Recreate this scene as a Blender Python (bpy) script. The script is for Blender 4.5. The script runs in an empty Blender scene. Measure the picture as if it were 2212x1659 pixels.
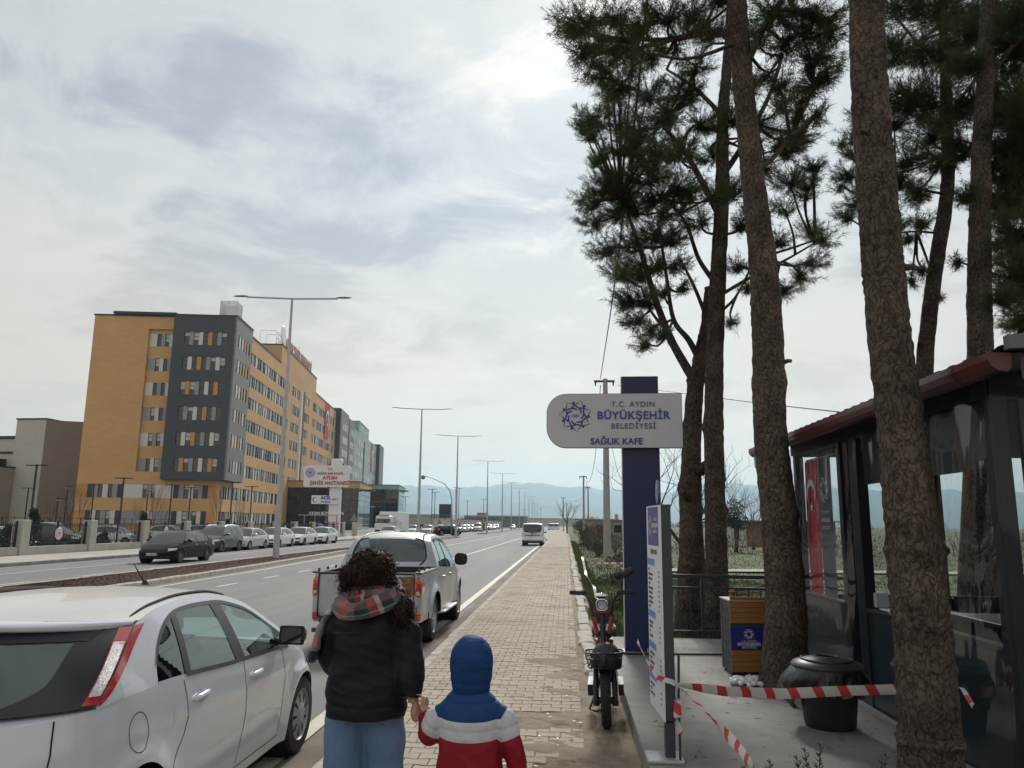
import bpy,bmesh,math,random
import numpy as np
from math import sin,cos,pi,radians,sqrt,atan2,exp
from mathutils import Vector,Matrix
random.seed(11)
rng=np.random.default_rng(11)
S=bpy.context.scene
COL=S.collection
# ------------------------------------------------------------------ camera, sky, sun, exposure
cam_d=bpy.data.cameras.new("camera")
cam=bpy.data.objects.new("camera",cam_d)
COL.objects.link(cam)
CR=np.array([[0.99758,0.002121,0.0695],[0.068764,-0.178229,-0.981583],[0.010305,0.983987,-0.177944]])
CAMZ=1.95
cam.matrix_world=Matrix([list(CR[0])+[0],list(CR[1])+[0],list(CR[2])+[CAMZ],[0,0,0,1]])
cam_d.sensor_fit='HORIZONTAL'
cam_d.sensor_width=36.0
cam_d.lens=36.0*1662/2212
cam_d.clip_start=0.05
cam_d.clip_end=40000
S.camera=cam
SUN_EL,SUN_AZ=radians(34.0),radians(1.5)
SUN_DIR=Vector((sin(SUN_AZ)*cos(SUN_EL),cos(SUN_AZ)*cos(SUN_EL),sin(SUN_EL)))
sun_d=bpy.data.lights.new("sun",'SUN')
sun_d.energy=3.0
sun_d.angle=radians(10)
sun_d.color=(1.0,0.965,0.91)
sun=bpy.data.objects.new("sun",sun_d)
sun.rotation_euler=(-SUN_DIR).to_track_quat('-Z','Y').to_euler()
sun.location=(0,0,60)
COL.objects.link(sun)
W=bpy.data.worlds.new("World")
S.world=W
W.use_nodes=True
wt=W.node_tree
for n in list(wt.nodes):
 wt.nodes.remove(n)
def wn(kind,**kw):
 n=wt.nodes.new(kind)
 for k,v in kw.items():
  setattr(n,k,v)
 return n
def wl(a,b):
 wt.links.new(a,b)
def wmath(op,a,b=None,clamp=False):
 n=wn('ShaderNodeMath',operation=op,use_clamp=clamp)
 for i,x in enumerate((a,b)):
  if x is None:
   continue
  if isinstance(x,(int,float)):
   n.inputs[i].default_value=x
  else:
   wl(x,n.inputs[i])
 return n.outputs[0]
def wramp(fac,stops,interp='EASE'):
 r=wn('ShaderNodeValToRGB')
 r.color_ramp.interpolation=interp
 el=r.color_ramp.elements
 while len(el)<len(stops):
  el.new(0.5)
 for e,(p,c)in zip(el,stops):
  e.position=p
  e.color=(*c,1)if len(c)==3 else c
 wl(fac,r.inputs[0])
 return r.outputs[0]
tc=wn('ShaderNodeTexCoord')
sx=wn('ShaderNodeSeparateXYZ')
wl(tc.outputs['Generated'],sx.inputs[0])
zz=wmath('MAXIMUM',sx.outputs[2],0.0)
zd=wmath('ADD',zz,0.16)
cmb=wn('ShaderNodeCombineXYZ')
wl(wmath('DIVIDE',sx.outputs[0],zd),cmb.inputs[0])
wl(wmath('DIVIDE',sx.outputs[1],zd),cmb.inputs[1])
def wnoise(scale,detail,rough,off,dist=0.0):
 mp=wn('ShaderNodeMapping')
 mp.inputs['Location'].default_value=off
 wl(cmb.outputs[0],mp.inputs[0])
 n=wn('ShaderNodeTexNoise')
 n.inputs['Scale'].default_value=scale
 n.inputs['Detail'].default_value=detail
 n.inputs['Roughness'].default_value=rough
 n.inputs['Distortion'].default_value=dist
 wl(mp.outputs[0],n.inputs['Vector'])
 return n.outputs['Fac']
sky=wn('ShaderNodeTexSky',sky_type='NISHITA',sun_disc=False,sun_elevation=SUN_EL,sun_rotation=SUN_AZ,altitude=60.0,air_density=1.2,dust_density=2.0)
skyg=wn('ShaderNodeMixRGB',blend_type='MULTIPLY')
skyg.inputs[0].default_value=1.0
wl(sky.outputs[0],skyg.inputs[1])
skyg.inputs[2].default_value=(0.6,0.6,0.6,1)
# sheet of thin bright cloud, with darker ragged clouds under it
big=wnoise(0.95,4,0.5,(6.6,5.1,0.4),0.2)
fine=wnoise(2.6,10,0.62,(0.3,5.2,1.0),0.5)
both=wmath('ADD',wmath('MULTIPLY',big,0.55),wmath('MULTIPLY',fine,0.45))
dark=wramp(both,[(0.0,(0,0,0)),(0.50,(0,0,0)),(0.60,(1,1,1)),(1.0,(1,1,1))])
soft=wnoise(0.75,7,0.55,(7.3,2.2,0.0),0.3)
sheet=wramp(soft,[(0.3,(5.2,5.4,5.65)),(0.5,(5.95,6.05,6.1)),(0.72,(6.6,6.6,6.5))])
gap=wramp(fine,[(0.0,(1,1,1)),(0.30,(1,1,1)),(0.46,(0,0,0))])
cl=wn('ShaderNodeMixRGB')
wl(wmath('MULTIPLY',dark,0.74),cl.inputs[0])
wl(sheet,cl.inputs[1])
cl.inputs[2].default_value=(3.0,3.25,3.95,1)
# warm pale band low over the horizon
lowf=wramp(zz,[(0.0,(1,1,1)),(0.12,(0.75,0.75,0.75)),(0.42,(0,0,0))])
cl2=wn('ShaderNodeMixRGB')
wl(wmath('MULTIPLY',lowf,0.72),cl2.inputs[0])
wl(cl.outputs[0],cl2.inputs[1])
cl2.inputs[2].default_value=(9.2,7.5,5.5,1)
# veiled sun glowing through the cloud
dt=wn('ShaderNodeVectorMath',operation='DOT_PRODUCT')
wl(tc.outputs['Generated'],dt.inputs[0])
dt.inputs[1].default_value=SUN_DIR
gl=wramp(dt.outputs['Value'],[(0.0,(0,0,0)),(0.95,(0,0,0)),(0.992,(0.16,0.16,0.16)),(0.9992,(0.8,0.8,0.8))],'LINEAR')
glm=wmath('MULTIPLY',gl,wmath('SUBTRACT',1.0,wmath('MULTIPLY',dark,0.6)))
gcol=wn('ShaderNodeMixRGB',blend_type='ADD')
wl(glm,gcol.inputs[0])
wl(cl2.outputs[0],gcol.inputs[1])
gcol.inputs[2].default_value=(1.3,1.25,1.15,1)
mixs=wn('ShaderNodeMixRGB')
wl(wmath('SUBTRACT',0.97,wmath('MULTIPLY',gap,0.22)),mixs.inputs[0])
wl(skyg.outputs[0],mixs.inputs[1])
wl(gcol.outputs[0],mixs.inputs[2])
bg=wn('ShaderNodeBackground')
bg.inputs['Strength'].default_value=0.1
wl(mixs.outputs[0],bg.inputs[0])
wo=wn('ShaderNodeOutputWorld')
wl(bg.outputs[0],wo.inputs[0])
W.cycles.sampling_method='MANUAL'
W.cycles.sample_map_resolution=512
S.view_settings.view_transform='Standard'
S.view_settings.look='None'
S.view_settings.exposure=0.12
S.view_settings.gamma=1.0
S.view_settings.use_curve_mapping=False
S.render.engine='CYCLES'
cy=S.cycles
cy.use_denoising=True
cy.max_bounces=8
cy.diffuse_bounces=3
cy.glossy_bounces=4
cy.transmission_bounces=6
cy.transparent_max_bounces=12
cy.use_adaptive_sampling=True
cy.adaptive_threshold=0.025
cy.volume_bounces=0
cy.caustics_reflective=False
cy.caustics_refractive=False
def at(u,v,Y):
 """world point on the plane at distance Y along the road, seen at u,v of a 2212 x 1659 picture"""
 d=-CR[:,2]+CR[:,0]*(u-1106)/1662-CR[:,1]*(v-829.5)/1662
 t=Y/d[1]
 return Vector((d[0]*t,Y,CAMZ+d[2]*t))
# ------------------------------------------------------------------ mesh helpers
class MB:
 def __init__(self):
  self.v,self.f,self.m=[],[],[]
 def add(self,vs,fs,mi=0):
  o=len(self.v)
  self.v.extend([tuple(map(float,p))for p in vs])
  for q in fs:
   self.f.append(tuple(i+o for i in q))
   self.m.append(mi)
  return self
 def box(self,c,s,rz=0.0,mi=0,ch=0.0,M=None):
  """box by centre and size; ch: chamfer of the vertical and top edges"""
  hx,hy,hz=s[0]/2,s[1]/2,s[2]/2
  if ch>0:
   ch=min(ch,hx*.9,hy*.9,hz*.9)
   rings=[]
   for z,i in((-hz,ch),(-hz+ch,0),(hz-ch,0),(hz,ch)):
    a,b=hx-i,hy-i
    rings.append([(-a+ch,-b,z),(a-ch,-b,z),(a,-b+ch,z),(a,b-ch,z),(a-ch,b,z),(-a+ch,b,z),(-a,b-ch,z),(-a,-b+ch,z)])
   vs=[p for r in rings for p in r]
   fs=[tuple(range(7,-1,-1)),tuple(range(24,32))]
   for k in range(3):
    for j in range(8):
     fs.append((k*8+j,k*8+(j+1)%8,k*8+8+(j+1)%8,k*8+8+j))
  else:
   vs=[(-hx,-hy,-hz),(hx,-hy,-hz),(hx,hy,-hz),(-hx,hy,-hz),(-hx,-hy,hz),(hx,-hy,hz),(hx,hy,hz),(-hx,hy,hz)]
   fs=[(3,2,1,0),(4,5,6,7),(0,1,5,4),(1,2,6,5),(2,3,7,6),(3,0,4,7)]
  if M is not None:
   vs=[tuple(M@Vector(p))for p in vs]
  ca,sa=cos(rz),sin(rz)
  vs=[(c[0]+x*ca-y*sa,c[1]+x*sa+y*ca,c[2]+z)for x,y,z in vs]
  return self.add(vs,fs,mi)
 def bb(self,x0,x1,y0,y1,z0,z1,mi=0,ch=0.0):
  return self.box(((x0+x1)/2,(y0+y1)/2,(z0+z1)/2),(abs(x1-x0),abs(y1-y0),abs(z1-z0)),mi=mi,ch=ch)
 def tube(self,path,r,n=8,mi=0,cap=True,closed=False,ell=1.0):
  P=[Vector(p)for p in path]
  m=len(P)
  rr=r if hasattr(r,'__len__')else[r]*m
  T=[]
  for i in range(m):
   if closed:
    t=P[(i+1)%m]-P[i-1]
   else:
    t=P[min(i+1,m-1)]-P[max(i-1,0)]
   T.append(t.normalized()if t.length>1e-9 else Vector((0,0,1)))
  ref=Vector((0,0,1))if abs(T[0].z)<0.9 else Vector((1,0,0))
  N=(ref-T[0]*ref.dot(T[0])).normalized()
  vs=[]
  for i in range(m):
   N=(N-T[i]*N.dot(T[i]))
   if N.length<1e-6:
    N=T[i].orthogonal()
   N.normalize()
   Bn=T[i].cross(N)
   for k in range(n):
    a=2*pi*k/n
    vs.append(P[i]+N*(cos(a)*rr[i])+Bn*(sin(a)*rr[i]*ell))
  fs=[]
  for i in range(m if closed else m-1):
   j=(i+1)%m
   for k in range(n):
    fs.append((i*n+k,i*n+(k+1)%n,j*n+(k+1)%n,j*n+k))
  if cap and not closed:
   fs.append(tuple(range(n-1,-1,-1)))
   fs.append(tuple((m-1)*n+k for k in range(n)))
  return self.add(vs,fs,mi)
 def lathe(self,prof,n=24,c=(0,0,0),mi=0,M=None,a0=0.0,a1=2*pi):
  full=abs(a1-a0-2*pi)<1e-6
  m=n if full else n+1
  vs=[]
  for r,z in prof:
   for k in range(m):
    a=a0+(a1-a0)*k/n
    vs.append(Vector((r*cos(a),r*sin(a),z)))
  if M is not None:
   vs=[M@p for p in vs]
  vs=[(p[0]+c[0],p[1]+c[1],p[2]+c[2])for p in vs]
  fs=[]
  for i in range(len(prof)-1):
   for k in range(n):
    k2=(k+1)%m
    fs.append((i*m+k,i*m+k2,(i+1)*m+k2,(i+1)*m+k))
  return self.add(vs,fs,mi)
 def prism(self,poly,z0,z1,mi=0,M=None):
  n=len(poly)
  vs=[(x,y,z0)for x,y in poly]+[(x,y,z1)for x,y in poly]
  fs=[tuple(range(n-1,-1,-1)),tuple(range(n,2*n))]
  fs+=[(k,(k+1)%n,n+(k+1)%n,n+k)for k in range(n)]
  if M is not None:
   vs=[tuple(M@Vector(p))for p in vs]
  return self.add(vs,fs,mi)
 def grid(self,fn,nu,nv,mi=0,flip=False):
  vs=[fn(i/nu,j/nv)for i in range(nu+1)for j in range(nv+1)]
  fs=[]
  for i in range(nu):
   for j in range(nv):
    a=i*(nv+1)+j
    q=(a,a+nv+1,a+nv+2,a+1)
    fs.append(q[::-1]if flip else q)
  return self.add(vs,fs,mi)
 def build(self,name,mats,parent=None,smooth=None,loc=None,rz=None):
  me=bpy.data.meshes.new(name)
  me.from_pydata(self.v,[],self.f)
  mats=mats if isinstance(mats,(list,tuple))else[mats]
  for m in mats:
   me.materials.append(m)
  if len(mats)>1:
   me.polygons.foreach_set('material_index',self.m)
  me.update()
  if smooth:
   me.polygons.foreach_set('use_smooth',[True]*len(me.polygons))
   if smooth is not True:
    me.set_sharp_from_angle(angle=radians(smooth))
  return link(name,me,parent,loc,rz)
def link(name,me,parent=None,loc=None,rz=None,scale=None):
 o=bpy.data.objects.new(name,me)
 COL.objects.link(o)
 if parent is not None:
  o.parent=parent
 if loc is not None:
  o.location=loc
 if rz is not None:
  o.rotation_euler=(0,0,rz)
 if scale is not None:
  o.scale=scale
 return o
def tag(o,label=None,cat=None,group=None,kind=None):
 if label:
  o['label']=label
 if cat:
  o['category']=cat
 if group:
  o['group']=group
 if kind:
  o['kind']=kind
 return o
def thing(name,label,cat,loc=(0,0,0),rz=0.0,group=None):
 o=bpy.data.objects.new(name,None)
 COL.objects.link(o)
 o.location=loc
 o.rotation_euler=(0,0,rz)
 return tag(o,label,cat,group)
KIDS={}
def copy_tree(o,label=None,loc=None,rz=None):
 def rec(src,par):
  c=src.copy()
  COL.objects.link(c)
  c.parent=par
  for ch in src.children:
   rec(ch,c)
  return c
 c=rec(o,None)
 if label:
  c['label']=label
 if loc is not None:
  c.location=loc
 if rz is not None:
  c.rotation_euler=(0,0,rz)
 return c
def eval_mesh(o,name):
 dg=bpy.context.evaluated_depsgraph_get()
 me=bpy.data.meshes.new_from_object(o.evaluated_get(dg))
 me.name=name
 return me
def text_mb(s,size,ext=0.01,bold=0.0,align='CENTER',spacing=1.0,sx=1.0):
 """list of (verts, faces) of a text standing upright: x right, z up, facing -y, base line at z = 0"""
 cu=bpy.data.curves.new('text','FONT')
 cu.body=s
 cu.size=size
 cu.extrude=ext
 cu.offset=bold
 cu.align_x=align
 cu.space_character=spacing
 cu.resolution_u=3
 o=bpy.data.objects.new('text',cu)
 COL.objects.link(o)
 bpy.context.view_layer.update()
 me=eval_mesh(o,'text')
 vs=[(v.co.x*sx,-v.co.z,v.co.y)for v in me.vertices]
 fs=[tuple(p.vertices)for p in me.polygons]
 bpy.data.objects.remove(o)
 bpy.data.curves.remove(cu)
 bpy.data.meshes.remove(me)
 return vs,fs
def put_text(mb,s,size,pos,ext=0.01,bold=0.0,align='CENTER',M=None,mi=0,spacing=1.0,sx=1.0):
 vs,fs=text_mb(s,size,ext,bold,align,spacing,sx)
 if M is not None:
  vs=[tuple(M@Vector(p))for p in vs]
 mb.add([(p[0]+pos[0],p[1]+pos[1],p[2]+pos[2])for p in vs],fs,mi)
def interp(pts,x):
 """smooth curve through points (monotone x)"""
 xs=[p[0]for p in pts]
 if x<=xs[0]:
  return pts[0][1]
 if x>=xs[-1]:
  return pts[-1][1]
 for i in range(len(xs)-1):
  if xs[i]<=x<=xs[i+1]:
   break
 x0,y0=pts[i]
 x1,y1=pts[i+1]
 d=(y1-y0)/(x1-x0)
 def slope(k):
  if k<=0 or k>=len(pts)-1:
   a,b=(pts[0],pts[1])if k<=0 else(pts[-2],pts[-1])
   return(b[1]-a[1])/(b[0]-a[0])
  dl=(pts[k][1]-pts[k-1][1])/(pts[k][0]-pts[k-1][0])
  dr=(pts[k+1][1]-pts[k][1])/(pts[k+1][0]-pts[k][0])
  if dl*dr<=0:
   return 0.0
  return 2*dl*dr/(dl+dr)
 m0,m1=slope(i),slope(i+1)
 h=x1-x0
 t=(x-x0)/h
 return((2*t**3-3*t**2+1)*y0+(t**3-2*t**2+t)*h*m0+(-2*t**3+3*t**2)*y1+(t**3-t**2)*h*m1)
def lerp(a,b,t):
 return a+(b-a)*t
# ------------------------------------------------------------------ materials
MATS={}
def mat(name,col,rough=0.6,metal=0.0,var=0.0,vscale=4.0,bump=0.0,bscale=40.0,spec=0.5,coat=0.0,detail=6.0,col2=None,c2scale=1.5,c2lo=0.5,c2hi=0.65,stretch=None,bdist=0.02,sheen=0.0,rvar=0.0):
 """principled material; var: noisy light/dark variation, col2: patches of a second colour, bump: fine relief"""
 if name in MATS:
  return MATS[name]
 m=bpy.data.materials.new(name)
 m.use_nodes=True
 nt=m.node_tree
 b=nt.nodes['Principled BSDF']
 b.inputs['Base Color'].default_value=(*col,1)
 b.inputs['Roughness'].default_value=rough
 b.inputs['Metallic'].default_value=metal
 b.inputs['Specular IOR Level'].default_value=spec
 b.inputs['Coat Weight'].default_value=coat
 b.inputs['Coat Roughness'].default_value=0.04
 if sheen:
  b.inputs['Sheen Weight'].default_value=sheen
 if var or bump or col2 or rvar:
  tcn=nt.nodes.new('ShaderNodeTexCoord')
  vec=tcn.outputs['Object']
  if stretch:
   mp=nt.nodes.new('ShaderNodeMapping')
   mp.inputs['Scale'].default_value=stretch
   nt.links.new(vec,mp.inputs[0])
   vec=mp.outputs[0]
 def noise(sc,det=detail,rg=0.6):
  n=nt.nodes.new('ShaderNodeTexNoise')
  n.inputs['Scale'].default_value=sc
  n.inputs['Detail'].default_value=det
  n.inputs['Roughness'].default_value=rg
  nt.links.new(vec,n.inputs['Vector'])
  return n.outputs['Fac']
 out=None
 if var:
  mx=nt.nodes.new('ShaderNodeMixRGB')
  mx.inputs[1].default_value=(*[c*(1-var)for c in col],1)
  mx.inputs[2].default_value=(*[min(1,c*(1+var))for c in col],1)
  rp=nt.nodes.new('ShaderNodeMapRange')
  rp.inputs['From Min'].default_value=0.3
  rp.inputs['From Max'].default_value=0.7
  nt.links.new(noise(vscale),rp.inputs[0])
  nt.links.new(rp.outputs[0],mx.inputs[0])
  out=mx.outputs[0]
 if col2:
  mx=nt.nodes.new('ShaderNodeMixRGB')
  rp=nt.nodes.new('ShaderNodeMapRange')
  rp.inputs['From Min'].default_value=c2lo
  rp.inputs['From Max'].default_value=c2hi
  nt.links.new(noise(c2scale,8),rp.inputs[0])
  nt.links.new(rp.outputs[0],mx.inputs[0])
  if out is not None:
   nt.links.new(out,mx.inputs[1])
  else:
   mx.inputs[1].default_value=(*col,1)
  mx.inputs[2].default_value=(*col2,1)
  out=mx.outputs[0]
 if out is not None:
  nt.links.new(out,b.inputs['Base Color'])
 if rvar:
  rp=nt.nodes.new('ShaderNodeMapRange')
  rp.inputs['To Min'].default_value=max(0,rough-rvar)
  rp.inputs['To Max'].default_value=min(1,rough+rvar)
  nt.links.new(noise(vscale*1.7),rp.inputs[0])
  nt.links.new(rp.outputs[0],b.inputs['Roughness'])
 if bump:
  bp=nt.nodes.new('ShaderNodeBump')
  bp.inputs['Strength'].default_value=bump
  bp.inputs['Distance'].default_value=bdist
  nt.links.new(noise(bscale,6,0.65),bp.inputs['Height'])
  nt.links.new(bp.outputs[0],b.inputs['Normal'])
 MATS[name]=m
 return m
def glass_mat(name,tint,refl=0.06,rough=0.01,gloss=(1,1,1),bump=0.0,bscale=6.0,stretch=None,haze=0.0,fw=1.0):
 """thin see-through sheet: tinted transparency plus a mirror-like reflection that grows at grazing angles"""
 if name in MATS:
  return MATS[name]
 m=bpy.data.materials.new(name)
 m.use_nodes=True
 nt=m.node_tree
 nt.nodes.remove(nt.nodes['Principled BSDF'])
 o=nt.nodes['Material Output']
 tr=nt.nodes.new('ShaderNodeBsdfTransparent')
 tr.inputs[0].default_value=(*tint,1)
 g=nt.nodes.new('ShaderNodeBsdfGlossy')
 g.inputs['Roughness'].default_value=rough
 g.inputs['Color'].default_value=(*gloss,1)
 fr=nt.nodes.new('ShaderNodeFresnel')
 fr.inputs['IOR'].default_value=1.5
 ad=nt.nodes.new('ShaderNodeMath')
 ad.operation='ADD'
 ad.use_clamp=True
 ad.inputs[1].default_value=refl
 fm_=nt.nodes.new('ShaderNodeMath')
 fm_.operation='MULTIPLY'
 fm_.inputs[1].default_value=fw
 nt.links.new(fr.outputs[0],fm_.inputs[0])
 nt.links.new(fm_.outputs[0],ad.inputs[0])
 mx=nt.nodes.new('ShaderNodeMixShader')
 nt.links.new(ad.outputs[0],mx.inputs[0])
 base=tr.outputs[0]
 if haze:
  df=nt.nodes.new('ShaderNodeBsdfDiffuse')
  df.inputs[0].default_value=(0.6,0.6,0.6,1)
  m2=nt.nodes.new('ShaderNodeMixShader')
  m2.inputs[0].default_value=haze
  nt.links.new(tr.outputs[0],m2.inputs[1])
  nt.links.new(df.outputs[0],m2.inputs[2])
  base=m2.outputs[0]
 nt.links.new(base,mx.inputs[1])
 nt.links.new(g.outputs[0],mx.inputs[2])
 if bump:
  tcn=nt.nodes.new('ShaderNodeTexCoord')
  mp=nt.nodes.new('ShaderNodeMapping')
  mp.inputs['Scale'].default_value=stretch or(1,1,1)
  n=nt.nodes.new('ShaderNodeTexNoise')
  n.inputs['Scale'].default_value=bscale
  n.inputs['Detail'].default_value=3
  bp=nt.nodes.new('ShaderNodeBump')
  bp.inputs['Strength'].default_value=bump
  bp.inputs['Distance'].default_value=0.05
  nt.links.new(tcn.outputs['Object'],mp.inputs[0])
  nt.links.new(mp.outputs[0],n.inputs['Vector'])
  nt.links.new(n.outputs['Fac'],bp.inputs['Height'])
  nt.links.new(bp.outputs[0],g.inputs['Normal'])
  nt.links.new(bp.outputs[0],fr.inputs['Normal'])
 nt.links.new(mx.outputs[0],o.inputs['Surface'])
 MATS[name]=m
 return m
def add_brick_lines(m,sw,sh,mortar=0.02,dark=0.8,vec='xyz',offset=0.5):
 """multiplies the base colour by thin joint lines of cladding too fine to build; vec: plane mapping"""
 nt=m.node_tree
 b=nt.nodes['Principled BSDF']
 tcn=nt.nodes.new('ShaderNodeTexCoord')
 sp=nt.nodes.new('ShaderNodeSeparateXYZ')
 nt.links.new(tcn.outputs['Object'],sp.inputs[0])
 cb=nt.nodes.new('ShaderNodeCombineXYZ')
 if vec=='wall':
  ad=nt.nodes.new('ShaderNodeMath')
  ad.operation='ADD'
  nt.links.new(sp.outputs[0],ad.inputs[0])
  nt.links.new(sp.outputs[1],ad.inputs[1])
  nt.links.new(ad.outputs[0],cb.inputs[0])
  nt.links.new(sp.outputs[2],cb.inputs[1])
 else:
  nt.links.new(sp.outputs[0],cb.inputs[0])
  nt.links.new(sp.outputs[1],cb.inputs[1])
 br=nt.nodes.new('ShaderNodeTexBrick')
 br.offset=offset
 br.inputs['Scale'].default_value=1.0
 br.inputs['Mortar Size'].default_value=mortar
 br.inputs['Mortar Smooth'].default_value=0.3
 br.inputs['Brick Width'].default_value=sw
 br.inputs['Row Height'].default_value=sh
 br.inputs['Color1'].default_value=(1,1,1,1)
 br.inputs['Color2'].default_value=(0.93,0.93,0.93,1)
 br.inputs['Mortar'].default_value=(dark,dark,dark,1)
 nt.links.new(cb.outputs[0],br.inputs['Vector'])
 mx=nt.nodes.new('ShaderNodeMixRGB')
 mx.blend_type='MULTIPLY'
 mx.inputs[0].default_value=1.0
 src=b.inputs['Base Color']
 if src.is_linked:
  nt.links.new(src.links[0].from_socket,mx.inputs[1])
 else:
  mx.inputs[1].default_value=src.default_value
 nt.links.new(br.outputs['Color'],mx.inputs[2])
 nt.links.new(mx.outputs[0],b.inputs['Base Color'])
 return m
asphalt=mat('asphalt',(0.165,0.16,0.158),0.85,var=0.17,vscale=1.1,bump=0.35,bscale=90,col2=(0.225,0.205,0.18),c2scale=0.5,c2lo=0.45,c2hi=0.75,bdist=0.01,stretch=(1.0,0.07,1.0))
roadpaint=mat('road_paint',(0.55,0.54,0.52),0.7,var=0.15,vscale=5,col2=(0.25,0.24,0.23),c2scale=9,c2lo=0.6,c2hi=0.72)
yellowpaint=mat('cream_road_paint',(0.55,0.5,0.38),0.7,var=0.12,vscale=5,col2=(0.25,0.23,0.2),c2scale=8,c2lo=0.62,c2hi=0.72)
concrete=mat('concrete',(0.40,0.385,0.35),0.85,var=0.14,vscale=1.6,bump=0.25,bscale=55,col2=(0.29,0.27,0.235),c2scale=1.1,c2lo=0.5,c2hi=0.72,bdist=0.01)
kerbm=mat('kerb_concrete',(0.43,0.40,0.35),0.9,var=0.2,vscale=2.5,bump=0.35,bscale=60,col2=(0.30,0.26,0.21),c2scale=2,c2lo=0.5,c2hi=0.7,bdist=0.01)
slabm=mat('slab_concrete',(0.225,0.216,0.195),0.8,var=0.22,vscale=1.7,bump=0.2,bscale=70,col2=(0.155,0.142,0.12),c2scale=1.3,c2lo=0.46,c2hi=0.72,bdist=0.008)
paverm=mat('paver_concrete',(0.385,0.325,0.25),0.9,var=0.2,vscale=2.6,bump=0.4,bscale=110,col2=(0.27,0.215,0.15),c2scale=0.9,c2lo=0.5,c2hi=0.75,bdist=0.006)
dirt=mat('dirt',(0.235,0.185,0.13),0.95,var=0.25,vscale=3,bump=0.7,bscale=22,col2=(0.33,0.275,0.2),c2scale=1.6,c2lo=0.5,c2hi=0.7,bdist=0.03)
mulch=mat('mulch',(0.075,0.032,0.02),0.95,var=0.45,vscale=30,bump=1.0,bscale=40,bdist=0.05)
grassm=mat('grass_ground',(0.060,0.085,0.026),0.95,var=0.35,vscale=0.8,bump=0.5,bscale=30,col2=(0.10,0.10,0.042),c2scale=0.25,c2lo=0.45,c2hi=0.65)
grassb=mat('grass_blades',(0.085,0.115,0.03),0.8,var=0.35,vscale=0.6)
drygrass=mat('dry_weeds',(0.075,0.095,0.034),0.9,var=0.4,vscale=0.7)
black=mat('black_plastic',(0.012,0.012,0.013),0.45)
rubber=mat('rubber',(0.018,0.018,0.018),0.8,var=0.2,vscale=20)
darkgap=mat('dark_gap',(0.006,0.006,0.007),0.7)
steel=mat('galvanised_steel',(0.42,0.43,0.44),0.5,metal=0.55,var=0.15,vscale=6)
darksteel=mat('dark_steel',(0.03,0.033,0.04),0.45,var=0.1,vscale=8)
chrome=mat('chrome',(0.75,0.76,0.78),0.12,metal=1.0)
whitem=mat('white_panel',(0.75,0.75,0.76),0.4)
bark=None
# ================================================================== THE SETTING
def sheet(name,x0,x1,y0,y1,z,m,nx=1,ny=1,zf=None):
 mb=MB()
 mb.grid(lambda a,b:(lerp(x0,x1,a),lerp(y0,y1,b),z+(zf(lerp(x0,x1,a),lerp(y0,y1,b))if zf else 0)),nx,ny)
 o=mb.build(name,m,smooth=True)
 return tag(o,kind='structure')
def vnoise(x,y,s=1.0,seed=0):
 x,y=x*s+seed*17.3,y*s-seed*9.1
 return(sin(x*1.3+1.7*sin(y*0.9))+sin(y*1.7+1.3*sin(x*1.1+2.0))+sin((x+y)*2.3+seed))/3
groundm=mat('plain',(0.105,0.105,0.055),0.95,var=0.25,vscale=0.02,col2=(0.065,0.085,0.035),c2scale=0.012,c2lo=0.45,c2hi=0.6)
g=sheet('ground',-9000,9000,-200,12000,-0.06,groundm)
KX=-1.92
road=MB()
def kerb_x(y):
 return interp([(-30,KX),(84,KX),(100,-2.6),(130,-3.3),(240,-3.6),(900,-6.0)],y)
ys=[-30,0,20,40,60,80,84,88,92,96,100,110,120,130,160,200,240,300,500,900]
for a,b in zip(ys,ys[1:]):
 road.add([(-22.6,a,0),(kerb_x(a),a,0),(kerb_x(b),b,0),(-22.6,b,0)],[(0,1,2,3)])
road.add([(-60,103,-0.004),(-22.55,103,-0.004),(-22.55,142,-0.004),(-60,142,-0.004)],[(0,1,2,3)])
tag(road.build('road',asphalt),kind='structure')
# dirt gathered in the gutter beside the kerb
gut=MB()
yy=np.arange(-6,84,0.5)
for a,b in zip(yy,yy[1:]):
 wa=0.34+0.16*vnoise(0,a,1.1)
 wb=0.34+0.16*vnoise(0,b,1.1)
 gut.add([(KX-wa,a,0.004),(KX,a,0.012),(KX,b,0.012),(KX-wb,b,0.004)],[(0,1,2,3)])
tag(gut.build('gutter_dirt',mat('gutter_dirt',(0.2,0.165,0.125),0.95,var=0.3,vscale=1.2,bump=0.4,bscale=30,col2=(0.15,0.14,0.13),c2scale=0.8)),kind='structure')
def line(name,pts,w,m,dash=None,z=0.008,kind='structure'):
 mb=MB()
 for(xa,ya),(xb,yb)in zip(pts,pts[1:]):
  if dash:
   on,per=dash
   y=ya
   while y<yb:
    e=min(y+on,yb)
    f0,f1=(y-ya)/(yb-ya),(e-ya)/(yb-ya)
    x0,x1=lerp(xa,xb,f0),lerp(xa,xb,f1)
    mb.add([(x0-w/2,y,z),(x0+w/2,y,z),(x1+w/2,e,z),(x1-w/2,e,z)],[(0,1,2,3)])
    y+=per
  else:
   mb.add([(xa-w/2,ya,z),(xa+w/2,ya,z),(xb+w/2,yb,z),(xb-w/2,yb,z)],[(0,1,2,3)])
 o=mb.build(name,m)
 return tag(o,kind=kind)
line('edge_line',[(-2.42,-8),(-2.40,60),(-2.36,80),(-2.7,92),(-3.3,104),(-3.9,130),(-4.3,240)],0.17,yellowpaint,z=0.016)
line('lane_line',[(-6.1,40),(-6.0,105)],0.15,roadpaint)
line('lane_line',[(-6.0,118),(-6.4,400)],0.15,roadpaint,dash=(3,9))
line('lane_line',[(-10.32,-2),(-10.3,62)],0.14,roadpaint,dash=(1.4,3.55))
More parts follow.
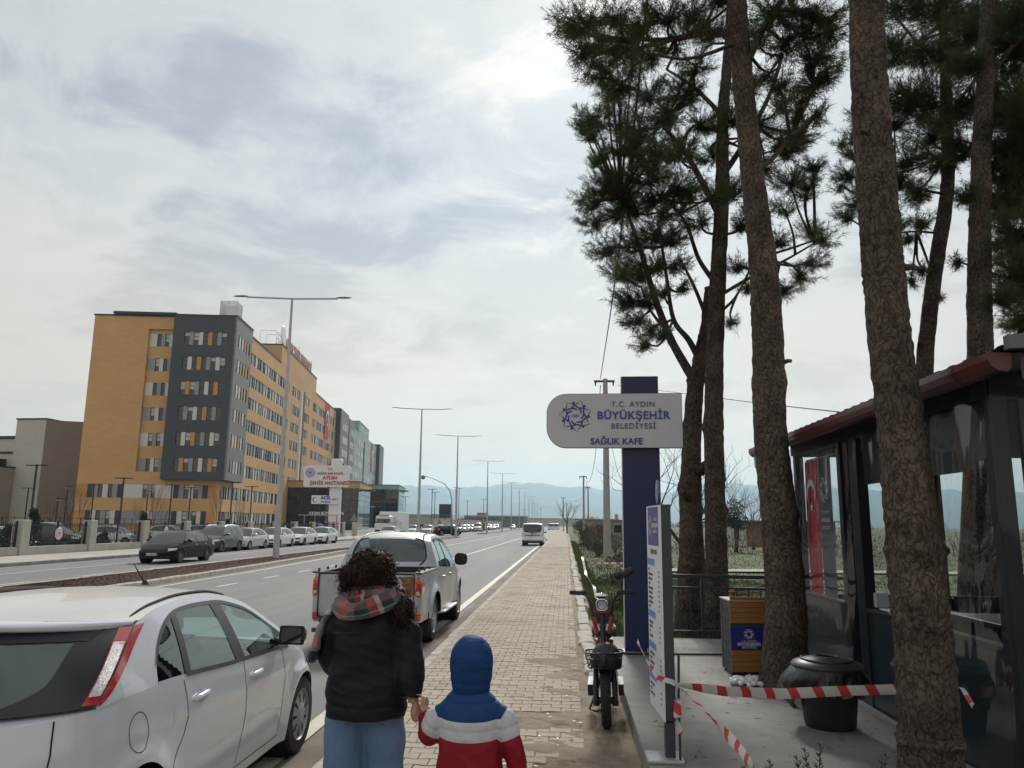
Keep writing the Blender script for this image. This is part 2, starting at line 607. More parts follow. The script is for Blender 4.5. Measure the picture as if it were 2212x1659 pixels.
line('lane_line',[(-10.2,64),(-10.0,135)],0.15,roadpaint)
line('median_line',[(-11.75,2),(-11.9,22),(-12.15,31),(-13.1,48),(-13.5,88),(-13.0,104)],0.16,yellowpaint)
line('far_lane_line',[(-16.65,0.0),(-16.5,92)],0.14,roadpaint,dash=(1.8,4.35))
line('far_lane_line',[(-19.75,-2),(-19.6,98)],0.14,roadpaint)
line('far_edge_line',[(-22.15,-2),(-22.1,98)],0.13,roadpaint)
line('far_median_line',[(-15.55,0),(-15.75,88)],0.12,roadpaint)
# ---- central reservation: kerb stones round a bed of red-brown mulch
med_r=[(-12.25,-4),(-12.3,22),(-12.6,31),(-13.75,48),(-14.0,88),(-13.75,102),(-14.2,104.3)]
med_l=[(-15.0,-4),(-15.05,22),(-15.3,40),(-15.35,88),(-15.0,103.0),(-14.6,104.3)]
def along(pts,y):
 for(xa,ya),(xb,yb)in zip(pts,pts[1:]):
  if ya<=y<=yb:
   return lerp(xa,xb,(y-ya)/(yb-ya))
 return pts[-1][0]
bed=MB()
nx,ny=6,300
bed.grid(lambda a,b:(lerp(along(med_l,-4+b*107),along(med_r,-4+b*107),a)+(0.06 if a<0.5 else-0.06),-4+b*107,0.13+0.07*sin(pi*a)+0.02*vnoise(a*6,b*300,1.3)),nx,ny)
median=tag(bed.build('median_bed',mulch,smooth=True),kind='structure')
def chips(n,fn,size,mname,m,seed=3):
 """loose small pieces scattered over a surface, one stuff mesh"""
 r=np.random.default_rng(seed)
 mb=MB()
 for _ in range(n):
  x,y,z=fn(r)
  s=size*r.uniform(0.5,1.5)
  a,b,c=r.uniform(-1,1,3),r.uniform(-1,1,3),r.uniform(-1,1,3)
  p=[(x+q[0]*s,y+q[1]*s,z+abs(q[2])*s*0.6)for q in(a,b,c)]
  mb.add(p+[(x,y,z+s*0.6)],[(0,1,3),(1,2,3),(2,0,3)])
 return mb
def mulch_at(r):
 y=20+45*r.random()**1.6
 a=r.uniform(0.05,0.95)
 return lerp(along(med_l,y),along(med_r,y),a),y,0.13+0.07*sin(pi*a)
ch=chips(14000,mulch_at,0.028,'mulch',mulch).build('mulch_chips',mulch,median)
tag(ch,kind='stuff')
def kerb_row(name,pts,w,side,top,length,m,parent,y0,y1,seed=1,gap=0.012,hmin=-0.05,taper=0.02):
 """row of kerb stones following a line; side +1: stone lies to +x of the line"""
 r=random.Random(seed)
 y=y0
 out=[]
 base=None
 while y<y1:
  e=min(y+length,y1)
  xa,xb=along(pts,y),along(pts,e)
  ang=atan2(xb-xa,e-y)
  if base is None:
   mb=MB()
   L,h=length-gap,top-hmin
   c=0.018
   prof=[(0,0),(taper*0.4,h-c*1.6),(taper+c,h),(w-c,h),(w,h-c),(w,0)]
   vs=[]
   for t in(0.0,1.0):
    for px,pz in prof:
     vs.append((side*px,t*L,pz))
   n=len(prof)
   fs=[tuple(range(n)),tuple(range(2*n-1,n-1,-1))]
   for k in range(n):
    fs.append((k,n+k,n+(k+1)%n,(k+1)%n))
   mb.add(vs,fs if side<0 else[f[::-1]for f in fs])
   o=mb.build(name,m,parent)
   base=o.data
  else:
   o=link(name,base,parent)
  o.location=(xa+r.uniform(-0.008,0.008),y,hmin+r.uniform(-0.008,0.004))
  o.rotation_euler=(0,0,-ang+r.uniform(-0.006,0.006))
  out.append(o)
  y=e
 return out
kerb_row('kerb_stone',med_r,0.2,-1,0.17,1.0,kerbm,median,16,103,2)
kerb_row('kerb_stone',med_l,0.18,1,0.17,1.5,kerbm,median,16,103,3)
# median beyond the junction
m2=MB()
m2.grid(lambda a,b:(lerp(-15.6,-14.2,a)*(1 if b>0.01 else 1),lerp(139,420,b),0.14+0.02*sin(pi*a)),2,60)
far_median=tag(m2.build('far_median_bed',mat('dry_soil',(0.2,0.17,0.12),0.95,var=0.3,vscale=1.5),smooth=True),kind='structure')
k2=MB()
k2.bb(-14.2,-14.0,138.8,420,-0.02,0.16,ch=0.02)
k2.bb(-15.8,-15.6,138.8,420,-0.02,0.16,ch=0.02)
k2.bb(-15.6,-14.2,138.6,138.8,-0.02,0.16,ch=0.02)
tag(k2.build('median_kerb',kerbm,far_median),kind='stuff')
# ---- near pavement: bone-shaped pavers between a kerb and a rough border
walk=MB()
WR=0.22
for a,b in zip(ys,ys[1:]):
 walk.add([(kerb_x(a)+0.1,a,0.128),(WR+0.3,a,0.128),(WR+0.3,b,0.128),(kerb_x(b)+0.1,b,0.128)],[(0,1,2,3)])
jointm=mat('joint_sand',(0.28,0.23,0.165),0.95,var=0.25,vscale=3,bump=0.5,bscale=60)
pavement=tag(walk.build('pavement',jointm),kind='structure')
kerb_row('kerb_stone',[(KX,-10),(KX,84)],0.17,1,0.155,0.85,kerbm,pavement,2.5,58,5)
kf=MB()
for a,b in zip(ys[4:],ys[5:]):
 a=max(a,58.3)
 if b<=a:
  continue
 xa,xb=kerb_x(a),kerb_x(b)
 kf.add([(xa,a,-0.02),(xb,b,-0.02),(xb,b,0.15),(xa,a,0.15),(xa+0.17,a,0.152),(xb+0.17,b,0.152)],[(0,3,2,1),(3,4,5,2)])
tag(kf.build('far_kerb',kerbm,pavement),kind='stuff')
PL,PD,PC=0.2,0.15,0.0075
def paver_mesh(variant):
 r=random.Random(variant)
 e=0.0032
 hl=PL/2-e
 def outline(i):
  h=hl-i
  w1,w2=PD/2+PC-e-i,PD/2-PC-e-i
  t0,t1=PL*0.19,PL*0.31
  xs=[(-h,-w1),(-t1,-w1),(-t0,-w2),(t0,-w2),(t1,-w1),(h,-w1)]
  return xs+[(x,-y)for x,y in xs[::-1]]
 mb=MB()
 a,b=outline(0),outline(0.006)
 n=len(a)
 vs=[(x,y,-0.03)for x,y in a]+[(x,y,-0.005)for x,y in a]+[(x,y,0)for x,y in b]
 fs=[]
 for k in range(n):
  k2_=(k+1)%n
  fs.append((k,k2_,n+k2_,n+k))
  fs.append((n+k,n+k2_,2*n+k2_,2*n+k))
 fs.append(tuple(range(2*n,3*n)))
 mb.add(vs,fs)
 return mb
pav0=paver_mesh(0)
pv=np.array(pav0.v)
def paver_half(sgn):
 """half paver closing a row at the edge"""
 mb=paver_mesh(1)
 vs=[((max(x,0.004)if sgn>0 else min(x,-0.004)),y,z)for x,y,z in mb.v]
 m=MB()
 m.add(vs,mb.f)
 return m
PATCH=[(-0.28,7.6,0.62,0.33),(0.12,6.35,0.35,0.22),(0.12,9.9,0.22,0.3)]
def lost(x,y):
 for cx_,cy_,rx,ry in PATCH:
  if((x-cx_)/rx)**2+((y-cy_)/ry)**2<1+0.35*vnoise(x,y,7.0):
   return True
 return False
def wear(x,y):
 return 0.15+0.006*vnoise(x,y,0.9,2)+0.006*vnoise(x,y,0.35,5)
rows=int((62-3.0)/PD)
paver_cells=[]
for j in range(rows):
 y=3.0+(j+0.5)*PD
 if j%2:
  cells=[(KX+0.17+0.1+(i+0.5)*PL,0)for i in range(-1,9)]
 else:
  cells=[(KX+0.17+0.1+i*PL,0)for i in range(0,10)]
 for x,_ in cells:
  h=0
  if x<KX+0.17+0.05:
   h=1
  if x-0.1>WR-0.08:
   continue
  if x+0.1>WR+0.03:
   h=-1
  if lost(x,y):
   continue
  paver_cells.append((y,x,h))
pm=[pav0.build('paver',paverm,pavement).data]
bpy.data.objects.remove(bpy.data.objects['paver'])
pm_r=paver_half(1).build('paver',paverm,pavement)
pm_l=paver_half(-1).build('paver',paverm,pavement)
hm={1:pm_r.data,-1:pm_l.data}
bpy.data.objects.remove(pm_r)
bpy.data.objects.remove(pm_l)
# the ones that show largest: nearest rows that the picture reaches
vis=[]
for c in paver_cells:
 p=Vector((c[1],c[0],0.15-CAMZ))
 q=CR.T@np.array(p)
 u,v=1106+1662*q[0]/-q[2],829.5-1662*q[1]/-q[2]
 if v<1665 and not(700<u<880 and v>1300)and not(940<u<1110 and v>1380):
  vis.append(c)
vis.sort()
own=set(vis[:300])
rest=MB()
for c in paver_cells:
 y,x,h=c
 z=wear(x,y)+random.uniform(-0.003,0.003)
 rz=random.uniform(-0.012,0.012)
 tx,ty=random.uniform(-0.012,0.012),random.uniform(-0.012,0.012)
 if c in own:
  o=link('paver',hm[h]if h else pm[0],pavement,(x,y,z))
  o.rotation_euler=(tx,ty,rz)
 else:
  V=pv if not h else np.array([tuple(q.co)for q in hm[h].vertices])
  ca,sa=cos(rz),sin(rz)
  vs=np.stack([x+V[:,0]*ca-V[:,1]*sa,y+V[:,0]*sa+V[:,1]*ca,z+V[:,2]+tx*V[:,1]+ty*V[:,0]],1)
  rest.add(vs,pav0.f)
tag(rest.build('pavers',paverm,pavement),kind='stuff')
far=MB()
for a,b in zip(ys[4:],ys[5:]):
 a=max(a,62)
 if b<=a:
  continue
 far.add([(kerb_x(a)+0.17,a,0.15),(WR,a,0.15),(WR,b,0.15),(kerb_x(b)+0.17,b,0.15)],[(0,1,2,3)])
fpm=mat('far_pavers',(0.365,0.312,0.24),0.9,var=0.12,vscale=0.8)
add_brick_lines(fpm,0.2,0.15,0.012,0.6)
tag(far.build('far_pavement',fpm,pavement),kind='stuff')
# dirt where the pavers are lost, and lumps of it on the border
dp=MB()
for cx_,cy_,rx,ry in PATCH:
 def dfn(a,b,cx_=cx_,cy_=cy_,rx=rx,ry=ry):
  r_=a*1.25
  th=b*2*pi
  x,y=cx_+rx*r_*cos(th),cy_+ry*r_*sin(th)
  hgt=0.155-0.022*(a**2)+0.016*vnoise(x,y,9,3)*(1-a**4)+0.01*vnoise(x,y,23,1)*(1-a**4)
  return(x,y,hgt-(0.03 if a>0.98 else 0))
 dp.grid(dfn,14,48)
tag(dp.build('dirt_patch',dirt,smooth=True),kind='structure')
# dirt strip and rough concrete border between pavers and the cafe slab / verge
ds=MB()
ds.grid(lambda a,b:(lerp(0.2,0.62,a),lerp(3.0,12.3,b),0.138+0.014*vnoise(a*3,b*40,1.4)+0.008*vnoise(a*9,b*130,1.2,4)),10,160)
tag(ds.build('dirt_strip',dirt,smooth=True),kind='structure')
bm_=MB()
r=random.Random(4)
y=9.2
border=tag(MB().box((0.33,200,0.06),(0.2,190,0.12)).build('pavement_border',kerbm),kind='structure')
border.location=(0,0,0)
while y<104:
 L=r.uniform(0.5,1.0)
 x=0.335+0.03*vnoise(0,y,0.4)
 mb=MB()
 mb.box((0,0,0),(r.uniform(0.17,0.24),L-0.02,0.14),ch=0.02)
 mb.v=[(px+r.uniform(-0.012,0.012),py+r.uniform(-0.012,0.012),pz+r.uniform(-0.008,0.008))for px,py,pz in mb.v]
 o=mb.build('border_stone',kerbm,border,loc=(x,y+L/2,0.125+r.uniform(-0.012,0.012)))
 o.rotation_euler=(0,r.uniform(-0.05,0.05),r.uniform(-0.03,0.03))
 y+=L
 if y>60:
  y+=0.0
dd=MB()
dd.grid(lambda a,b:(lerp(-0.75,0.26,a),lerp(4.2,16.0,b),0.1395+0.010*a+0.013*vnoise(a*2.2,b*26,1.6,2)+0.005*vnoise(a*9,b*110,1.5,7)-0.012*(1-a)**2),24,260)
tag(dd.build('dirt_drift',dirt,smooth=True),kind='structure')
# cafe slab, a kerb-high step above the pavement
slab=MB()
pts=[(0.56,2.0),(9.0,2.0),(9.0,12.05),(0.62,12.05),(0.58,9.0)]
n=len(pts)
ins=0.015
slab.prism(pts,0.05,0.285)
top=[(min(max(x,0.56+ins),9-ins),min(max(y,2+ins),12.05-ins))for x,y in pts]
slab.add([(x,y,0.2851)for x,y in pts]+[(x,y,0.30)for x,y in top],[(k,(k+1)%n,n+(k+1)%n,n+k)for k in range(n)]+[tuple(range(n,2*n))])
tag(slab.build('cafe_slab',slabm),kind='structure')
# verge and field on the right
def field_z(x,y):
 return 0.02*vnoise(x,y,0.5)+0.05*vnoise(x,y,0.08,3)+0.06*(1-exp(-max(0,x-0.6)*1.5))
fm=MB()
xs_=[0.42,0.6,1.0,1.6,2.4,3.5,5,7,10,14,19,25,33,45,60,90,140,260]
ysf=list(np.arange(12.0,30,0.6))+list(np.arange(30,80,2.0))+list(range(80,420,20))
V=[(x,y,0.08+field_z(x,y))for x in xs_ for y in ysf]
ny=len(ysf)
F=[(i*ny+j,(i+1)*ny+j,(i+1)*ny+j+1,i*ny+j+1)for i in range(len(xs_)-1)for j in range(ny-1)]
fm.add(V,F)
fm.add([(9.0,-5,0.1),(200,-5,0.1),(200,12.0,0.1),(9.0,12.0,0.1)],[(0,1,2,3)])
tag(fm.build('field',grassm,smooth=True),kind='structure')
# farm track crossing the field
trk=MB()
trk.grid(lambda a,b:(lerp(2.2,60,a),31.5+0.05*lerp(2.2,60,a)+0.9*(b-0.5)*2*(1+0.2*vnoise(a*30,0)),0.145+field_z(lerp(2.2,60,a),31.5+0.05*lerp(2.2,60,a))*1.0),40,2)
tag(trk.build('farm_track',mat('pale_track',(0.36,0.33,0.27),0.95,var=0.2,vscale=0.8),smooth=True),kind='structure')
# far pavement and the hospital grounds on the left
fw=MB()
fw.bb(-26.62,-22.62,-20,98.0,-0.02,0.148)
farwalk=tag(fw.build('far_walk',add_brick_lines(mat('far_walk_pavers',(0.44,0.405,0.34),0.9,var=0.14,vscale=0.7,col2=(0.36,0.32,0.26),c2scale=0.5),0.4,0.4,0.015,0.72)),kind='structure')
kerb_row('kerb_stone',[(-22.62,5),(-22.62,99)],0.18,1,0.16,1.5,mat('grey_kerb',(0.24,0.23,0.22),0.9,var=0.2,vscale=2),farwalk,18,98,8,taper=0.0)
hg=MB()
hg.add([(-260,-20,0.06),(-26.9,-20,0.06),(-26.9,102.9,0.06),(-260,102.9,0.06)],[(0,1,2,3)])
hg.add([(-260,142,0.06),(-22.8,142,0.06),(-22.8,420,0.06),(-260,420,0.06)],[(0,1,2,3)])
hg.add([(-260,102.9,0.055),(-45,102.9,0.055),(-45,142,0.055),(-260,142,0.055)],[(0,1,2,3)])
tag(hg.build('hospital_ground',mat('hospital_paving',(0.24,0.23,0.21),0.9,var=0.15,vscale=0.3)),kind='structure')
# hills: two ridges across the plain
def ridge(name,dist,prof,seed,m,depth=1800.0,drop=0.0):
 r=np.random.default_rng(seed)
 mb=MB()
 na,nd=360,14
 az=np.linspace(-62,62,na+1)
 vs=[]
 ph=r.uniform(0,6.28,12)
 for a in az:
  base=np.interp(a,[p[0]for p in prof],[p[1]for p in prof])
  base+=0.10*sin(a*0.9+ph[0])+0.06*sin(a*2.3+ph[1])+0.035*sin(a*5.1+ph[2])+0.02*sin(a*11.7+ph[3])+0.012*sin(a*23+ph[4])
  top_h=dist*math.tan(radians(max(0.25,base-drop)))
  for k in range(nd+1):
   t=k/nd
   d=dist-depth*(1-t)
   sp=0.5*sin(a*3.3+ph[5]+2*t)+0.3*sin(a*7.9+ph[6]+5*t)+0.2*sin(a*17+ph[7])
   h=top_h*(t**1.25)*(1+0.22*sp*(1-t))-4
   vs.append((d*sin(radians(a)),d*cos(radians(a)),h))
  vs.append((dist*1.12*sin(radians(a)),dist*1.12*cos(radians(a)),-4))
 nn=nd+2
 fs=[(i*nn+k,(i+1)*nn+k,(i+1)*nn+k+1,i*nn+k+1)for i in range(na)for k in range(nn-1)]
 mb.add(vs,fs)
 return tag(mb.build(name,m,smooth=True),kind='structure')
hillm=mat('hill',(0.055,0.075,0.045),0.95,var=0.35,vscale=0.004,col2=(0.13,0.115,0.08),c2scale=0.003,c2lo=0.45,c2hi=0.6)
PROF=[(-62,2.2),(-30,2.3),(-16,2.4),(-13,2.62),(-9,2.6),(-6,2.75),(-3.5,2.85),(-2.5,3.0),(0,2.85),(3,2.45),(5.5,2.2),(9,2.6),(12,3.0),(16,2.9),(20,2.6),(30,2.2),(62,2.0)]
ridge('hills',7600,PROF,5,hillm)
ridge('near_hills',6100,PROF,9,hillm,900,1.35)
# ================================================================== HOSPITAL
HA=radians(7.6)
HP=(-54.134,120.0)
orange=add_brick_lines(mat('orange_cladding',(0.60,0.355,0.15),0.75,var=0.06,vscale=0.15),1.2,0.4,0.02,0.82,'wall')
slate=add_brick_lines(mat('slate_cladding',(0.062,0.066,0.078),0.7,var=0.06,vscale=0.2),1.2,0.4,0.02,0.85,'wall')
midgrey=add_brick_lines(mat('grey_cladding',(0.20,0.205,0.21),0.7,var=0.08,vscale=0.2),1.2,0.4,0.02,0.85,'wall')
teal=add_brick_lines(mat('teal_cladding',(0.30,0.44,0.43),0.7,var=0.05,vscale=0.2),1.2,0.4,0.02,0.88,'wall')
cream=add_brick_lines(mat('cream_cladding',(0.52,0.50,0.44),0.75,var=0.05,vscale=0.2),1.2,0.4,0.02,0.88,'wall')
taupe=add_brick_lines(mat('taupe_cladding',(0.25,0.21,0.17),0.8,var=0.06,vscale=0.2),1.2,0.4,0.02,0.85,'wall')
p_cream=mat('cream_panel',(0.60,0.58,0.53),0.6)
p_grey=mat('grey_panel',(0.27,0.28,0.29),0.6)
p_orange=mat('orange_panel',(0.52,0.25,0.07),0.6)
p_dark=mat('dark_panel',(0.035,0.038,0.047),0.5)
roofdark=mat('dark_parapet',(0.03,0.031,0.036),0.6)
winglass=mat('window_glass',(0.02,0.024,0.03),0.06,spec=0.8)
winframe=mat('window_frame',(0.03,0.032,0.036),0.5)
blindm=mat('white_blind',(0.5,0.5,0.5),0.7)
DARKGLASS=mat('dark_facade_glass',(0.012,0.014,0.017),0.04,spec=0.7)
# unit window in the x-z plane facing -y: 1 wide, 1 high; frame, two transoms, panes
def window_mesh(blind=0):
 mb=MB()
 f=0.07
 mb.bb(0,1,0.10,0.13,0,1,mi=0)
 for x0,x1,z0,z1 in((0,f,0,1),(1-f,1,0,1),(f,1-f,0,f*.4),(f,1-f,1-f*.4,1),(f,1-f,.33,.36),(f,1-f,.66,.69)):
  mb.bb(x0,x1,0.03,0.1,z0,z1,mi=1)
 if blind:
  mb.bb(f,1-f,0.085,0.095,1-blind,0.96,mi=2)
 return mb
WM=[]
for bl in(0,0,0.35,0.6):
 o=window_mesh(bl).build('window',[winglass,winframe,blindm])
 WM.append(o.data)
 bpy.data.objects.remove(o)
PMESH={}
for key,m in(('c',p_cream),('g',p_grey),('o',p_orange),('d',p_dark)):
 o=MB().bb(0,1,0,0.2,0,1).build('panel',m)
 PMESH[key]=o.data
 bpy.data.objects.remove(o)
hosp=thing('hospital_block','long orange clad hospital block with slate corner bay and rows of narrow windows','building',(*HP,0),HA)
def win(par,x,y,z,w,h,face,kind=None):
 """window whose lower left corner is at x,y,z; face 'e' looks to -y (end wall), 'l' looks to +x (long side)"""
 o=link('window',WM[random.randrange(4)]if kind is None else WM[kind],par,(x,y,z),0 if face=='e' else pi/2,(w,1,h))
 return o
def pan(par,key,x,y,z,w,h,face):
 return link('panel',PMESH[key],par,(x,y,z),0 if face=='e' else pi/2,(w,1,h))
ROWS=[32.35,28.2,24.1,19.95,15.8,11.65]
WH=2.15
# core and spandrels of the long side (plane x = -1.5, core 0.3 behind)
core=MB()
core.bb(-23.6,-1.85,2.3,110.9,0,35.0)
hwall=MB()
xs0=-1.86
zcuts=[(35.15,32.35)]+[(ROWS[i]-WH,ROWS[i+1])for i in range(5)]+[(ROWS[5]-WH,7.45),(7.45-WH,3.3),(3.3-WH,0.0)]
for zt,zb in zcuts:
 hwall.bb(xs0,-1.5,1.5,111,zb,zt)
def piers(z0,z1,spans):
 for a,b in spans:
  hwall.bb(xs0,-1.502,a,b,z0,z1)
# end wall: left slab, head over the recess, base storeys
hwall.bb(-23.6,-14.7,1.5,2.31,7.45,35.15)
hwall.bb(-14.7,-1.86,1.5,2.31,33.05,35.15)
hwall.bb(-14.7,-10.2,2.0,2.32,32.35,33.05)
for zt,zb in zcuts[1:6]:
 hwall.bb(-14.7,-10.2,2.0,2.32,zb,zt)
hwall.bb(-14.7,-1.86,1.5,2.31,7.45,ROWS[5]-WH)
hwall.bb(-23.6,-1.86,1.5,2.31,3.3,7.45-WH)
hwall.bb(-23.6,-1.86,1.5,2.31,0,3.3-WH)
hwall.bb(-10.2,-1.86,1.7,2.31,9.5,33.05)
hw=core.build('wall_core',orange,hosp)
# tower storey on the roof
tw=MB()
tw.bb(-16,-1.49,37.8,77.5,35.0,39.1)
tow=tw.build('roof_storey',orange,hosp)
par_=MB()
par_.bb(-23.75,-1.4,1.4,38,35.15,35.4)
par_.bb(-23.75,-1.4,77.6,111,35.15,35.4)
par_.bb(-16.1,-1.4,37.7,77.6,39.1,39.32)
par_.bb(-20.5,-10.3,1.0,1.9,35.42,35.85)
par_.build('parapet',roofdark,hosp)
def band(par,s0,s1,z1,h,lx,face='l',dens=1.0,keys='ggcgdc',start='w',wide=0.74,seed=None):
 """row of windows with coloured infill panels between s0 and s1"""
 r=random.Random(seed)
 s=s0
 k=start
 nwin=0
 while s<s1-0.25:
  if k=='w':
   w=min(wide,s1-s)
   if face=='l':
    win(par,lx-0.02,s,z1-h,w,h,'l')
   else:
    win(par,s,lx+0.02,z1-h,w,h,'e')
   k='p'
   nwin+=1
  else:
   w=r.choice([0.55,0.8,1.0,1.3,1.3])*dens
   key=r.choice(keys)
   w=min(w,s1-s)
   if face=='l':
    pan(par,key,lx,s,z1-h,w,h,'l')
   else:
    pan(par,key,s,lx,z1-h,w,h,'e')
   if r.random()<0.18:
    s+=w
    w=min(0.6,max(0.05,s1-s))
    key=r.choice([q for q in 'cgd' if q!=key])
    if face=='l':
     pan(par,key,lx,s,z1-h,w,h,'l')
    else:
     pan(par,key,s,lx,z1-h,w,h,'e')
   k='w'
  s+=w
 return nwin
tot=0
RUNS=[(14.9,47.0),(50.0,58.4),(64.4,70.0),(74.6,110.4)]
for i,z in enumerate(ROWS):
 piers(z-WH,z,[(1.5,14.9),(47.0,50.0),(58.4,64.4),(70.0,74.6),(110.4,111)])
 for j,(a,b)in enumerate(RUNS):
  tot+=band(hosp,a,b,z,WH,-1.56,seed=i*7+j)
for z in(7.45,3.3):
 piers(z-WH,z,[(1.5,2.6),(46,111)])
 tot+=band(hosp,2.6,46,z,WH,-1.56,seed=int(z))
hwall.build('wall',orange,hosp)
# vertical light slot
sl=MB()
sl.bb(-1.52,-1.3,62.2,63.4,11.2,33.0,mi=0)
sl.bb(-1.52,-1.44,59.5,62.2,11.2,33.0,mi=1)
rs=random.Random(5)
for k in range(30):
 z=11.4+k*0.7
 sl.bb(-1.44,-1.38,60.0+rs.uniform(0,.5),61.6+rs.uniform(-.4,.3),z,z+0.5,mi=2)
sl.build('stair_slot',[mat('slot_brown',(0.17,0.08,0.04),0.7),mat('slot_cream',(0.6,0.55,0.45),0.6),whitem],hosp)
# small windows of the roof storey
for s in(39.5,41.0,43.2,44.6):
 win(tow,-1.47,s,36.9,0.5,1.0,'l',0)
for s in(47.5,53.0,59.0,63.5):
 win(tow,-1.47,s,36.0,1.3,1.9,'l',0)
for s in(68.0,69.5):
 win(tow,-1.47,s,36.9,0.5,1.0,'l',0)
win(tow,-1.47,73.0,36.0,1.3,1.9,'l',0)
win(tow,-9.5,37.78,35.4,1.6,1.2,'e',0)
# windows of the end wall: recess column, two base bands
for i,z in enumerate(ROWS):
 k1,k2=('c','g')if i%2==0 else('g','c')
 pan(hosp,k1,-14.68,2.02,z-WH,1.25,WH,'e')
 win(hosp,-13.43,2.1,z-WH,0.68,WH,'e')
 pan(hosp,k2,-12.75,2.02,z-WH,0.62,WH,'e')
 win(hosp,-12.13,2.1,z-WH,0.68,WH,'e')
 pan(hosp,k1,-11.45,2.02,z-WH,1.24,WH,'e')
seqs={7.45:[('o',1.7),('d',.86),('g',.77),('w',.73),('c',.82),('w',.69),('g',.77),('d',.87),('c',3.07),('w',.65),('g',.69),('w',.61),('c',2.83),('d',.87),('g',.76),('w',.81),('c',.71),('w',.77),('g',.65),('d',.88),('o',1.23)],3.3:[('o',1.7),('d',.86),('c',.77),('w',.73),('g',.82),('w',.69),('c',.77),('d',.87),('g',3.07),('w',.65),('c',.69),('w',.61),('g',2.83),('d',.87),('c',.76),('w',.81),('g',.71),('w',.77),('c',.65),('d',.88),('o',1.23)]}
for z,sq in seqs.items():
 x=-23.6
 for k,w in sq:
  if k=='w':
   win(hosp,x,1.62,z-WH,w,WH,'e')
  else:
   pan(hosp,k,x,1.54,z-WH,w,WH,'e')
  x+=w
# corner bay
bay=MB()
bay.bb(-10.15,-0.35,0.35,9.6,8.6,35.0,mi=0)
BR=[32.35,28.2,24.1,19.95,15.8,11.65]
wx0,wx1=-8.35,-1.5
zc=[(35.12,BR[0])]+[(BR[i]-WH,BR[i+1])for i in range(5)]+[(BR[5]-WH,8.25)]
for zt,zb in zc:
 bay.bb(-10.2,-0.30,0,0.34,zb,zt,mi=0)
 bay.bb(-0.34,0,0.0,9.62,zb,zt,mi=1)
for z in BR:
 bay.bb(-10.2,wx0,0.0,0.34,z-WH,z,mi=0)
 bay.bb(wx1,-0.30,0.0,0.34,z-WH,z,mi=0)
 bay.bb(-0.34,-0.001,0.0,1.3,z-WH,z,mi=1)
 bay.bb(-0.34,-0.001,8.3,9.62,z-WH,z,mi=1)
bay.bb(-10.3,0.1,-0.1,9.7,35.12,35.35,mi=2)
bay.bb(-10.2,-0.30,0.001,9.6,8.2,8.6,mi=0)
bo=bay.build('corner_bay',[slate,midgrey,roofdark],hosp)
pat=['gcog','cogc','ogco','gcog','cogc','ogco']
for i,z in enumerate(BR):
 x=wx0
 for q in range(5):
  win(bo,x,0.08,z-WH,0.84,WH,'e')
  x+=0.84
  if q<4:
   pan(bo,pat[i][q],x,0.02,z-WH,0.66,WH,'e')
   x+=0.66
 y=1.3
 r=random.Random(40+i)
 for q in range(5):
  win(bo,-0.08,y,z-WH,0.7,WH,'l')
  y+=0.7
  if q<4:
   pan(bo,r.choice('cogc'),-0.02,y,z-WH,0.875,WH,'l')
   y+=0.875
# louvred plant screen on the roof of the bay
pl=MB()
for k in range(14):
 z=35.5+k*0.21
 for a in((-3.6,-0.9,2.0,2.06),(-3.6,-0.9,5.2,5.26)):
  pl.bb(a[0],a[1],a[2],a[3],z,z+0.12)
 for a in((-3.66,-3.6,2.0,5.26),(-0.9,-0.84,2.0,5.26)):
  pl.bb(a[0],a[1],a[2],a[3],z,z+0.12)
for x in(-3.6,-2.25,-0.9):
 for y in(2.08,5.18):
  pl.bb(x-.04,x+.04,y-.04,y+.04,35.3,38.5)
pl.build('plant_screen',mat('pale_louvre',(0.55,0.57,0.56),0.5),hosp)
# red letters standing on the roof storey, with a round badge on a frame
lt=MB()
put_text(lt,'AYDIN ŞEHİR HASTANESİ',3.3,(0,0,0),0.10,-0.02,'LEFT',spacing=1.15,sx=0.80)
wmax=max(p[0]for p in lt.v)
k_=29.0/wmax
lt.v=[(-1.9-p[1],42.6+p[0]*k_,39.6+p[2])for p in lt.v]
letters=lt.build('roof_letters',mat('red_sign',(0.55,0.24,0.23),0.5),hosp)
fr=MB()
for s in np.arange(39,72,1.65):
 fr.bb(-3.2,-3.12,s,s+.08,39.3,42.2)
 fr.tube([(-3.1,s,42),(-2.2,s,42)],0.05,4)
 fr.tube([(-3.1,s,40),(-2.2,s,40)],0.05,4)
for z in(39.8,41,42.1):
 fr.bb(-3.2,-3.12,38.5,72,z,z+.08)
fr.tube([(-6.5,38.6,39.2),(-6.5,38.6,42.4),(-3.2,38.6,42.4)],0.06,4)
fr.tube([(-5.2,38.6,39.2),(-5.2,38.6,41.5),(-3.2,38.6,41.5)],0.06,4)
fr.build('letter_frame',whitem,letters)
bd=MB()
bd.lathe([(0,0.1),(1.9,0.1),(2.0,0.0),(1.9,-0.1),(0,-0.1)],28,(-2.0,40.3,41.9),M=Matrix.Rotation(pi/2,3,'Y'))
bd.build('round_badge',whitem,letters)
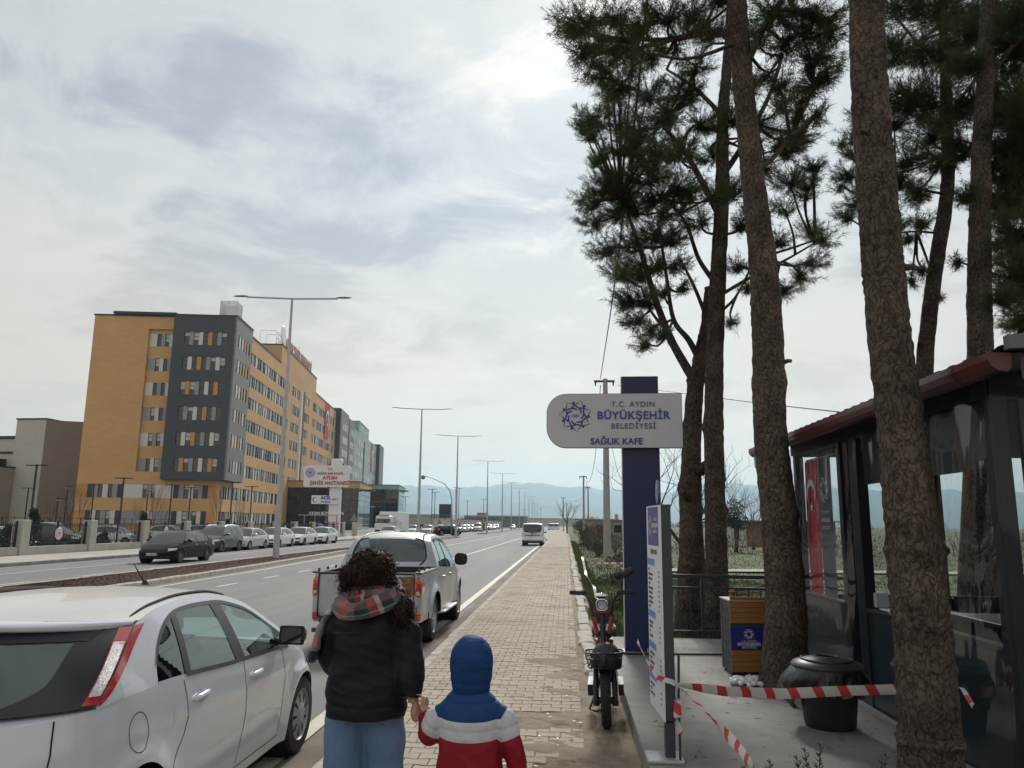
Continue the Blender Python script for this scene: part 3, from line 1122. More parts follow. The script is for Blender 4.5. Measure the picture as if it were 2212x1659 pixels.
def crescent_star(mb,cx_,cz_,R,y,mi=1,flip=1,th=0.02,turn=0.0):
 """Turkish crescent and star in the x-z plane facing -y"""
 outer,inner=[],[]
 a0=math.acos((0.0625*4+1-0.64)/(2*0.25))if False else radians(36)
 P=[]
 for k in range(25):
  a=a0+(2*pi-2*a0)*k/24
  P.append((R*cos(a),R*sin(a)))
 r2,off=0.8*R,0.25*R
 b0=atan2(R*sin(a0),R*cos(a0)-off)
 for k in range(25):
  b=2*pi-b0-(2*pi-2*b0)*k/24
  P.append((off+r2*cos(b),r2*sin(b)))
 ct,st=cos(turn),sin(turn)
 pts=[(x*ct-z*st,x*st+z*ct)for x,z in P]
 n_=25
 vs=[(cx_+flip*x,y,cz_+z)for x,z in pts]
 fs=[(k,k+1,2*n_-2-k,2*n_-1-k)for k in range(n_-1)]
 mb.add(vs,fs,mi)
 sx_,sr=0.70*R+0.33*R,0.40*R
 star=[]
 for k in range(10):
  a=pi+k*pi/5
  rr=sr if k%2==0 else sr*0.382
  x,z=sx_+rr*cos(a),rr*sin(a)
  star.append((x*ct-z*st,x*st+z*ct))
 c0=(sx_*ct,sx_*st)
 vs=[(cx_+flip*c0[0],y,cz_+c0[1])]+[(cx_+flip*x,y,cz_+z)for x,z in star]
 mb.add(vs,[(0,1+k,1+(k+1)%10)for k in range(10)],mi)
redflag=mat('flag_red',(0.48,0.022,0.032),0.7)
flagwhite=mat('flag_white',(0.75,0.75,0.75),0.7)
def long_flag(name,label,s,w,z0,z1,xo,turnpart=True):
 mb=MB()
 mb.grid(lambda a,b:(a*w,-0.08-0.05*sin(a*9+b*5),lerp(z0,z1,b)),10,20,mi=0)
 crescent_star(mb,w*0.5,lerp(z0,z1,0.62),w*0.33,-0.20,1,1,turn=-pi/2)
 th=thing(name,label,'flag',(*HP,0),HA)
 o=mb.build('cloth',[redflag,flagwhite],th,smooth=True)
 o.location=(xo,s,0)
 o.rotation_euler=(0,0,pi/2)
 bar=MB().tube([(xo+.1,s-.1,z1),(xo+.1,s+w+.1,z1)],0.05,6).build('top_bar',steel,th)
 return th
long_flag('hanging_flag','long red flag with white crescent and star hung on the orange facade',92.2,6.3,24.9,35.0,-1.46)
# grey and slate end pieces, then the teal block beyond
endp=thing('hospital_link','slate and grey link block between the orange and the teal hospital wings','building',(*HP,0),HA)
e1=MB()
e1.bb(-22,-0.3,111.0,128.0,0,36.0,mi=0)
e1.bb(-0.35,0.0,111.8,128.0,8.0,36.05,mi=1)
e1.bb(-22,-0.1,110.9,128.1,36.0,36.25,mi=2)
eo=e1.build('wall',[slate,midgrey,roofdark],endp)
e2=MB()
e2.bb(-22,-0.3,128.1,141.4,0,35.4,mi=0)
e2.bb(-0.35,0.01,129.4,141.4,8.0,35.45,mi=1)
e2.build('rear_wall',[slate,midgrey],endp)
tb=thing('teal_hospital_block','pale teal hospital block with grey windows and dark far end','building',(*HP,0),HA)
t=MB()
t.bb(-23,-1.5,141.4,224,0,35.15,mi=0)
t.bb(-16,-1.49,164,194,35.15,39.0,mi=0)
t.bb(-23,0.0,224,242,0,36.4,mi=1)
t.bb(-0.3,0.02,226,242,8,36.45,mi=2)
t.bb(-23.1,-1.4,141.4,164,35.15,35.4,mi=3)
t.bb(-16.1,-1.4,163.9,194.1,39.0,39.2,mi=3)
t.bb(-1.6,-1.3,179.4,182.2,10,32.8,mi=1)
t.build('wall',[teal,slate,midgrey,roofdark],tb)
wb=MB()
r=random.Random(8)
def far_band(mb,s0,s1,z,lx):
 s=s0
 while s<s1:
  mb.bb(lx-.1,lx+.02,s,s+0.75,z-WH,z,mi=0)
  mb.bb(lx-.1,lx+.04,s+.75,s+1.75,z-WH,z,mi=r.choice([1,2,2]))
  s+=1.75
for z in ROWS+[7.45]:
 for a,b in((143,163),(165,178),(184,189),(194,203),(209,223)):
  far_band(wb,a,b,z,-1.5)
 far_band(wb,133,140,z,0.0)
 far_band(wb,116,126,z,0.0)
for s in(168,172,176,183,186):
 wb.bb(-1.5,-1.45,s,s+1.5,36,37.8,mi=0)
tag(wb.build('windows',[winglass,p_grey,p_cream],tb),kind='stuff')
f2=long_flag('hanging_flag','long red flag hung on the far teal hospital block',203.5,5.6,22.5,35.0,-1.46)
# dark glass entrance pavilions in front of the long side
def pavilion(name,label,s0,s1,x1,h,band_m,seed):
 th=thing(name,label,'building',(*HP,0),HA)
 r=random.Random(seed)
 body=MB()
 body.bb(-2.0,x1-.3,s0+.3,s1-.3,0,h-1.5)
 body.build('glass_wall',DARKGLASS,th)
 fa=MB()
 fa.bb(-2.0,x1,s0,s1,h-1.5,h-0.15)
 fa.build('fascia',band_m,th)
 rf=MB()
 rf.bb(-2.05,x1+0.1,s0-0.1,s1+.1,h-0.15,h+0.05)
 rf.prism([(x1,s0+2),(x1+2.6,s0+3),(x1+2.6,s0+9),(x1,s0+9)],h-1.9,h-1.65)
 rf.build('roof_edge',roofdark,th)
 ml=MB()
 for x in np.arange(-1.5,x1-.4,1.55):
  ml.bb(x-.03,x+.03,s0+.24,s0+.3,0,h-1.5)
 z=1.2
 while z<h-1.6:
  ml.bb(-2,x1-.3,s0+.22,s0+.3,z,z+0.07)
  ml.bb(x1-.3,x1-.22,s0+.3,s1-.3,z,z+0.12,mi=1)
  z+=1.35
 ml.build('mullions',[winframe,p_grey],th)
 tints=[mat('pane_tint',(0.03,0.034,0.04),0.1),mat('pane_tint_dark',(0.02,0.018,0.018),0.12)]
 seen=set()
 for _ in range(26):
  k=(r.randrange(max(1,int((x1-1)/1.55))),r.randrange(int((h-3)/1.35)))
  if k in seen:
   continue
  seen.add(k)
  x,z=-1.5+1.55*k[0],1.27+1.35*k[1]
  MB().bb(x+.05,x+1.5,s0+.27,s0+.295,z,z+1.28).build('pane',tints[r.choice([0,0,1])],th)
 for k in range(4):
  for z0,z1 in((h-5.8,h-2.2),(0.3,3.0)):
   MB().bb(x1-.3,x1-.25,s0+.6+k*2.2,s0+2.6+k*2.2,z0,z1).build('pane',mat('sky_reflection_pane',(0.35,0.42,0.46),0.15,spec=0.8),th)  # reflected sky put into the base colour of these panes
 return th
pavilion('glass_pavilion','dark glass entrance pavilion with orange fascia below the orange block',51,74,14.6,10.85,orange,3)
pavilion('glass_pavilion','dark glass entrance pavilion with teal fascia below the teal block',132,160,16.8,14.0,teal,4)
# low cream and taupe wing at the far left
lw=thing('service_wing','low windowless cream and taupe hospital wing at the left edge','building',(-101.5,135,0),radians(-4))
q=MB()
q.bb(0,6.0,0,30,0,19.9,mi=0)
q.bb(6.0,20,0.02,30,0,19.8,mi=1)
q.v=[(x,y+(0 if x<=6.01 else(x-6)*0.62),z-(0 if x<=6.01 else 0.0))for x,y,z in q.v]
q.build('wall',[cream,taupe],lw)
q=MB()
q.bb(-0.15,6.1,-0.15,30,19.9,20.15)
q.build('parapet',roofdark,lw)
lw2=thing('service_block','stepped beige hospital block with dark roof edge behind bare saplings','building',(-112,128,0),radians(-4))
q=MB()
q.bb(-14,10.2,8,30,0,16.3,mi=0)
q.bb(-14,10.8,0,8,0,10.9,mi=1)
q.build('wall',[cream,mat('beige_cladding',(0.33,0.30,0.25),0.8,var=0.08,vscale=0.3)],lw2)
q=MB()
q.bb(-14.1,10.3,7.9,30,16.3,16.9)
q.bb(-14.1,10.3,7.86,7.9,13.6,14.0)
q.bb(-14.1,10.9,-.1,8.1,10.9,11.15)
q.bb(6.3,8.6,6,8,11.2,12.6)
q.build('roof_edge',roofdark,lw2)
for x,z,w,h in((3.2,4.6,1.3,3.4),(6.6,4.6,1.5,3.4),(5.9,0.2,1.6,2.4)):
 win(lw2,x,-0.06,z,w,h,'e',0)
# ================================================================== VEHICLES
carglass=glass_mat('car_glass',(0.33,0.40,0.385),0.07,0.012,gloss=(0.9,1.0,1.0))
carglass_near=glass_mat('car_glass_near',(0.50,0.57,0.55),0.10,0.01,gloss=(0.85,0.97,0.97))
darkcarglass=mat('dark_car_glass',(0.02,0.024,0.026),0.03,spec=0.9)
lightglass=mat('light_car_glass',(0.05,0.06,0.062),0.03,spec=1.0)
interior=mat('car_interior',(0.035,0.036,0.038),0.8)
seatm=mat('seat_cloth',(0.045,0.046,0.05),0.9,var=0.15,vscale=12)
seatlight=mat('seat_grey',(0.16,0.16,0.16),0.9)
tyre_m=rubber
rim_m=mat('alloy',(0.42,0.43,0.45),0.35,metal=0.7)
rim_dark=mat('alloy_dark',(0.16,0.165,0.17),0.4,metal=0.6)
headlamp=mat('headlamp',(0.62,0.66,0.70),0.12,spec=0.9)
redlamp=mat('red_lamp',(0.42,0.014,0.014),0.12,spec=0.9,coat=1.0)
orangelamp=mat('orange_lamp',(0.45,0.11,0.015),0.15,coat=1.0)
clearlamp=mat('clear_lamp',(0.46,0.45,0.44),0.16,spec=0.8,coat=1.0,bump=0.6,bscale=70,var=0.25,vscale=25)
platew=mat('plate_white',(0.62,0.62,0.62),0.5)
plateb=mat('plate_blue',(0.02,0.06,0.3),0.5)
trimgrey=mat('grey_trim',(0.05,0.05,0.053),0.6)
def paint(name,col,metal=0.0,rough=0.32,var=0.03,dust=None):
 return mat('paint_'+name,col,rough,metal=metal,coat=0.7,var=var,vscale=2.0,rvar=0.08,col2=dust,c2scale=1.2,c2lo=0.5,c2hi=0.9)
class Car:
 """body built from a plan outline, a lower edge with wheel arches, a belt line and a roof rail; x forward from the rear bumper, y left"""
 def __init__(s,sp):
  s.p=sp
  s.L,s.b=sp['L'],sp['W']/2
  s.ra,s.fa=sp.get('rear_cap',0.45),sp.get('front_cap',0.75)
  s.rn,s.fn=sp.get('rear_n',3.4),sp.get('front_n',2.9)
  s.top=sp['belt']
  s.wheels=(sp['rear_axle'],sp['rear_axle']+sp['wb'])
  s.R=sp['arch']
  s.zc=sp['tr']
  s.zb=sp.get('sill',0.22)
 def outline(s,t):
  """t 0..1 rear cap, 1..2 side, 2..3 front cap: x, y (left side), end weight"""
  if t<1:
   ph=t*pi/2
   x=s.ra-s.ra*max(0,cos(ph))**(2/s.rn)
   y=s.b*max(0,sin(ph))**(2/s.rn)
   return x,y*s.taper(x),1-x/s.ra
  if t<=2:
   x=lerp(s.ra,s.L-s.fa,t-1)
   return x,s.b*s.taper(x),0.0
  ph=(3-t)*pi/2
  x=s.fa-s.fa*max(0,cos(ph))**(2/s.fn)
  y=s.b*max(0,sin(ph))**(2/s.fn)
  return s.L-x,y*s.taper(s.L-x),-(1-x/s.fa)
 def taper(s,x):
  c=s.L*0.47
  return 1-0.045*((x-c)/(s.L/2))**2*(1.25 if x>c else 0.9)
 def tx(s,x):
  if x<s.ra:
   return math.acos(min(1,(1-max(0.0,x/s.ra))**(s.rn/2)))/(pi/2)
  if x>s.L-s.fa:
   return 3-math.acos(min(1,(1-max(0.0,(s.L-x)/s.fa))**(s.fn/2)))/(pi/2)
  return 1+(x-s.ra)/(s.L-s.fa-s.ra)
 def low(s,x,side_w):
  z=s.zb
  if side_w>0.82:
   for wx in s.wheels:
    d=abs(x-wx)
    if d<s.R:
     z=max(z,s.zc+sqrt(s.R**2-d**2))
  return z
 def prof(s,z,x):
  p=s.p
  zt=interp(s.top,x)
  zm=p.get('wide_z',0.62)
  if z<zm:
   k=(zm-z)/(zm-0.15)
   f=1-p.get('tuck',0.055)*k**2.2
  else:
   k=(z-zm)/max(0.05,zt-zm)
   f=1-p.get('shoulder',0.035)*k**2.0
  y=f
  for wx in s.wheels:
   d=sqrt((x-wx)**2+(z-s.zc)**2)-s.R
   y+=p.get('flare',0.016)*exp(-(d/p.get('flare_w',0.07))**2)/s.b*1.0
  cr=p.get('crease')
  if cr:
   y+=cr[1]/s.b*exp(-((z-interp(cr[0],x))/0.03)**2)
  return y
 def P(s,t,z,side=1,off=0.0):
  x,y,e=s.outline(t)
  y*=s.prof(z,x)
  if e>0:
   x+=interp(s.p['rear_z'],z)*e
  elif e<0:
   x-=interp(s.p['front_z'],z)*(-e)
  v=Vector((x,side*y,z))
  if off:
   h=0.004
   a=s.P(min(3,t+h),z,side)-s.P(max(0,t-h),z,side)
   b_=s.P(t,z+h,side)-s.P(t,z-h,side)
   n=a.cross(b_)
   if n.length>1e-12:
    n.normalize()
    c=Vector((s.L/2,0,z))
    if n.dot(v-c)<0:
     n=-n
    v+=n*off
  return v
 # ---- lower body
 def body(s,cabin=None):
  mb=MB()
  ts=[k/12 for k in range(12)]
  xs=set(np.linspace(s.ra,s.L-s.fa,34))
  for wx in s.wheels:
   for k in range(-9,10):
    xs.add(wx+s.R*sin(k/9*pi/2)*0.9999)
   xs.add(wx-s.R*1.004)
   xs.add(wx+s.R*1.004)
  xs=sorted(x for x in xs if s.ra<=x<=s.L-s.fa)
  ts+=[s.tx(x)for x in xs]+[2+k/14 for k in range(1,15)]
  # front arch may run into the front cap
  for wx in s.wheels:
   for k in range(-9,10):
    x=wx+s.R*sin(k/9*pi/2)*0.9999
    if x>s.L-s.fa:
     q=(s.L-x)/s.fa
     ph=math.acos(min(1,max(0,(1-q))**(s.fn/2)))
     ts.append(3-ph/(pi/2))
    if x<s.ra:
     q=x/s.ra
     ph=math.acos(min(1,max(0,(1-q))**(s.rn/2)))
     ts.append(ph/(pi/2))
  ts=sorted(set(round(t,5)for t in ts))
  nf=15
  for side in(1,-1):
   vs=[]
   for t in ts:
    x,y,e=s.outline(t)
    z0=s.low(x,y/s.b/max(0.5,s.taper(x)))
    z1=interp(s.top,x)
    for k in range(nf+1):
     f=k/nf
     vs.append(s.P(t,lerp(z0,z1,f),side))
   n=nf+1
   fs=[]
   for i in range(len(ts)-1):
    for k in range(nf):
     q=(i*n+k,(i+1)*n+k,(i+1)*n+k+1,i*n+k+1)
     fs.append(q if side<0 else q[::-1])
   mb.add(vs,fs)
  s.ts=ts
  # bonnet and (if any) boot lid: arcs across from edge to edge
  def deck(t0,t1,crown,n=16,m=14,dropn=2.2):
   tt=[lerp(t0,t1,i/n)for i in range(n+1)]
   vs=[]
   for t in tt:
    x,y,e=s.outline(t)
    p=s.P(t,interp(s.top,x),1)
    cr=crown(x)
    for k in range(m+1):
     a=-1+2*k/m
     vs.append((p.x,p.y*a,p.z+cr*(1-abs(a)**dropn)))
   fs=[(i*(m+1)+k,i*(m+1)+k+1,(i+1)*(m+1)+k+1,(i+1)*(m+1)+k)for i in range(n)for k in range(m)]
   mb.add(vs,[f[::-1]for f in fs])
  xc=s.p['cowl']
  deck(s.tx(xc)if xc<s.L-s.fa else 2.0,3.0,lambda x:s.p.get('hood_crown',0.07)*min(1,(s.L-x)/0.5+0.15),22)
  if s.p.get('boot'):
   deck(0.0,s.tx(s.p['boot'])if s.p['boot']>s.ra else 1.0,lambda x:0.04*min(1,x/0.3+0.1),14)
  return mb
 # ---- greenhouse
 def rail(s,x):
  return interp(s.p['rail'],x)
 def sideP(s,x,z,side=1,off=0.0):
  """point of the upper side at x,z"""
  zb=interp(s.top,x)
  if x<s.ra:
   q=max(0.0,x/s.ra)
   t=math.acos(min(1,(1-q)**(s.rn/2)))/(pi/2)
  elif x>s.L-s.fa:
   q=(s.L-x)/s.fa
   t=3-math.acos(min(1,(1-q)**(s.fn/2)))/(pi/2)
  else:
   t=s.tx(x)
  xo,y0,e=s.outline(t)
  y=y0*s.prof(zb,x)
  dz=max(0.0,z-zb)
  H=s.p['H']-1.0
  y-=s.p.get('tumble',0.30)*dz+s.p.get('tumble2',0.22)*dz*dz/H
  return Vector((x,side*(y+off),z))
 def upper(s):
  """returns dict of MB: frame (paint), roof, glass_front, glass_rear, glass_side"""
  p=s.p
  out={k:MB()for k in('roof','windscreen','rear_window')}
  out['frame'],out['side_glass']={},{}
  cuts=sorted(q[0]for q in p.get('pillars',[]))
  x0,x1=p['rail'][0][0],p['rail'][-1][0]
  w0,w1=p['dlo']
  N=46
  ins=p.get('inset',0.055)
  lo=p.get('sill_up',0.015)
  def zlo(x):
   return interp(s.top,x)+lo
  def zhi(x):
   h=s.rail(x)-ins
   ra_,rb=p.get('dlo_round',(0.25,0.5))
   g=1.0
   if x<w0+ra_:
    q=max(0,(x-w0)/ra_)
    g=sqrt(max(0,1-(1-q)**2))if p.get('dlo_shape','round')=='round' else q
   return max(zlo(x)+0.001,zlo(x)+(h-zlo(x))*g)
  s.zlo,s.zhi=zlo,zhi
  cols=[lerp(x0,w0,i/8)for i in range(8)]+[w0+(w1-w0)*(1-cos(pi*i/N))/2 for i in range(N+1)]+[lerp(w1,x1,i/6)for i in range(1,7)]
  for side in(1,-1):
   for(a,b_)in zip(cols,cols[1:]):
    inside=a>=w0-1e-9 and b_<=w1+1e-9
    def strip(key,f0,f1,nz):
     vs=[]
     for x in(a,b_):
      for k in range(nz+1):
       z=lerp(f0(x),f1(x),k/nz)
       vs.append(s.sideP(x,z,side))
     fs=[(k,nz+1+k,nz+2+k,k+1)for k in range(nz)]
     kk=side if key=='frame' else(side,sum(1 for c_ in cuts if c_<(a+b_)/2))
     out[key].setdefault(kk,MB()).add(vs,fs if side<0 else[q[::-1]for q in fs])
    if inside:
     strip('frame',lambda x:interp(s.top,x)-0.01,zlo,1)
     strip('side_glass',zlo,zhi,6)
     strip('frame',zhi,s.rail,2)
    else:
     strip('frame',lambda x:interp(s.top,x)-0.01,s.rail,8)
  # top surface between the rails
  xa,xb=p['roof']
  n,m=40,18
  def cross(x,key_bulge):
   z=s.rail(x)
   pr=s.sideP(x,z,1)
   return pr
  def surf(x0_,x1_,key,n_,bul0,bul1):
   vs=[]
   for i in range(n_+1):
    x=lerp(x0_,x1_,i/n_)
    pr=cross(x,0)
    bul=lerp(bul0,bul1,i/n_)
    cr=p.get('roof_crown',0.05)
    for k in range(m+1):
     a=-1+2*k/m
     w=1-abs(a)**2.4
     vs.append((pr.x+bul*w,pr.y*a,pr.z+cr*w*(1 if key=='roof' else lerp(*((p.get('rear_crown',0.0),1)if key=='rear_window' else(1,0.25)),i/n_))))
   fs=[(i*(m+1)+k,i*(m+1)+k+1,(i+1)*(m+1)+k+1,(i+1)*(m+1)+k)for i in range(n_)for k in range(m)]
   out[key].add(vs,[q[::-1]for q in fs])
  bR,bF=p.get('rear_bulge',-0.06),p.get('front_bulge',0.10)
  surf(x0,xa,'rear_window',16,p.get('rear_bulge0',-0.12),bR)
  surf(xa,xb,'roof',n,bR,bF)
  surf(xb,x1,'windscreen',18,bF,p.get('front_bulge1',0.16))
  return out
 def side_patch(s,mb,x0,x1,z0,z1,side,off=0.003,nx=4,nz=4,mi=0):
  """patch of the upper side; x0..z1 may be functions (z edges of x, x edges of the height fraction)"""
  vs=[]
  for i in range(nx+1):
   for k in range(nz+1):
    fz=k/nz
    xa=x0(fz)if callable(x0)else x0
    xb=x1(fz)if callable(x1)else x1
    x=lerp(xa,xb,i/nx)
    za=z0(x)if callable(z0)else z0
    zb_=z1(x)if callable(z1)else z1
    vs.append(s.sideP(x,lerp(za,zb_,fz),side,off))
  fs=[(i*(nz+1)+k,(i+1)*(nz+1)+k,(i+1)*(nz+1)+k+1,i*(nz+1)+k+1)for i in range(nx)for k in range(nz)]
  mb.add(vs,fs if side<0 else[q[::-1]for q in fs],mi)
 def low_patch(s,mb,t0,t1,z0,z1,side,off=0.004,nt=6,nz=4,mi=0):
  vs=[]
  for i in range(nt+1):
   for k in range(nz+1):
    fz=k/nz
    ta=t0(fz)if callable(t0)else t0
    tb_=t1(fz)if callable(t1)else t1
    t=lerp(ta,tb_,i/nt)
    ft=i/nt
    za=z0(ft)if callable(z0)else z0
    zb_=z1(ft)if callable(z1)else z1
    vs.append(s.P(t,lerp(za,zb_,fz),side,off))
  fs=[(i*(nz+1)+k,(i+1)*(nz+1)+k,(i+1)*(nz+1)+k+1,i*(nz+1)+k+1)for i in range(nt)for k in range(nz)]
  mb.add(vs,fs if side<0 else[q[::-1]for q in fs],mi)
 def ribbon(s,mb,pts,side,w=0.006,off=0.0015,mi=0):
  """thin dark joint along points (x,z) of the lower body side"""
  prev=None
  for(xa,za),(xb,zb_)in zip(pts,pts[1:]):
   d=Vector((xb-xa,zb_-za))
   n_=max(1,int(d.length/0.04))
   d.normalize()
   px,pz=-d.y*w/2,d.x*w/2
   vs=[]
   for i in range(n_+1):
    x,z=lerp(xa,xb,i/n_),lerp(za,zb_,i/n_)
    for sg in(-1,1):
     xx,z2=x+sg*px,z+sg*pz
     if xx<s.ra:
      rz_=interp(s.p['rear_z'],z2)
      xx=max(0.0,(xx-rz_)/(1-rz_/s.ra))
     if z2>interp(s.top,xx):
      vs.append(s.sideP(xx,z2,side,off))
     else:
      vs.append(s.P(s.tx(xx),z2,side,off))
   mb.add(vs,[(2*i,2*i+1,2*i+3,2*i+2)for i in range(n_)],mi)
def sides(d,name,m,root,smooth):
 for k in d:
  d[k].build(name,m,root,smooth=smooth)
def wheel_meshes(R,w,spokes=10,style='steel'):
 """tyre and rim about the y axis, outer face at -y"""
 ty=MB()
 rr=R*0.66
 M=Matrix.Rotation(pi/2,3,'X')
 ty.lathe([(rr,-w/2+.01),(rr*1.04,-w/2),(R*0.93,-w/2+.004),(R*0.985,-w/2+.025),(R,-w/2+.05),(R,w/2-.05),(R*0.985,w/2-.025),(R*0.93,w/2-.004),(rr,w/2)],36,M=M)
 rm=MB()
 d=w/2
 rm.lathe([(rr*1.0,d-0.004),(rr*0.96,d-0.002),(rr*0.9,d-0.03),(rr*0.86,d-0.10)],36,M=M)
 if style=='steel':
  rm.lathe([(rr*0.9,d-0.028),(rr*0.72,d-0.012),(rr*0.3,d-0.002),(rr*0.26,d+0.004),(0.0,d+0.006)],36,M=M)
  for k in range(spokes):
   a=2*pi*(k+.5)/spokes
   c,sn=cos(a),sin(a)
   for r0,r1,wd in((rr*0.45,rr*0.82,0.017),):
    q=[(r0,-wd*.5),(r1,-wd),(r1,wd),(r0,wd*.5)]
    vs=[(x*c-z*sn,-(d-0.0035-0.012*(x/rr-.3)),x*sn+z*c)for x,z in q]
    rm.add(vs,[(0,1,2,3)],1)
 else:
  rm.lathe([(rr*0.22,d-0.02),(rr*0.2,d-0.008),(0,d-0.006)],20,M=M)
  rm.lathe([(rr*0.88,d-0.11),(0.02,d-0.11)],24,M=M,mi=1)
  for k in range(spokes):
   a=2*pi*k/spokes
   c,sn=cos(a),sin(a)
   wd0,wd1=rr*0.10,rr*0.075
   q=[(rr*.15,-wd0),(rr*.93,-wd1),(rr*.93,wd1),(rr*.15,wd0)]
   top=[(x*c-z*sn,-(d-0.012-0.012*(x/rr)),x*sn+z*c)for x,z in q]
   bot=[(x*c-z*sn,-(d-0.06),x*sn+z*c)for x,z in q]
   rm.add(top+bot,[(0,1,2,3),(0,4,5,1),(3,2,6,7),(1,5,6,2)])
 return ty,rm
WCACHE={}
def add_wheel(root,x,y,R,w,side,style='alloy',rim=None,spokes=7,steer=0.0):
 key=(R,w,style,spokes,(rim or rim_m).name)
 if key not in WCACHE:
  ty,rm=wheel_meshes(R,w,spokes,style)
  a=ty.build('tyre',tyre_m,smooth=35)
  b=rm.build('rim',[rim or rim_m,darkgap],smooth=30)
  WCACHE[key]=(a.data,b.data)
  bpy.data.objects.remove(a)
  bpy.data.objects.remove(b)
 e=bpy.data.objects.new('wheel',None)
 COL.objects.link(e)
 e.parent=root
 e.location=(x,y,R)
 e.rotation_euler=(0,0,(0 if side<0 else pi)+steer)
 link('tyre',WCACHE[key][0],e)
 link('rim',WCACHE[key][1],e)
 return e
def mirror_mesh(sz=(0.14,0.22,0.15)):
 mb=MB()
 def f(a,b):
  th,ph=a*2*pi,b*pi
  cx_=-cos(ph)
  r_=max(0,sin(ph))**0.55
  y=r_*abs(cos(th))**0.7*(1 if cos(th)>0 else-1)
  z=r_*abs(sin(th))**0.7*(1 if sin(th)>0 else-1)
  x=cx_ if cx_>-0.2 else-0.2-0.1*(-cx_-.2)
  return(x*sz[0],y*sz[1]/2,z*sz[2]/2)
 mb.grid(f,18,12,flip=True)
 return mb
def plain_car(name,label,spec,pm,loc,rz,group,glass=None,rim=None,face='front',cat='car',plate_txt=None,style='alloy',near=False,detail=True,rear_light=None):
 """a car with body, glass, lamps, wheels, mirrors, plates"""
 c=Car(spec)
 root=thing(name,label,cat,loc,rz,group)
 gm=glass or darkcarglass
 body=c.body().build('body',[pm],root,smooth=38)
 up=c.upper()
 sides(up['frame'],'pillar_frame',pm,root,38)
 up['roof'].build('roof',spec.get('roof_mat',pm),root,smooth=True)
 up['windscreen'].build('windscreen',gm,root,smooth=True)
 up['rear_window'].build('rear_window',spec.get('rear_glass',gm),root,smooth=True)
 sides(up['side_glass'],'side_window',gm,root,True)
 # window dividers
 for side in(1,-1):
  for xb,w,lean in spec.get('pillars',[]):
   pil=MB()
   c.side_patch(pil,lambda f,xb=xb,w=w,lean=lean:xb-w/2+lean*f,lambda f,xb=xb,w=w,lean=lean:xb+w/2+lean*f,c.zlo,c.zhi,side,0.004,2,6)
   pil.build('door_pillar',spec.get('pillar_mat',black),root)
 # underside, wheel housings
 un=MB()
 un.bb(0.25,c.L-0.3,-c.b*.78,c.b*.78,0.2,0.34)
 for wx in c.wheels:
  for side in(1,-1):
   un.lathe([(c.R*1.0,-0.0),(c.R*1.0,0.32),(0.0,0.32)],20,(wx,side*(c.b-0.045),c.zc),M=Matrix.Rotation(pi/2*side,3,'X'),a0=0,a1=2*pi)
 un.build('underbody',darkgap,root)
 for wx in c.wheels:
  for side in(1,-1):
   add_wheel(root,wx,side*(c.b-spec.get('tw',0.2)/2-0.012),spec['tr'],spec.get('tw',0.2),side,style,rim,spec.get('spokes',7))
 if detail:
  gl=MB()
  for side in(1,-1):
   c.low_patch(gl,2.42 if c.fn<3.5 else 2.5,3.0,*spec.get('grille_z',(0.50,0.62)),side,0.004,8,2)
   c.low_patch(gl,2.45,3.0,*spec.get('intake_z',(0.24,0.36)),side,0.004,8,2)
  gl.build('grille',spec.get('grille_mat',black),root)
  for side in(1,-1):
   h=MB()
   z0,z1=spec.get('lamp_z',(0.58,0.74))
   c.low_patch(h,spec.get('lamp_t',(2.12,2.55))[0],spec.get('lamp_t',(2.12,2.55))[1],lambda f:z0+0.05*(1-f),lambda f:z1-0.03*f,side,0.005,8,4)
   h.build('headlight',headlamp,root,smooth=True)
   tl=MB()
   z0r,z1r=spec.get('tail_z',(0.72,0.95))
   c.low_patch(tl,spec.get('tail_t',(0.55,1.03))[0],spec.get('tail_t',(0.55,1.03))[1],z0r,z1r,side,0.005,8,4)
   tl.build('tail_light',rear_light or redlamp,root,smooth=True)
   mm=mirror_mesh().build('mirror',spec.get('mirror_mat',pm),root,smooth=True)
   xm=spec.get('mirror_x',spec['dlo'][1]-0.28)
   pt=c.sideP(xm,interp(c.top,xm)+0.07,side)
   mm.location=(pt.x,pt.y+side*0.13,pt.z+0.02)
   for hx in spec.get('handles',(1.25,2.25)):
    hb=MB()
    zc_=interp(c.top,hx)-0.12
    pt=c.P(c.tx(hx),zc_,side)
    hb.box((pt.x,pt.y+side*0.012,pt.z),(0.2,0.035,0.035),ch=0.012)
    hb.build('door_handle',spec.get('handle_mat',pm),root,smooth=40)
  jn=MB()
  for side in(1,-1):
   for ln in spec.get('joints',[]):
    c.ribbon(jn,ln,side,spec.get('joint_w',0.008))
  if jn.v:
   jn.build('panel_joints',darkgap,root)
  pl=MB()
  zf=spec.get('plate_z',(0.42,0.85))
  pl.bb(c.L-interp(spec['front_z'],zf[0])+0.0,c.L-interp(spec['front_z'],zf[0])+0.02,-0.26,0.26,zf[0]-.055,zf[0]+.055,mi=0)
  pl.bb(c.L-interp(spec['front_z'],zf[0])+0.0,c.L-interp(spec['front_z'],zf[0])+0.021,0.215,0.26,zf[0]-.054,zf[0]+.054,mi=1)
  if plate_txt:
   put_text(pl,plate_txt,0.1,(c.L-interp(spec['front_z'],zf[0])+0.022,0.0,zf[0]-.036),0.001,0.001,M=Matrix.Rotation(pi/2,3,'Z'),mi=2)
  pl.build('front_plate',[platew,plateb,black],root)
  pr=MB()
  xr=interp(spec['rear_z'],zf[1])
  pr.bb(xr-0.02,xr+0.0,-0.26,0.26,zf[1]-.055,zf[1]+.055,mi=0)
  pr.bb(xr-0.021,xr+0.0,0.215,0.26,zf[1]-.054,zf[1]+.054,mi=1)
  pr.build('rear_plate',[platew,plateb],root)
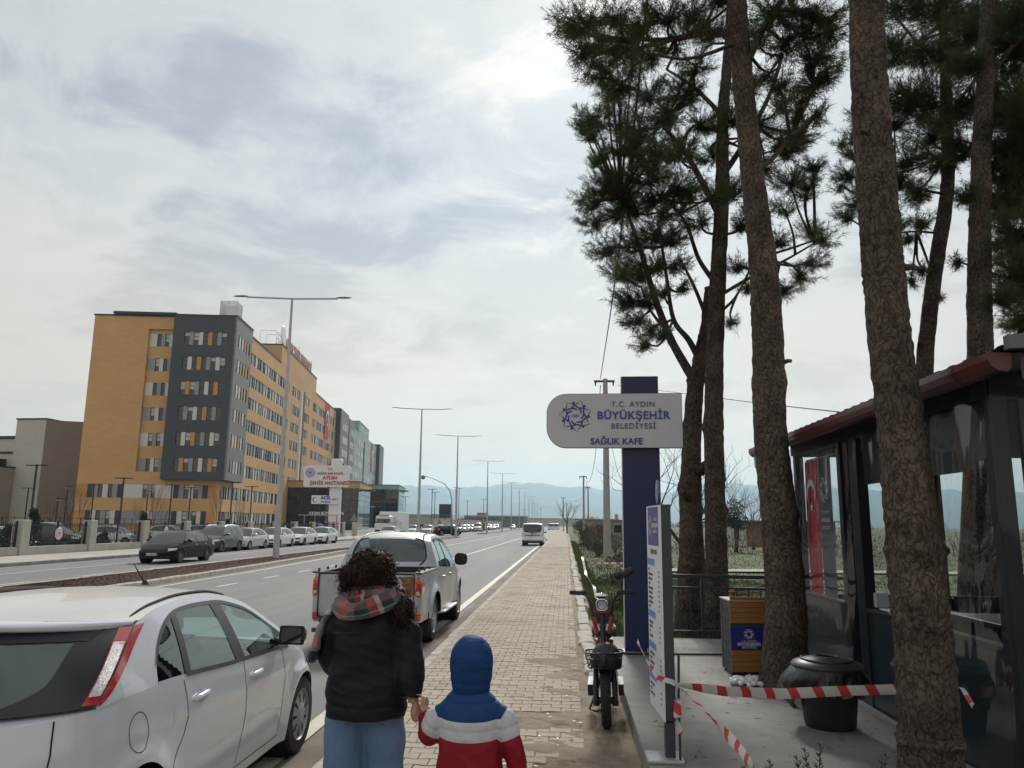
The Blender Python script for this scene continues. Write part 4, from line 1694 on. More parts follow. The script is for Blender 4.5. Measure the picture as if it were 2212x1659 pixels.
 return root,c
SEDAN=dict(L=4.5,W=1.78,H=1.46,wb=2.64,rear_axle=0.98,arch=0.345,tr=0.31,tw=0.2,belt=[(0,0.93),(0.5,0.97),(0.95,0.955),(2.2,0.93),(3.2,0.90),(3.7,0.84),(4.2,0.74),(4.5,0.62)],rail=[(0.62,0.985),(0.95,1.20),(1.3,1.36),(1.8,1.42),(2.4,1.425),(2.75,1.36),(3.1,1.16),(3.48,0.89)],roof=(1.2,2.7),dlo=(0.95,3.30),dlo_round=(0.45,0.5),cowl=3.38,boot=0.72,rear_z=[(0.2,0.10),(0.45,0.0),(0.6,0.0),(0.7,0.05),(0.95,0.06)],front_z=[(0.2,0.08),(0.4,0.0),(0.55,0.02),(0.75,0.2)],pillars=[(2.12,0.11,-0.06),(1.22,0.06,0.05)],joints=[[(2.12,0.93),(2.14,0.3)],[(3.12,0.88),(3.1,0.32)],[(1.3,0.95),(1.32,0.62)]],rear_glass=darkcarglass)
def variant(base,**kw):
 d=dict(base)
 d.update(kw)
 return d
def scaled(pts,sx_=1.0,sz_=1.0,dz=0.0):
 return[(x*sx_,z*sz_+dz)for x,z in pts]
PARK='cars parked along the far kerb'
# facing the camera on the far carriageway: local +x points to -Y
FACE=-pi/2
bmw_p=mat('paint_black',(0.004,0.004,0.005),0.3,coat=0.03,spec=0.2)
bm=variant(SEDAN,W=1.82,W_=0,spokes=10,tw=0.23,tr=0.325,arch=0.35,grille_z=(0.50,0.64),lamp_z=(0.56,0.70),crease=([(0,0.78),(4.5,0.70)],0.008),front_z=[(0.2,0.04),(0.45,0.0),(0.6,0.03),(0.75,0.16)])
plain_car('parked_car','black sedan with smoked headlights driving up ahead of the parked row',bm,bmw_p,(-18.35,38.3,0),FACE,None,lightglass,rim_dark,plate_txt='07 ASM 391')
suv_p=paint('charcoal',(0.045,0.047,0.05),0.3,0.3)
SUV=variant(SEDAN,L=4.3,W=1.83,H=1.63,wb=2.6,rear_axle=0.85,tr=0.34,arch=0.385,sill=0.27,boot=None,belt=[(0,1.02),(0.4,1.10),(1.5,1.03),(3.0,0.99),(3.5,0.96),(4.0,0.88),(4.3,0.75)],rail=[(0.10,1.12),(0.3,1.38),(0.6,1.54),(1.3,1.60),(2.1,1.60),(2.5,1.52),(2.85,1.32),(3.28,0.99)],roof=(0.45,2.45),dlo=(0.55,3.1),cowl=3.2,pillars=[(1.95,0.1,-0.05),(1.05,0.12,0.1)],handles=(1.3,2.1),tail_z=(0.85,1.05),lamp_z=(0.66,0.82),grille_z=(0.58,0.74),joints=[[(1.95,1.02),(1.97,0.35)],[(2.95,0.98),(2.93,0.35)]],front_z=[(0.2,0.08),(0.45,0.0),(0.7,0.02),(0.9,0.16)])
so,sc_=plain_car('parked_car','charcoal crossover with silver roof rails parked behind the black sedan',SUV,suv_p,(-21.95,50.3,0),FACE,PARK,lightglass,rim_dark)
rr_=MB()
for side in(1,-1):
 rr_.tube([sc_.sideP(x,sc_.rail(x)+0.035,side,0.0)for x in np.linspace(0.5,2.5,12)],0.022,6)
rr_.build('roof_rail',mat('satin_silver',(0.55,0.56,0.57),0.35,metal=0.6),so)
cor_p=paint('silver',(0.50,0.51,0.53),0.35,0.3)
plain_car('parked_car','silver sedan with a yellowed grille parked behind the crossover',variant(SEDAN,L=4.38,W=1.72,grille_mat=mat('yellow_grille',(0.35,0.31,0.10),0.4),spokes=5),cor_p,(-21.98,55.0,0),FACE,PARK,lightglass)
wp=paint('white',(0.72,0.72,0.72),0.0,0.3)
plain_car('parked_car','first white sedan in the row, half hidden by the nearest lamp post',variant(SEDAN,L=4.58,W=1.75,spokes=8),wp,(-21.95,60.3,0),FACE,PARK,lightglass,rim_dark,style='steel')
plain_car('parked_car','second white sedan in the row with slim dark headlights',variant(SEDAN,L=4.53,W=1.79,H=1.5,lamp_z=(0.60,0.70)),wp,(-21.95,65.8,0),FACE,PARK,lightglass,rim_dark)
plain_car('parked_car','last white sedan of the row with black lower grille and fastback roof',variant(SEDAN,L=4.63,W=1.8,rail=[(0.35,0.97),(0.8,1.20),(1.2,1.35),(1.8,1.41),(2.35,1.415),(2.75,1.35),(3.1,1.15),(3.48,0.89)],roof=(1.0,2.7),boot=0.5,lamp_z=(0.62,0.72)),wp,(-21.9,71.6,0),FACE,PARK,lightglass,rim_dark)
plain_car('parked_car','white sedan farther on, beyond the triangular road sign',variant(SEDAN,L=4.45),wp,(-21.3,96,0),FACE,PARK,lightglass)
# ---- the white van ahead
VAN=dict(L=4.95,W=1.92,H=1.97,wb=3.0,rear_axle=0.98,arch=0.37,tr=0.335,tw=0.21,sill=0.25,rear_cap=0.16,rear_n=5.5,front_cap=0.8,belt=[(0,1.08),(3.3,1.06),(3.9,1.02),(4.5,0.93),(4.95,0.75)],rail=[(0.0,1.1),(0.04,1.5),(0.10,1.80),(0.28,1.90),(1.5,1.93),(2.9,1.91),(3.3,1.80),(3.7,1.5),(4.2,1.02)],roof=(0.14,3.1),dlo=(0.25,4.05),dlo_round=(0.1,0.4),cowl=4.1,tumble=0.10,tumble2=0.05,rear_z=[(0.2,0.06),(0.35,0.0),(0.6,0.0),(0.72,0.03),(1.1,0.05),(2,0.1)],front_z=[(0.2,0.08),(0.5,0.0),(0.9,0.12)],rear_bulge0=-0.03,rear_bulge=-0.02,pillars=[(3.2,0.14,-0.06),(1.7,0.14,0.0)],tail_z=(0.86,1.3),tail_t=(0.72,1.0),handles=(),roof_crown=0.05,shoulder=0.01,tuck=0.04,plate_z=(0.5,0.78),mirror_mat=black)
TRAF='vehicles driving away up the road'
vo,vc=plain_car('van','white passenger van driving away on the near carriageway',VAN,wp,(-2.98,69.8,0),pi/2,TRAF,darkcarglass)
vt=MB()
for side in(1,-1):
 vc.low_patch(vt,0.0,1.06,0.26,0.46,side,0.012,8,3)
vt.build('rear_bumper',trimgrey,vo)
vb=MB()
vb.bb(0.0,0.022,-0.72,0.72,0.86,0.92)
vb.lathe([(0,.02),(0.075,0.015),(0.08,0)],16,(0.035,0.0,1.03),M=Matrix.Rotation(-pi/2,3,'Y'))
vb.box((0.03,-0.3,1.03),(0.02,0.2,0.05),ch=0.01)
vb.build('rear_trim',black,vo)
vf=MB()
for side in(1,-1):
 vf.grid(lambda a,b,side=side:(lerp(0.03,0.10,b)-0.012,side*lerp(0.74-0.03*b,0.96-0.1*b,a),lerp(1.1,1.8,b)),3,4)
vf.bb(0.0,0.03,-0.74,0.74,1.08,1.16)
vf.build('rear_window_frame',wp,vo)
for i,(x,y,l)in enumerate(((-4.4,236,'left of two white minibuses far up the road'),(-3.0,246,'right of two white minibuses far up the road, nearest the verge'))):
 q=plain_car('minibus',l,variant(VAN,L=5.2,H=2.1),wp,(x,y,0),pi/2,TRAF,darkcarglass,detail=False,cat='van')
# ---- silver pickup
pick_p=mat('paint_pickup',(0.42,0.445,0.49),0.38,metal=0.5,coat=0.35,var=0.08,vscale=1.4,rvar=0.1,col2=(0.30,0.285,0.26),c2scale=1.1,c2lo=0.52,c2hi=0.85)
PICK=dict(L=5.05,W=1.77,H=1.78,wb=3.0,rear_axle=1.2,arch=0.44,tr=0.375,tw=0.25,sill=0.42,rear_cap=0.14,rear_n=6.0,front_cap=0.8,wide_z=0.8,tuck=0.05,flare=0.05,flare_w=0.1,belt=[(0,1.16),(1.0,1.16),(1.6,1.18),(1.9,1.16),(2.6,1.12),(3.6,1.08),(4.2,1.03),(4.7,0.93),(5.05,0.8)],rail=[(1.52,1.19),(1.60,1.42),(1.75,1.62),(2.1,1.70),(2.8,1.715),(3.2,1.66),(3.6,1.42),(4.0,1.06)],roof=(1.8,3.15),dlo=(1.78,3.86),dlo_round=(0.35,0.5),cowl=3.95,tumble=0.30,tumble2=0.16,rear_z=[(0.3,0.16),(0.45,0.03),(0.6,0.0),(1.2,0.0)],front_z=[(0.3,0.1),(0.6,0.0),(0.95,0.12)],rear_bulge=-0.08,rear_bulge0=-0.1,pillars=[(2.78,0.11,-0.05),(2.02,0.05,0.1)],tail_z=(0.62,1.06),tail_t=(0.80,1.12),handles=(),spokes=8,roof_crown=0.045,shoulder=0.03,mirror_mat=black,plate_z=(0.5,0.45))
pr_,pc=None,Car(PICK)
pickup=thing('pickup_truck','weathered silver pickup with rust beside its right tail light','pickup truck',(-3.09,12.1,0),pi/2)
pc.body().build('body',pick_p,pickup,smooth=38)
up=pc.upper()
sides(up['frame'],'pillar_frame',pick_p,pickup,38)
up['roof'].build('roof',mat('paint_pickup_roof',(0.55,0.54,0.50),0.5,metal=0.15,coat=0.2,var=0.12,vscale=1.5,col2=(0.42,0.40,0.35),c2scale=2.0),pickup,smooth=True)
up['windscreen'].build('windscreen',carglass,pickup,smooth=True)
sides(up['side_glass'],'side_window',carglass,pickup,True)
# rear window: glass with painted corners around it
rw=up['rear_window']
rw.build('rear_window',carglass,pickup,smooth=True)
rc=MB()
xs_r=[lerp(1.52,1.8,i/16)for i in range(17)]
def rear_pt(x,a,off=0.006):
 z=pc.rail(x)
 p_=pc.sideP(x,z,1)
 w=1-abs(a)**2.4
 f=(x-1.52)/0.28
 return Vector((p_.x+lerp(-0.1,-0.08,f)*w-off,p_.y*a,p_.z+PICK['roof_crown']*w*f))
for side in(1,-1):
 def cor(a,b,side=side):
  x=lerp(1.52,1.8,b)
  edge=0.80+0.05*sin(b*pi)-0.22*max(0,(b-0.72)/0.28)**2-0.2*max(0,(0.22-b)/0.22)**2
  return rear_pt(x,side*lerp(edge,1.0,a))
 rc.grid(cor,6,16,flip=side>0)
rc.grid(lambda a,b:rear_pt(lerp(1.755,1.8,b),lerp(-1,1,a)),20,2,flip=True)
rc.grid(lambda a,b:rear_pt(lerp(1.52,1.545,b),lerp(-1,1,a)),20,1,flip=True)
rc.build('rear_window_frame',pick_p,pickup,smooth=True)
seal=MB()
for side in(1,-1):
 seal.tube([rear_pt(lerp(1.52,1.8,b),side*(0.80+0.05*sin(b*pi)-0.22*max(0,(b-0.72)/0.28)**2-0.2*max(0,(0.22-b)/0.22)**2),0.012)for b in np.linspace(0.03,0.97,24)],0.012,5)
 seal.tube([pc.sideP(x,pc.rail(x)+0.012,side,-0.11)+Vector((0,0,0.018))for x in np.linspace(1.74,3.15,14)],0.016,5)
seal.build('window_seal',black,pickup)
for side in(1,-1):
 for xb,w,lean in PICK['pillars']:
  pil=MB()
  pc.side_patch(pil,lambda f,xb=xb,w=w,lean=lean:xb-w/2+lean*f,lambda f,xb=xb,w=w,lean=lean:xb+w/2+lean*f,pc.zlo,pc.zhi,side,0.004,2,6)
  pil.build('door_pillar',black,pickup)
 for x0_,x1_ in((2.84,3.72),(2.08,2.7)):
  pil=MB()
  pc.side_patch(pil,x0_,x1_,lambda x:pc.zhi(x)-0.045,lambda x:pc.zhi(x)+0.012,side,0.014,10,1)
  pil.build('wind_deflector',black,pickup)
un=MB()
un.bb(0.4,4.8,-0.62,0.62,0.32,0.5)
for wx in pc.wheels:
 for side in(1,-1):
  un.lathe([(pc.R,0.0),(pc.R,0.34),(0,0.34)],22,(wx,side*(pc.b-0.06),pc.zc),M=Matrix.Rotation(pi/2*side,3,'X'))
un.bb(0.65,0.68,-0.88,-0.55,0.16,0.52)
un.bb(0.65,0.68,0.55,0.88,0.16,0.52)
un.build('underbody',darkgap,pickup)
for wx in pc.wheels:
 for side in(1,-1):
  add_wheel(pickup,wx,side*(pc.b-0.13),0.375,0.25,side,'alloy',rim_m,6)
# load bed
bedm=mat('bed_liner',(0.016,0.016,0.017),0.55)
bd=MB()
bd.bb(0.09,1.48,-0.74,0.74,0.70,0.74)
bd.bb(1.44,1.50,-0.8,0.8,0.7,1.19)
for side in(1,-1):
 bd.bb(0.06,1.46,side*0.74,side*0.82,0.72,1.165)
bd.bb(0.05,0.1,-0.78,0.78,0.72,1.14)
bd.build('load_bed',bedm,pickup)
rl=MB()
for side in(1,-1):
 rl.bb(0.02,1.52,side*0.735,side*0.872,1.150,1.178,ch=0.01)
 for x in(0.15,0.6,1.05):
  rl.tube([(x-.03,side*0.80,1.175),(x-.03,side*0.80,1.215),(x+.03,side*0.80,1.215),(x+.03,side*0.80,1.175)],0.012,5)
rl.bb(-0.012,0.075,-0.76,0.76,1.14,1.172,ch=0.01)
rl.build('bed_rail',black,pickup)
# tailgate joints, model badge, rust, lamps
tg=MB()
for y in(-0.752,0.752):
 tg.bb(-0.006,0.02,y-.006,y+.006,0.5,1.15)
tg.bb(-0.004,0.03,-0.752,0.752,0.498,0.508)
tg.box((-0.002,0.0,0.98),(0.03,0.24,0.085),ch=0.012)
tg.build('tailgate_joint',darkgap,pickup)
bg_=MB()
put_text(bg_,'L200',0.085,(0,0,0),0.005,0.001,'LEFT',M=Matrix.Rotation(-pi/2,3,'Z'))
bg_.v=[(-0.004+x,0.62+y*1.15,1.02+z)for x,y,z in bg_.v]
bg_.build('model_badge',chrome,pickup)
rust=MB()
pts=[(-0.50,1.11),(-0.58,1.12),(-0.75,1.115),(-0.75,0.86),(-0.70,0.80),(-0.60,0.76),(-0.56,0.78),(-0.63,0.84),(-0.62,0.93),(-0.57,0.98),(-0.56,1.03)]
rp=[(y+random.uniform(-.008,.008),z+random.uniform(-.008,.008))for y,z in pts]
rust.add([(-0.0035,y,z)for y,z in rp],[tuple(range(len(rp)))])
rust.build('rust_patch',mat('rust',(0.17,0.085,0.045),0.9,var=0.45,vscale=14,col2=(0.26,0.17,0.11),c2scale=9),pickup)
for side in(1,-1):
 tl=MB()
 def lens(tc_,zc_,rt,rz_,off,mi,n_=3.2):
  def f(a,b):
   c,sn=cos(a*2*pi),sin(a*2*pi)
   return pc.P(tc_+rt*b*abs(c)**(2/n_)*(1 if c>0 else-1),zc_+rz_*b*abs(sn)**(2/n_)*(1 if sn>0 else-1),side,off+0.012*(1-b**3))
  tl.grid(f,32,6,mi=mi,flip=side>0)
 lens(0.76,0.955,0.29,0.155,0.004,0)
 lens(0.72,1.04,0.20,0.040,0.012,1,2.6)
 lens(0.66,0.862,0.12,0.036,0.012,2,2.0)
 tl.build('tail_light',[redlamp,orangelamp,clearlamp],pickup,smooth=True)
 rf=MB()
 pc.low_patch(rf,0.42,1.0,0.455,0.56,side,0.010,5,3)
 rf.build('bumper_reflector',redlamp,pickup)
 mm=mirror_mesh((0.12,0.26,0.24)).build('mirror',black,pickup,smooth=True)
 pt=pc.sideP(3.55,1.17,side)
 mm.location=(3.58,pt.y+side*0.17,1.235)
 sb=MB()
 for hx in(2.12,2.95):
  hb=MB()
  pt=pc.P(pc.tx(hx),1.0,side)
  hb.box((pt.x,pt.y+side*.016,pt.z),(0.17,0.04,0.035),ch=0.012)
  hb.build('door_handle',chrome,pickup,smooth=40)
 sb.tube([(1.75,side*0.80,0.40),(1.85,side*0.93,0.40),(3.45,side*0.93,0.40),(3.6,side*0.8,0.40)],0.02,6)
 sb.bb(1.9,3.4,side*0.80,side*0.96,0.385,0.41)
 sb.build('side_step',mat('step_alloy',(0.45,0.45,0.46),0.45,metal=0.5),pickup)
 jn=MB()
 for ln in([(2.84,1.10),(2.86,0.47)],[(1.86,1.16),(1.88,0.8),(1.72,0.6)],[(3.85,1.06),(3.82,0.46)],[(1.72,1.17),(1.72,0.9)]):
  pc.ribbon(jn,ln,side,0.01)
 jn.build('panel_joint',darkgap,pickup)
bu=MB()
bu.bb(-0.02,0.12,-0.72,0.72,0.40,0.50,ch=0.02)
bu.tube([(0.12,0.35,0.36),(-0.06,0.35,0.36)],0.035,8)
bu.bb(-0.02,0.05,0.6,0.82,0.27,0.33)
bu.build('rear_bumper',trimgrey,pickup)
st=MB()
def seat(mb,x,y,z=0.55,mi=0,hr=0.2):
 mb.box((x+.18,y,z+.05),(0.5,0.48,0.16),ch=0.05,mi=mi)
 mb.box((x-.08,y,z+.36),(0.16,0.48,0.58),ch=0.06,mi=mi,M=Matrix.Rotation(-0.22,3,'Y'))
 mb.box((x-.19,y,z+.66+hr*.5),(0.1,0.26,hr),ch=0.04,mi=mi,M=Matrix.Rotation(-0.15,3,'Y'))
for y in(-0.37,0.37):
 seat(st,3.0,y,0.72)
st.box((2.08,0,0.82),(0.5,1.25,0.16),ch=0.05)
st.box((1.86,0,1.10),(0.16,1.25,0.56),ch=0.06)
for y in(-0.4,0.05,0.4):
 st.box((1.84,y,1.42),(0.1,0.26,0.17),ch=0.05)
st.bb(3.55,3.95,-0.7,0.7,0.6,1.06,ch=0.05)
st.bb(1.6,3.9,-0.76,0.76,0.45,0.6)
for side in(1,-1):
 st.bb(1.7,3.9,side*0.74,side*0.78,0.5,1.08)
st.box((3.55,0,1.6),(0.04,0.24,0.07),ch=0.015)
st.build('interior',interior,pickup,smooth=40)
# ---- white hatchback in the left foreground
FOC=dict(pillars=[(2.2,0,0),(1.42,0,0)],L=4.34,W=1.84,H=1.49,wb=2.64,rear_axle=0.86,arch=0.352,tr=0.318,tw=0.205,sill=0.20,boot=0.9,rear_cap=0.95,rear_n=2.6,front_cap=0.85,front_n=2.7,wide_z=0.66,tuck=0.05,flare=0.030,flare_w=0.085,belt=[(0,0.985),(0.4,1.0),(0.8,1.03),(1.15,1.025),(2.0,0.975),(3.0,0.93),(3.5,0.87),(4.0,0.74),(4.34,0.60)],rail=[(0.56,1.02),(0.72,1.15),(0.92,1.295),(1.08,1.375),(1.38,1.425),(1.75,1.445),(2.1,1.435),(2.5,1.36),(2.9,1.18),(3.4,0.915)],roof=(1.06,2.46),dlo=(1.08,3.2),dlo_round=(0.48,0.5),cowl=3.32,tumble=0.34,tumble2=0.16,roof_crown=0.045,rear_z=[(0.2,0.08),(0.42,0.0),(0.58,0.0),(0.68,0.05),(1.0,0.10)],front_z=[(0.2,0.08),(0.42,0.0),(0.6,0.04),(0.75,0.25)],rear_bulge0=-0.42,rear_bulge=-0.52,inset=0.062,crease=([(0,0.86),(1.2,0.80),(3.4,0.70),(4.4,0.62)],0.005),shoulder=0.04)
focus_p=mat('paint_hatchback',(0.58,0.615,0.67),0.2,metal=0.0,coat=1.0,var=0.025,vscale=1.2,rvar=0.06)
fc=Car(FOC)
hatch=thing('hatchback_car','white five door hatchback parked at the kerb in the left foreground','car',(-3.18,3.37,0),pi/2)
fc.body().build('body',focus_p,hatch,smooth=40)
up=fc.upper()
sides(up['frame'],'pillar_frame',focus_p,hatch,40)
roofp=mat('paint_hatchback_roof',(0.60,0.59,0.56),0.38,coat=0.4,var=0.05,vscale=1.0,col2=(0.55,0.53,0.48),c2scale=1.6,c2lo=0.45,c2hi=0.8,rvar=0.1)
up['roof'].build('roof',roofp,hatch,smooth=True)
up['windscreen'].build('windscreen',carglass_near,hatch,smooth=True)
sides(up['side_glass'],'side_window',carglass_near,hatch,True)
rear_glass=mat('rear_screen',(0.05,0.075,0.075),0.04,spec=1.0)
up['rear_window'].build('rear_window',rear_glass,hatch,smooth=True)
X0R,X1R=0.56,1.06
def frear(x,a,off=0.004):
 f=(x-X0R)/(X1R-X0R)
 p_=fc.sideP(x,fc.rail(x),1)
 w=1-abs(a)**2.4
 return Vector((p_.x+lerp(-0.42,-0.52,f)*w-off,p_.y*a,p_.z+FOC['roof_crown']*w*f+off*0.5))
# black ceramic border, dark upper band with brake light, spoiler
bo_=MB()
for side in(1,-1):
 def bor(a,b,side=side):
  e=lerp(0.74,0.80,b)-0.25*max(0,(0.3-b)/0.3)**2-0.15*max(0,(b-0.7)/0.3)**2
  return frear(lerp(X0R,X1R,b),side*lerp(e,0.99,a))
 bo_.grid(bor,5,16,flip=side>0)
bo_.grid(lambda a,b:frear(lerp(X0R,X0R+0.04,b),lerp(-0.99,0.99,a)),24,2,flip=True)
bo_.build('rear_screen_border',mat('ceramic_border',(0.022,0.022,0.027),0.25),hatch,smooth=True)
sp_=MB()
SPS=[(0.10,0.004),(0.0,0.012),(-0.10,0.008),(-0.125,-0.004),(-0.12,-0.026),(-0.04,-0.05),(0.06,-0.03)]
def spo(a,b):
 e=frear(X1R,lerp(-1,1,a),0.0)
 k=b*(len(SPS)-1)
 i_=min(int(k),len(SPS)-2)
 dx,dz=lerp(SPS[i_][0],SPS[i_+1][0],k-i_),lerp(SPS[i_][1],SPS[i_+1][1],k-i_)
 edge=1-abs(2*a-1)**8
 return(e.x+dx*(0.3+0.7*edge),e.y*1.0,e.z+dz)
sp_.grid(spo,30,18)
sp_.build('spoiler',focus_p,hatch,smooth=True)
sb_=MB()
sb_.grid(lambda a,b:frear(lerp(X0R+0.36,X1R,b),lerp(-0.93,0.93,a)*(1-0.1*(1-b)),0.008),24,4,flip=True)
sb_.build('spoiler_underside',mat('spoiler_dark',(0.02,0.02,0.023),0.5),hatch,smooth=True)
bl_=MB()
bl_.grid(lambda a,b:frear(lerp(X1R-0.05,X1R-0.005,b),lerp(-0.36,0.36,a),0.10-0.05*b),10,2,flip=True)
bl_.build('brake_light',mat('brake_red',(0.16,0.01,0.012),0.2),hatch)
# tall tail lights on the rear corners
def railx(z):
 lo_,hi_=0.56,1.2
 for _ in range(30):
  mid=(lo_+hi_)/2
  if fc.rail(mid)<z:
   lo_=mid
  else:
   hi_=mid
 return lo_
for side in(1,-1):
 tl=MB()
 def tp(fz,fx,off=0.006):
  z=lerp(1.022,1.355,fz)
  xr_=railx(z)
  wd=lerp(0.045,0.10,fz)if fz>0.2 else lerp(0.02,0.055,(fz/0.2)**0.6)
  q=fc.sideP(xr_+fx*wd,z,side)
  return q+Vector((-0.004,side*off,0.003))
 tl.grid(lambda a,b:tp(a,b),22,5,mi=0,flip=side>0)
 tl.grid(lambda a,b:frear(lerp(X0R+0.01,X1R-0.05,a),side*lerp(0.945,1.0,b),0.010),22,4,mi=0,flip=side<0)
 tl.grid(lambda a,b:frear(lerp(X0R+0.05,X0R+0.34,a),side*lerp(0.952,0.998,b),0.014),16,4,mi=1,flip=side<0)
 tl.build('tail_light',[redlamp,clearlamp],hatch,smooth=True)
for side in(1,-1):
 pil=MB()
 for xb,w,lean in((2.2,0.15,-0.10),(1.42,0.075,0.05)):
  fc.side_patch(pil,lambda f,xb=xb,w=w,lean=lean:xb-w/2+lean*f,lambda f,xb=xb,w=w,lean=lean:xb+w/2+lean*f,fc.zlo,fc.zhi,side,0.004,2,8)
 fc.side_patch(pil,1.1,3.2,lambda x:fc.zhi(x)-0.004,lambda x:fc.zhi(x)+0.02,side,0.005,40,1)
 fc.side_patch(pil,1.4,3.18,lambda x:fc.zlo(x)-0.014,lambda x:fc.zlo(x)+0.012,side,0.006,30,1)
 fc.side_patch(pil,2.92,3.18,fc.zlo,fc.zhi,side,0.004,6,3)
 pil.build('window_trim',black,hatch,smooth=40)
un=MB()
un.bb(0.3,4.0,-0.72,0.72,0.18,0.34)
for wx in fc.wheels:
 for side in(1,-1):
  un.lathe([(fc.R*1.0,0.0),(fc.R*1.0,0.32),(0,0.32)],24,(wx,side*(fc.b-0.045),fc.zc),M=Matrix.Rotation(pi/2*side,3,'X'))
un.build('underbody',darkgap,hatch)
for wx in fc.wheels:
 for side in(1,-1):
  add_wheel(hatch,wx,side*(fc.b-0.115),0.318,0.205,side,'steel',mat('hub_cap',(0.36,0.36,0.37),0.45,metal=0.4),9)
for side in(1,-1):
 mm=mirror_mesh((0.12,0.21,0.15)).build('mirror',black,hatch,smooth=True)
 pt=fc.sideP(2.95,1.0,side)
 mm.location=(2.96,pt.y+side*0.13,1.045)
 gl_=MB()
 gl_.grid(lambda a,b:(-0.034,lerp(-0.088,0.088,a)*(1-0.15*abs(2*b-1)),lerp(-0.058,0.058,b)),6,6)
 go=gl_.build('mirror_glass',mat('mirror_glass',(0.16,0.17,0.18),0.02,metal=1.0),mm)
 ba=MB()
 ba.box((0.0,-side*0.13,-0.05),(0.07,0.1,0.05),ch=0.015)
 ba.box((-0.018,0,0),(0.025,0.205,0.145),ch=0.03)
 ba.build('mirror_base',black,mm)
 for hx,hz in((1.56,0.875),(2.44,0.85)):
  hb=MB()
  pt=fc.P(fc.tx(hx),hz,side)
  def hf(a,b,pt=pt,side=side):
   th=b*2*pi
   xx=lerp(-0.115,0.115,a)
   e=(1-abs(2*a-1)**5)**0.5
   return(pt.x+xx,pt.y+side*(0.018*(1-abs(2*a-1)**4)+0.012*e*cos(th)),pt.z+0.012*(a-.5)+0.02*e*sin(th))
  hb.grid(hf,12,8,flip=side>0)
  hb.build('door_handle',focus_p,hatch,smooth=True)
  cup=MB()
  cup.grid(lambda a,b:fc.P(fc.tx(hx+0.05*(b)*cos(a*2*pi)),hz-0.005+0.04*b*sin(a*2*pi),side,0.0012),20,1)
  cup.build('handle_cup_shade',mat('handle_shadow',(0.36,0.37,0.39),0.3),hatch,smooth=True)  # flat disc behind the handle, shade of the cup put into its grey
 jn=MB()
 for ln in([(2.24,0.965),(2.25,0.6),(2.17,0.3)],[(1.36,1.0),(1.39,0.87),(1.385,0.78),(1.35,0.70),(1.28,0.62),(1.225,0.54),(1.2,0.45)],[(3.02,0.93),(3.04,0.7),(2.98,0.28)],[(1.3,0.275),(3.0,0.275)],[(1.22,0.5),(1.25,0.4)]):
  fc.ribbon(jn,ln,side,0.007)
 if side<0:
  ring=[(0.86+0.088*cos(k*pi/16),0.83+0.10*sin(k*pi/16))for k in range(33)]
  fc.ribbon(jn,ring,side,0.005)
 jn.build('panel_joint',darkgap,hatch)
 hj=MB()
 hj.tube([fc.P(0.60-0.05*f,lerp(0.992,0.42,f),side,0.0)for f in np.linspace(0,1,24)],0.005,4)
 bj=[fc.P(lerp(0.55,0.92,f),0.52+0.04*f,side,0.0)for f in np.linspace(0,1,20)]
 hj.tube(bj,0.003,4)
 hj.build('hatch_joint',darkgap,hatch)
 rd=MB()
 rd.tube([fc.sideP(x,fc.rail(x),side,-0.055)+Vector((0,0,0.012))for x in np.linspace(1.08,2.4,30)],0.013,5)
 rd.build('roof_seam',mat('roof_seam_grey',(0.015,0.015,0.017),0.8,spec=0.1),hatch)
 hl=MB()
 fc.low_patch(hl,2.1,2.6,lambda f:0.62-0.03*f,lambda f:0.74-0.04*f,side,0.005,8,4)
 hl.build('headlight',headlamp,hatch,smooth=True)
wi=MB()
wi.tube([(0.12,0.05,1.02),(0.12,-0.05,1.05),(0.19,-0.40,1.09)],[0.012,0.012,0.006],6)
wi.tube([(0.135,0.06,1.07),(0.145,-0.2,1.085),(0.215,-0.42,1.075)],[0.009,0.009,0.005],5)
wi.build('rear_wiper',black,hatch)
an=MB()
an.tube([(2.42,0.0,1.47),(2.33,0.0,1.55),(2.25,0.0,1.625)],[0.008,0.005,0.003],6)
an.lathe([(0.028,0),(0.02,0.02),(0.008,0.035)],12,(2.43,0,1.462))
an.build('antenna',black,hatch)
rp_=MB()
rp_.grid(lambda a,b:Vector((interp(FOC['rear_z'],0.80)-0.006-0.0+0.012*abs(2*a-1)**2,lerp(-0.36,0.36,a)*(1-.1*(1-b)),lerp(0.70,0.79,b))),10,3,flip=True)
rp_.build('plate_recess',mat('plate_recess',(0.4,0.41,0.42),0.3),hatch)
st=MB()
for y in(-0.37,0.37):
 seat(st,2.25,y,0.5,hr=0.2)
st.box((1.35,0,0.58),(0.5,1.3,0.16),ch=0.05)
st.box((1.05,0,0.86),(0.16,1.3,0.58),ch=0.06,M=Matrix.Rotation(-0.2,3,'Y'))
for y in(-0.42,0.0,0.42):
 st.box((0.98,y,1.18),(0.1,0.25,0.16),ch=0.05)
st.bb(0.75,1.0,-0.55,0.55,0.9,0.96)
st.bb(2.85,3.3,-0.72,0.72,0.6,0.95,ch=0.06)
st.bb(0.95,3.3,-0.76,0.76,0.3,0.4)
for side in(1,-1):
 st.bb(1.0,3.2,side*0.74,side*0.78,0.3,0.94)
st.tube([(2.78+0.05*sin(k*pi/10),0.37+0.18*cos(k*pi/10),0.90+0.17*sin(k*pi/10))for k in range(20)],0.014,6,closed=True)
st.build('interior',seatm,hatch,smooth=40)
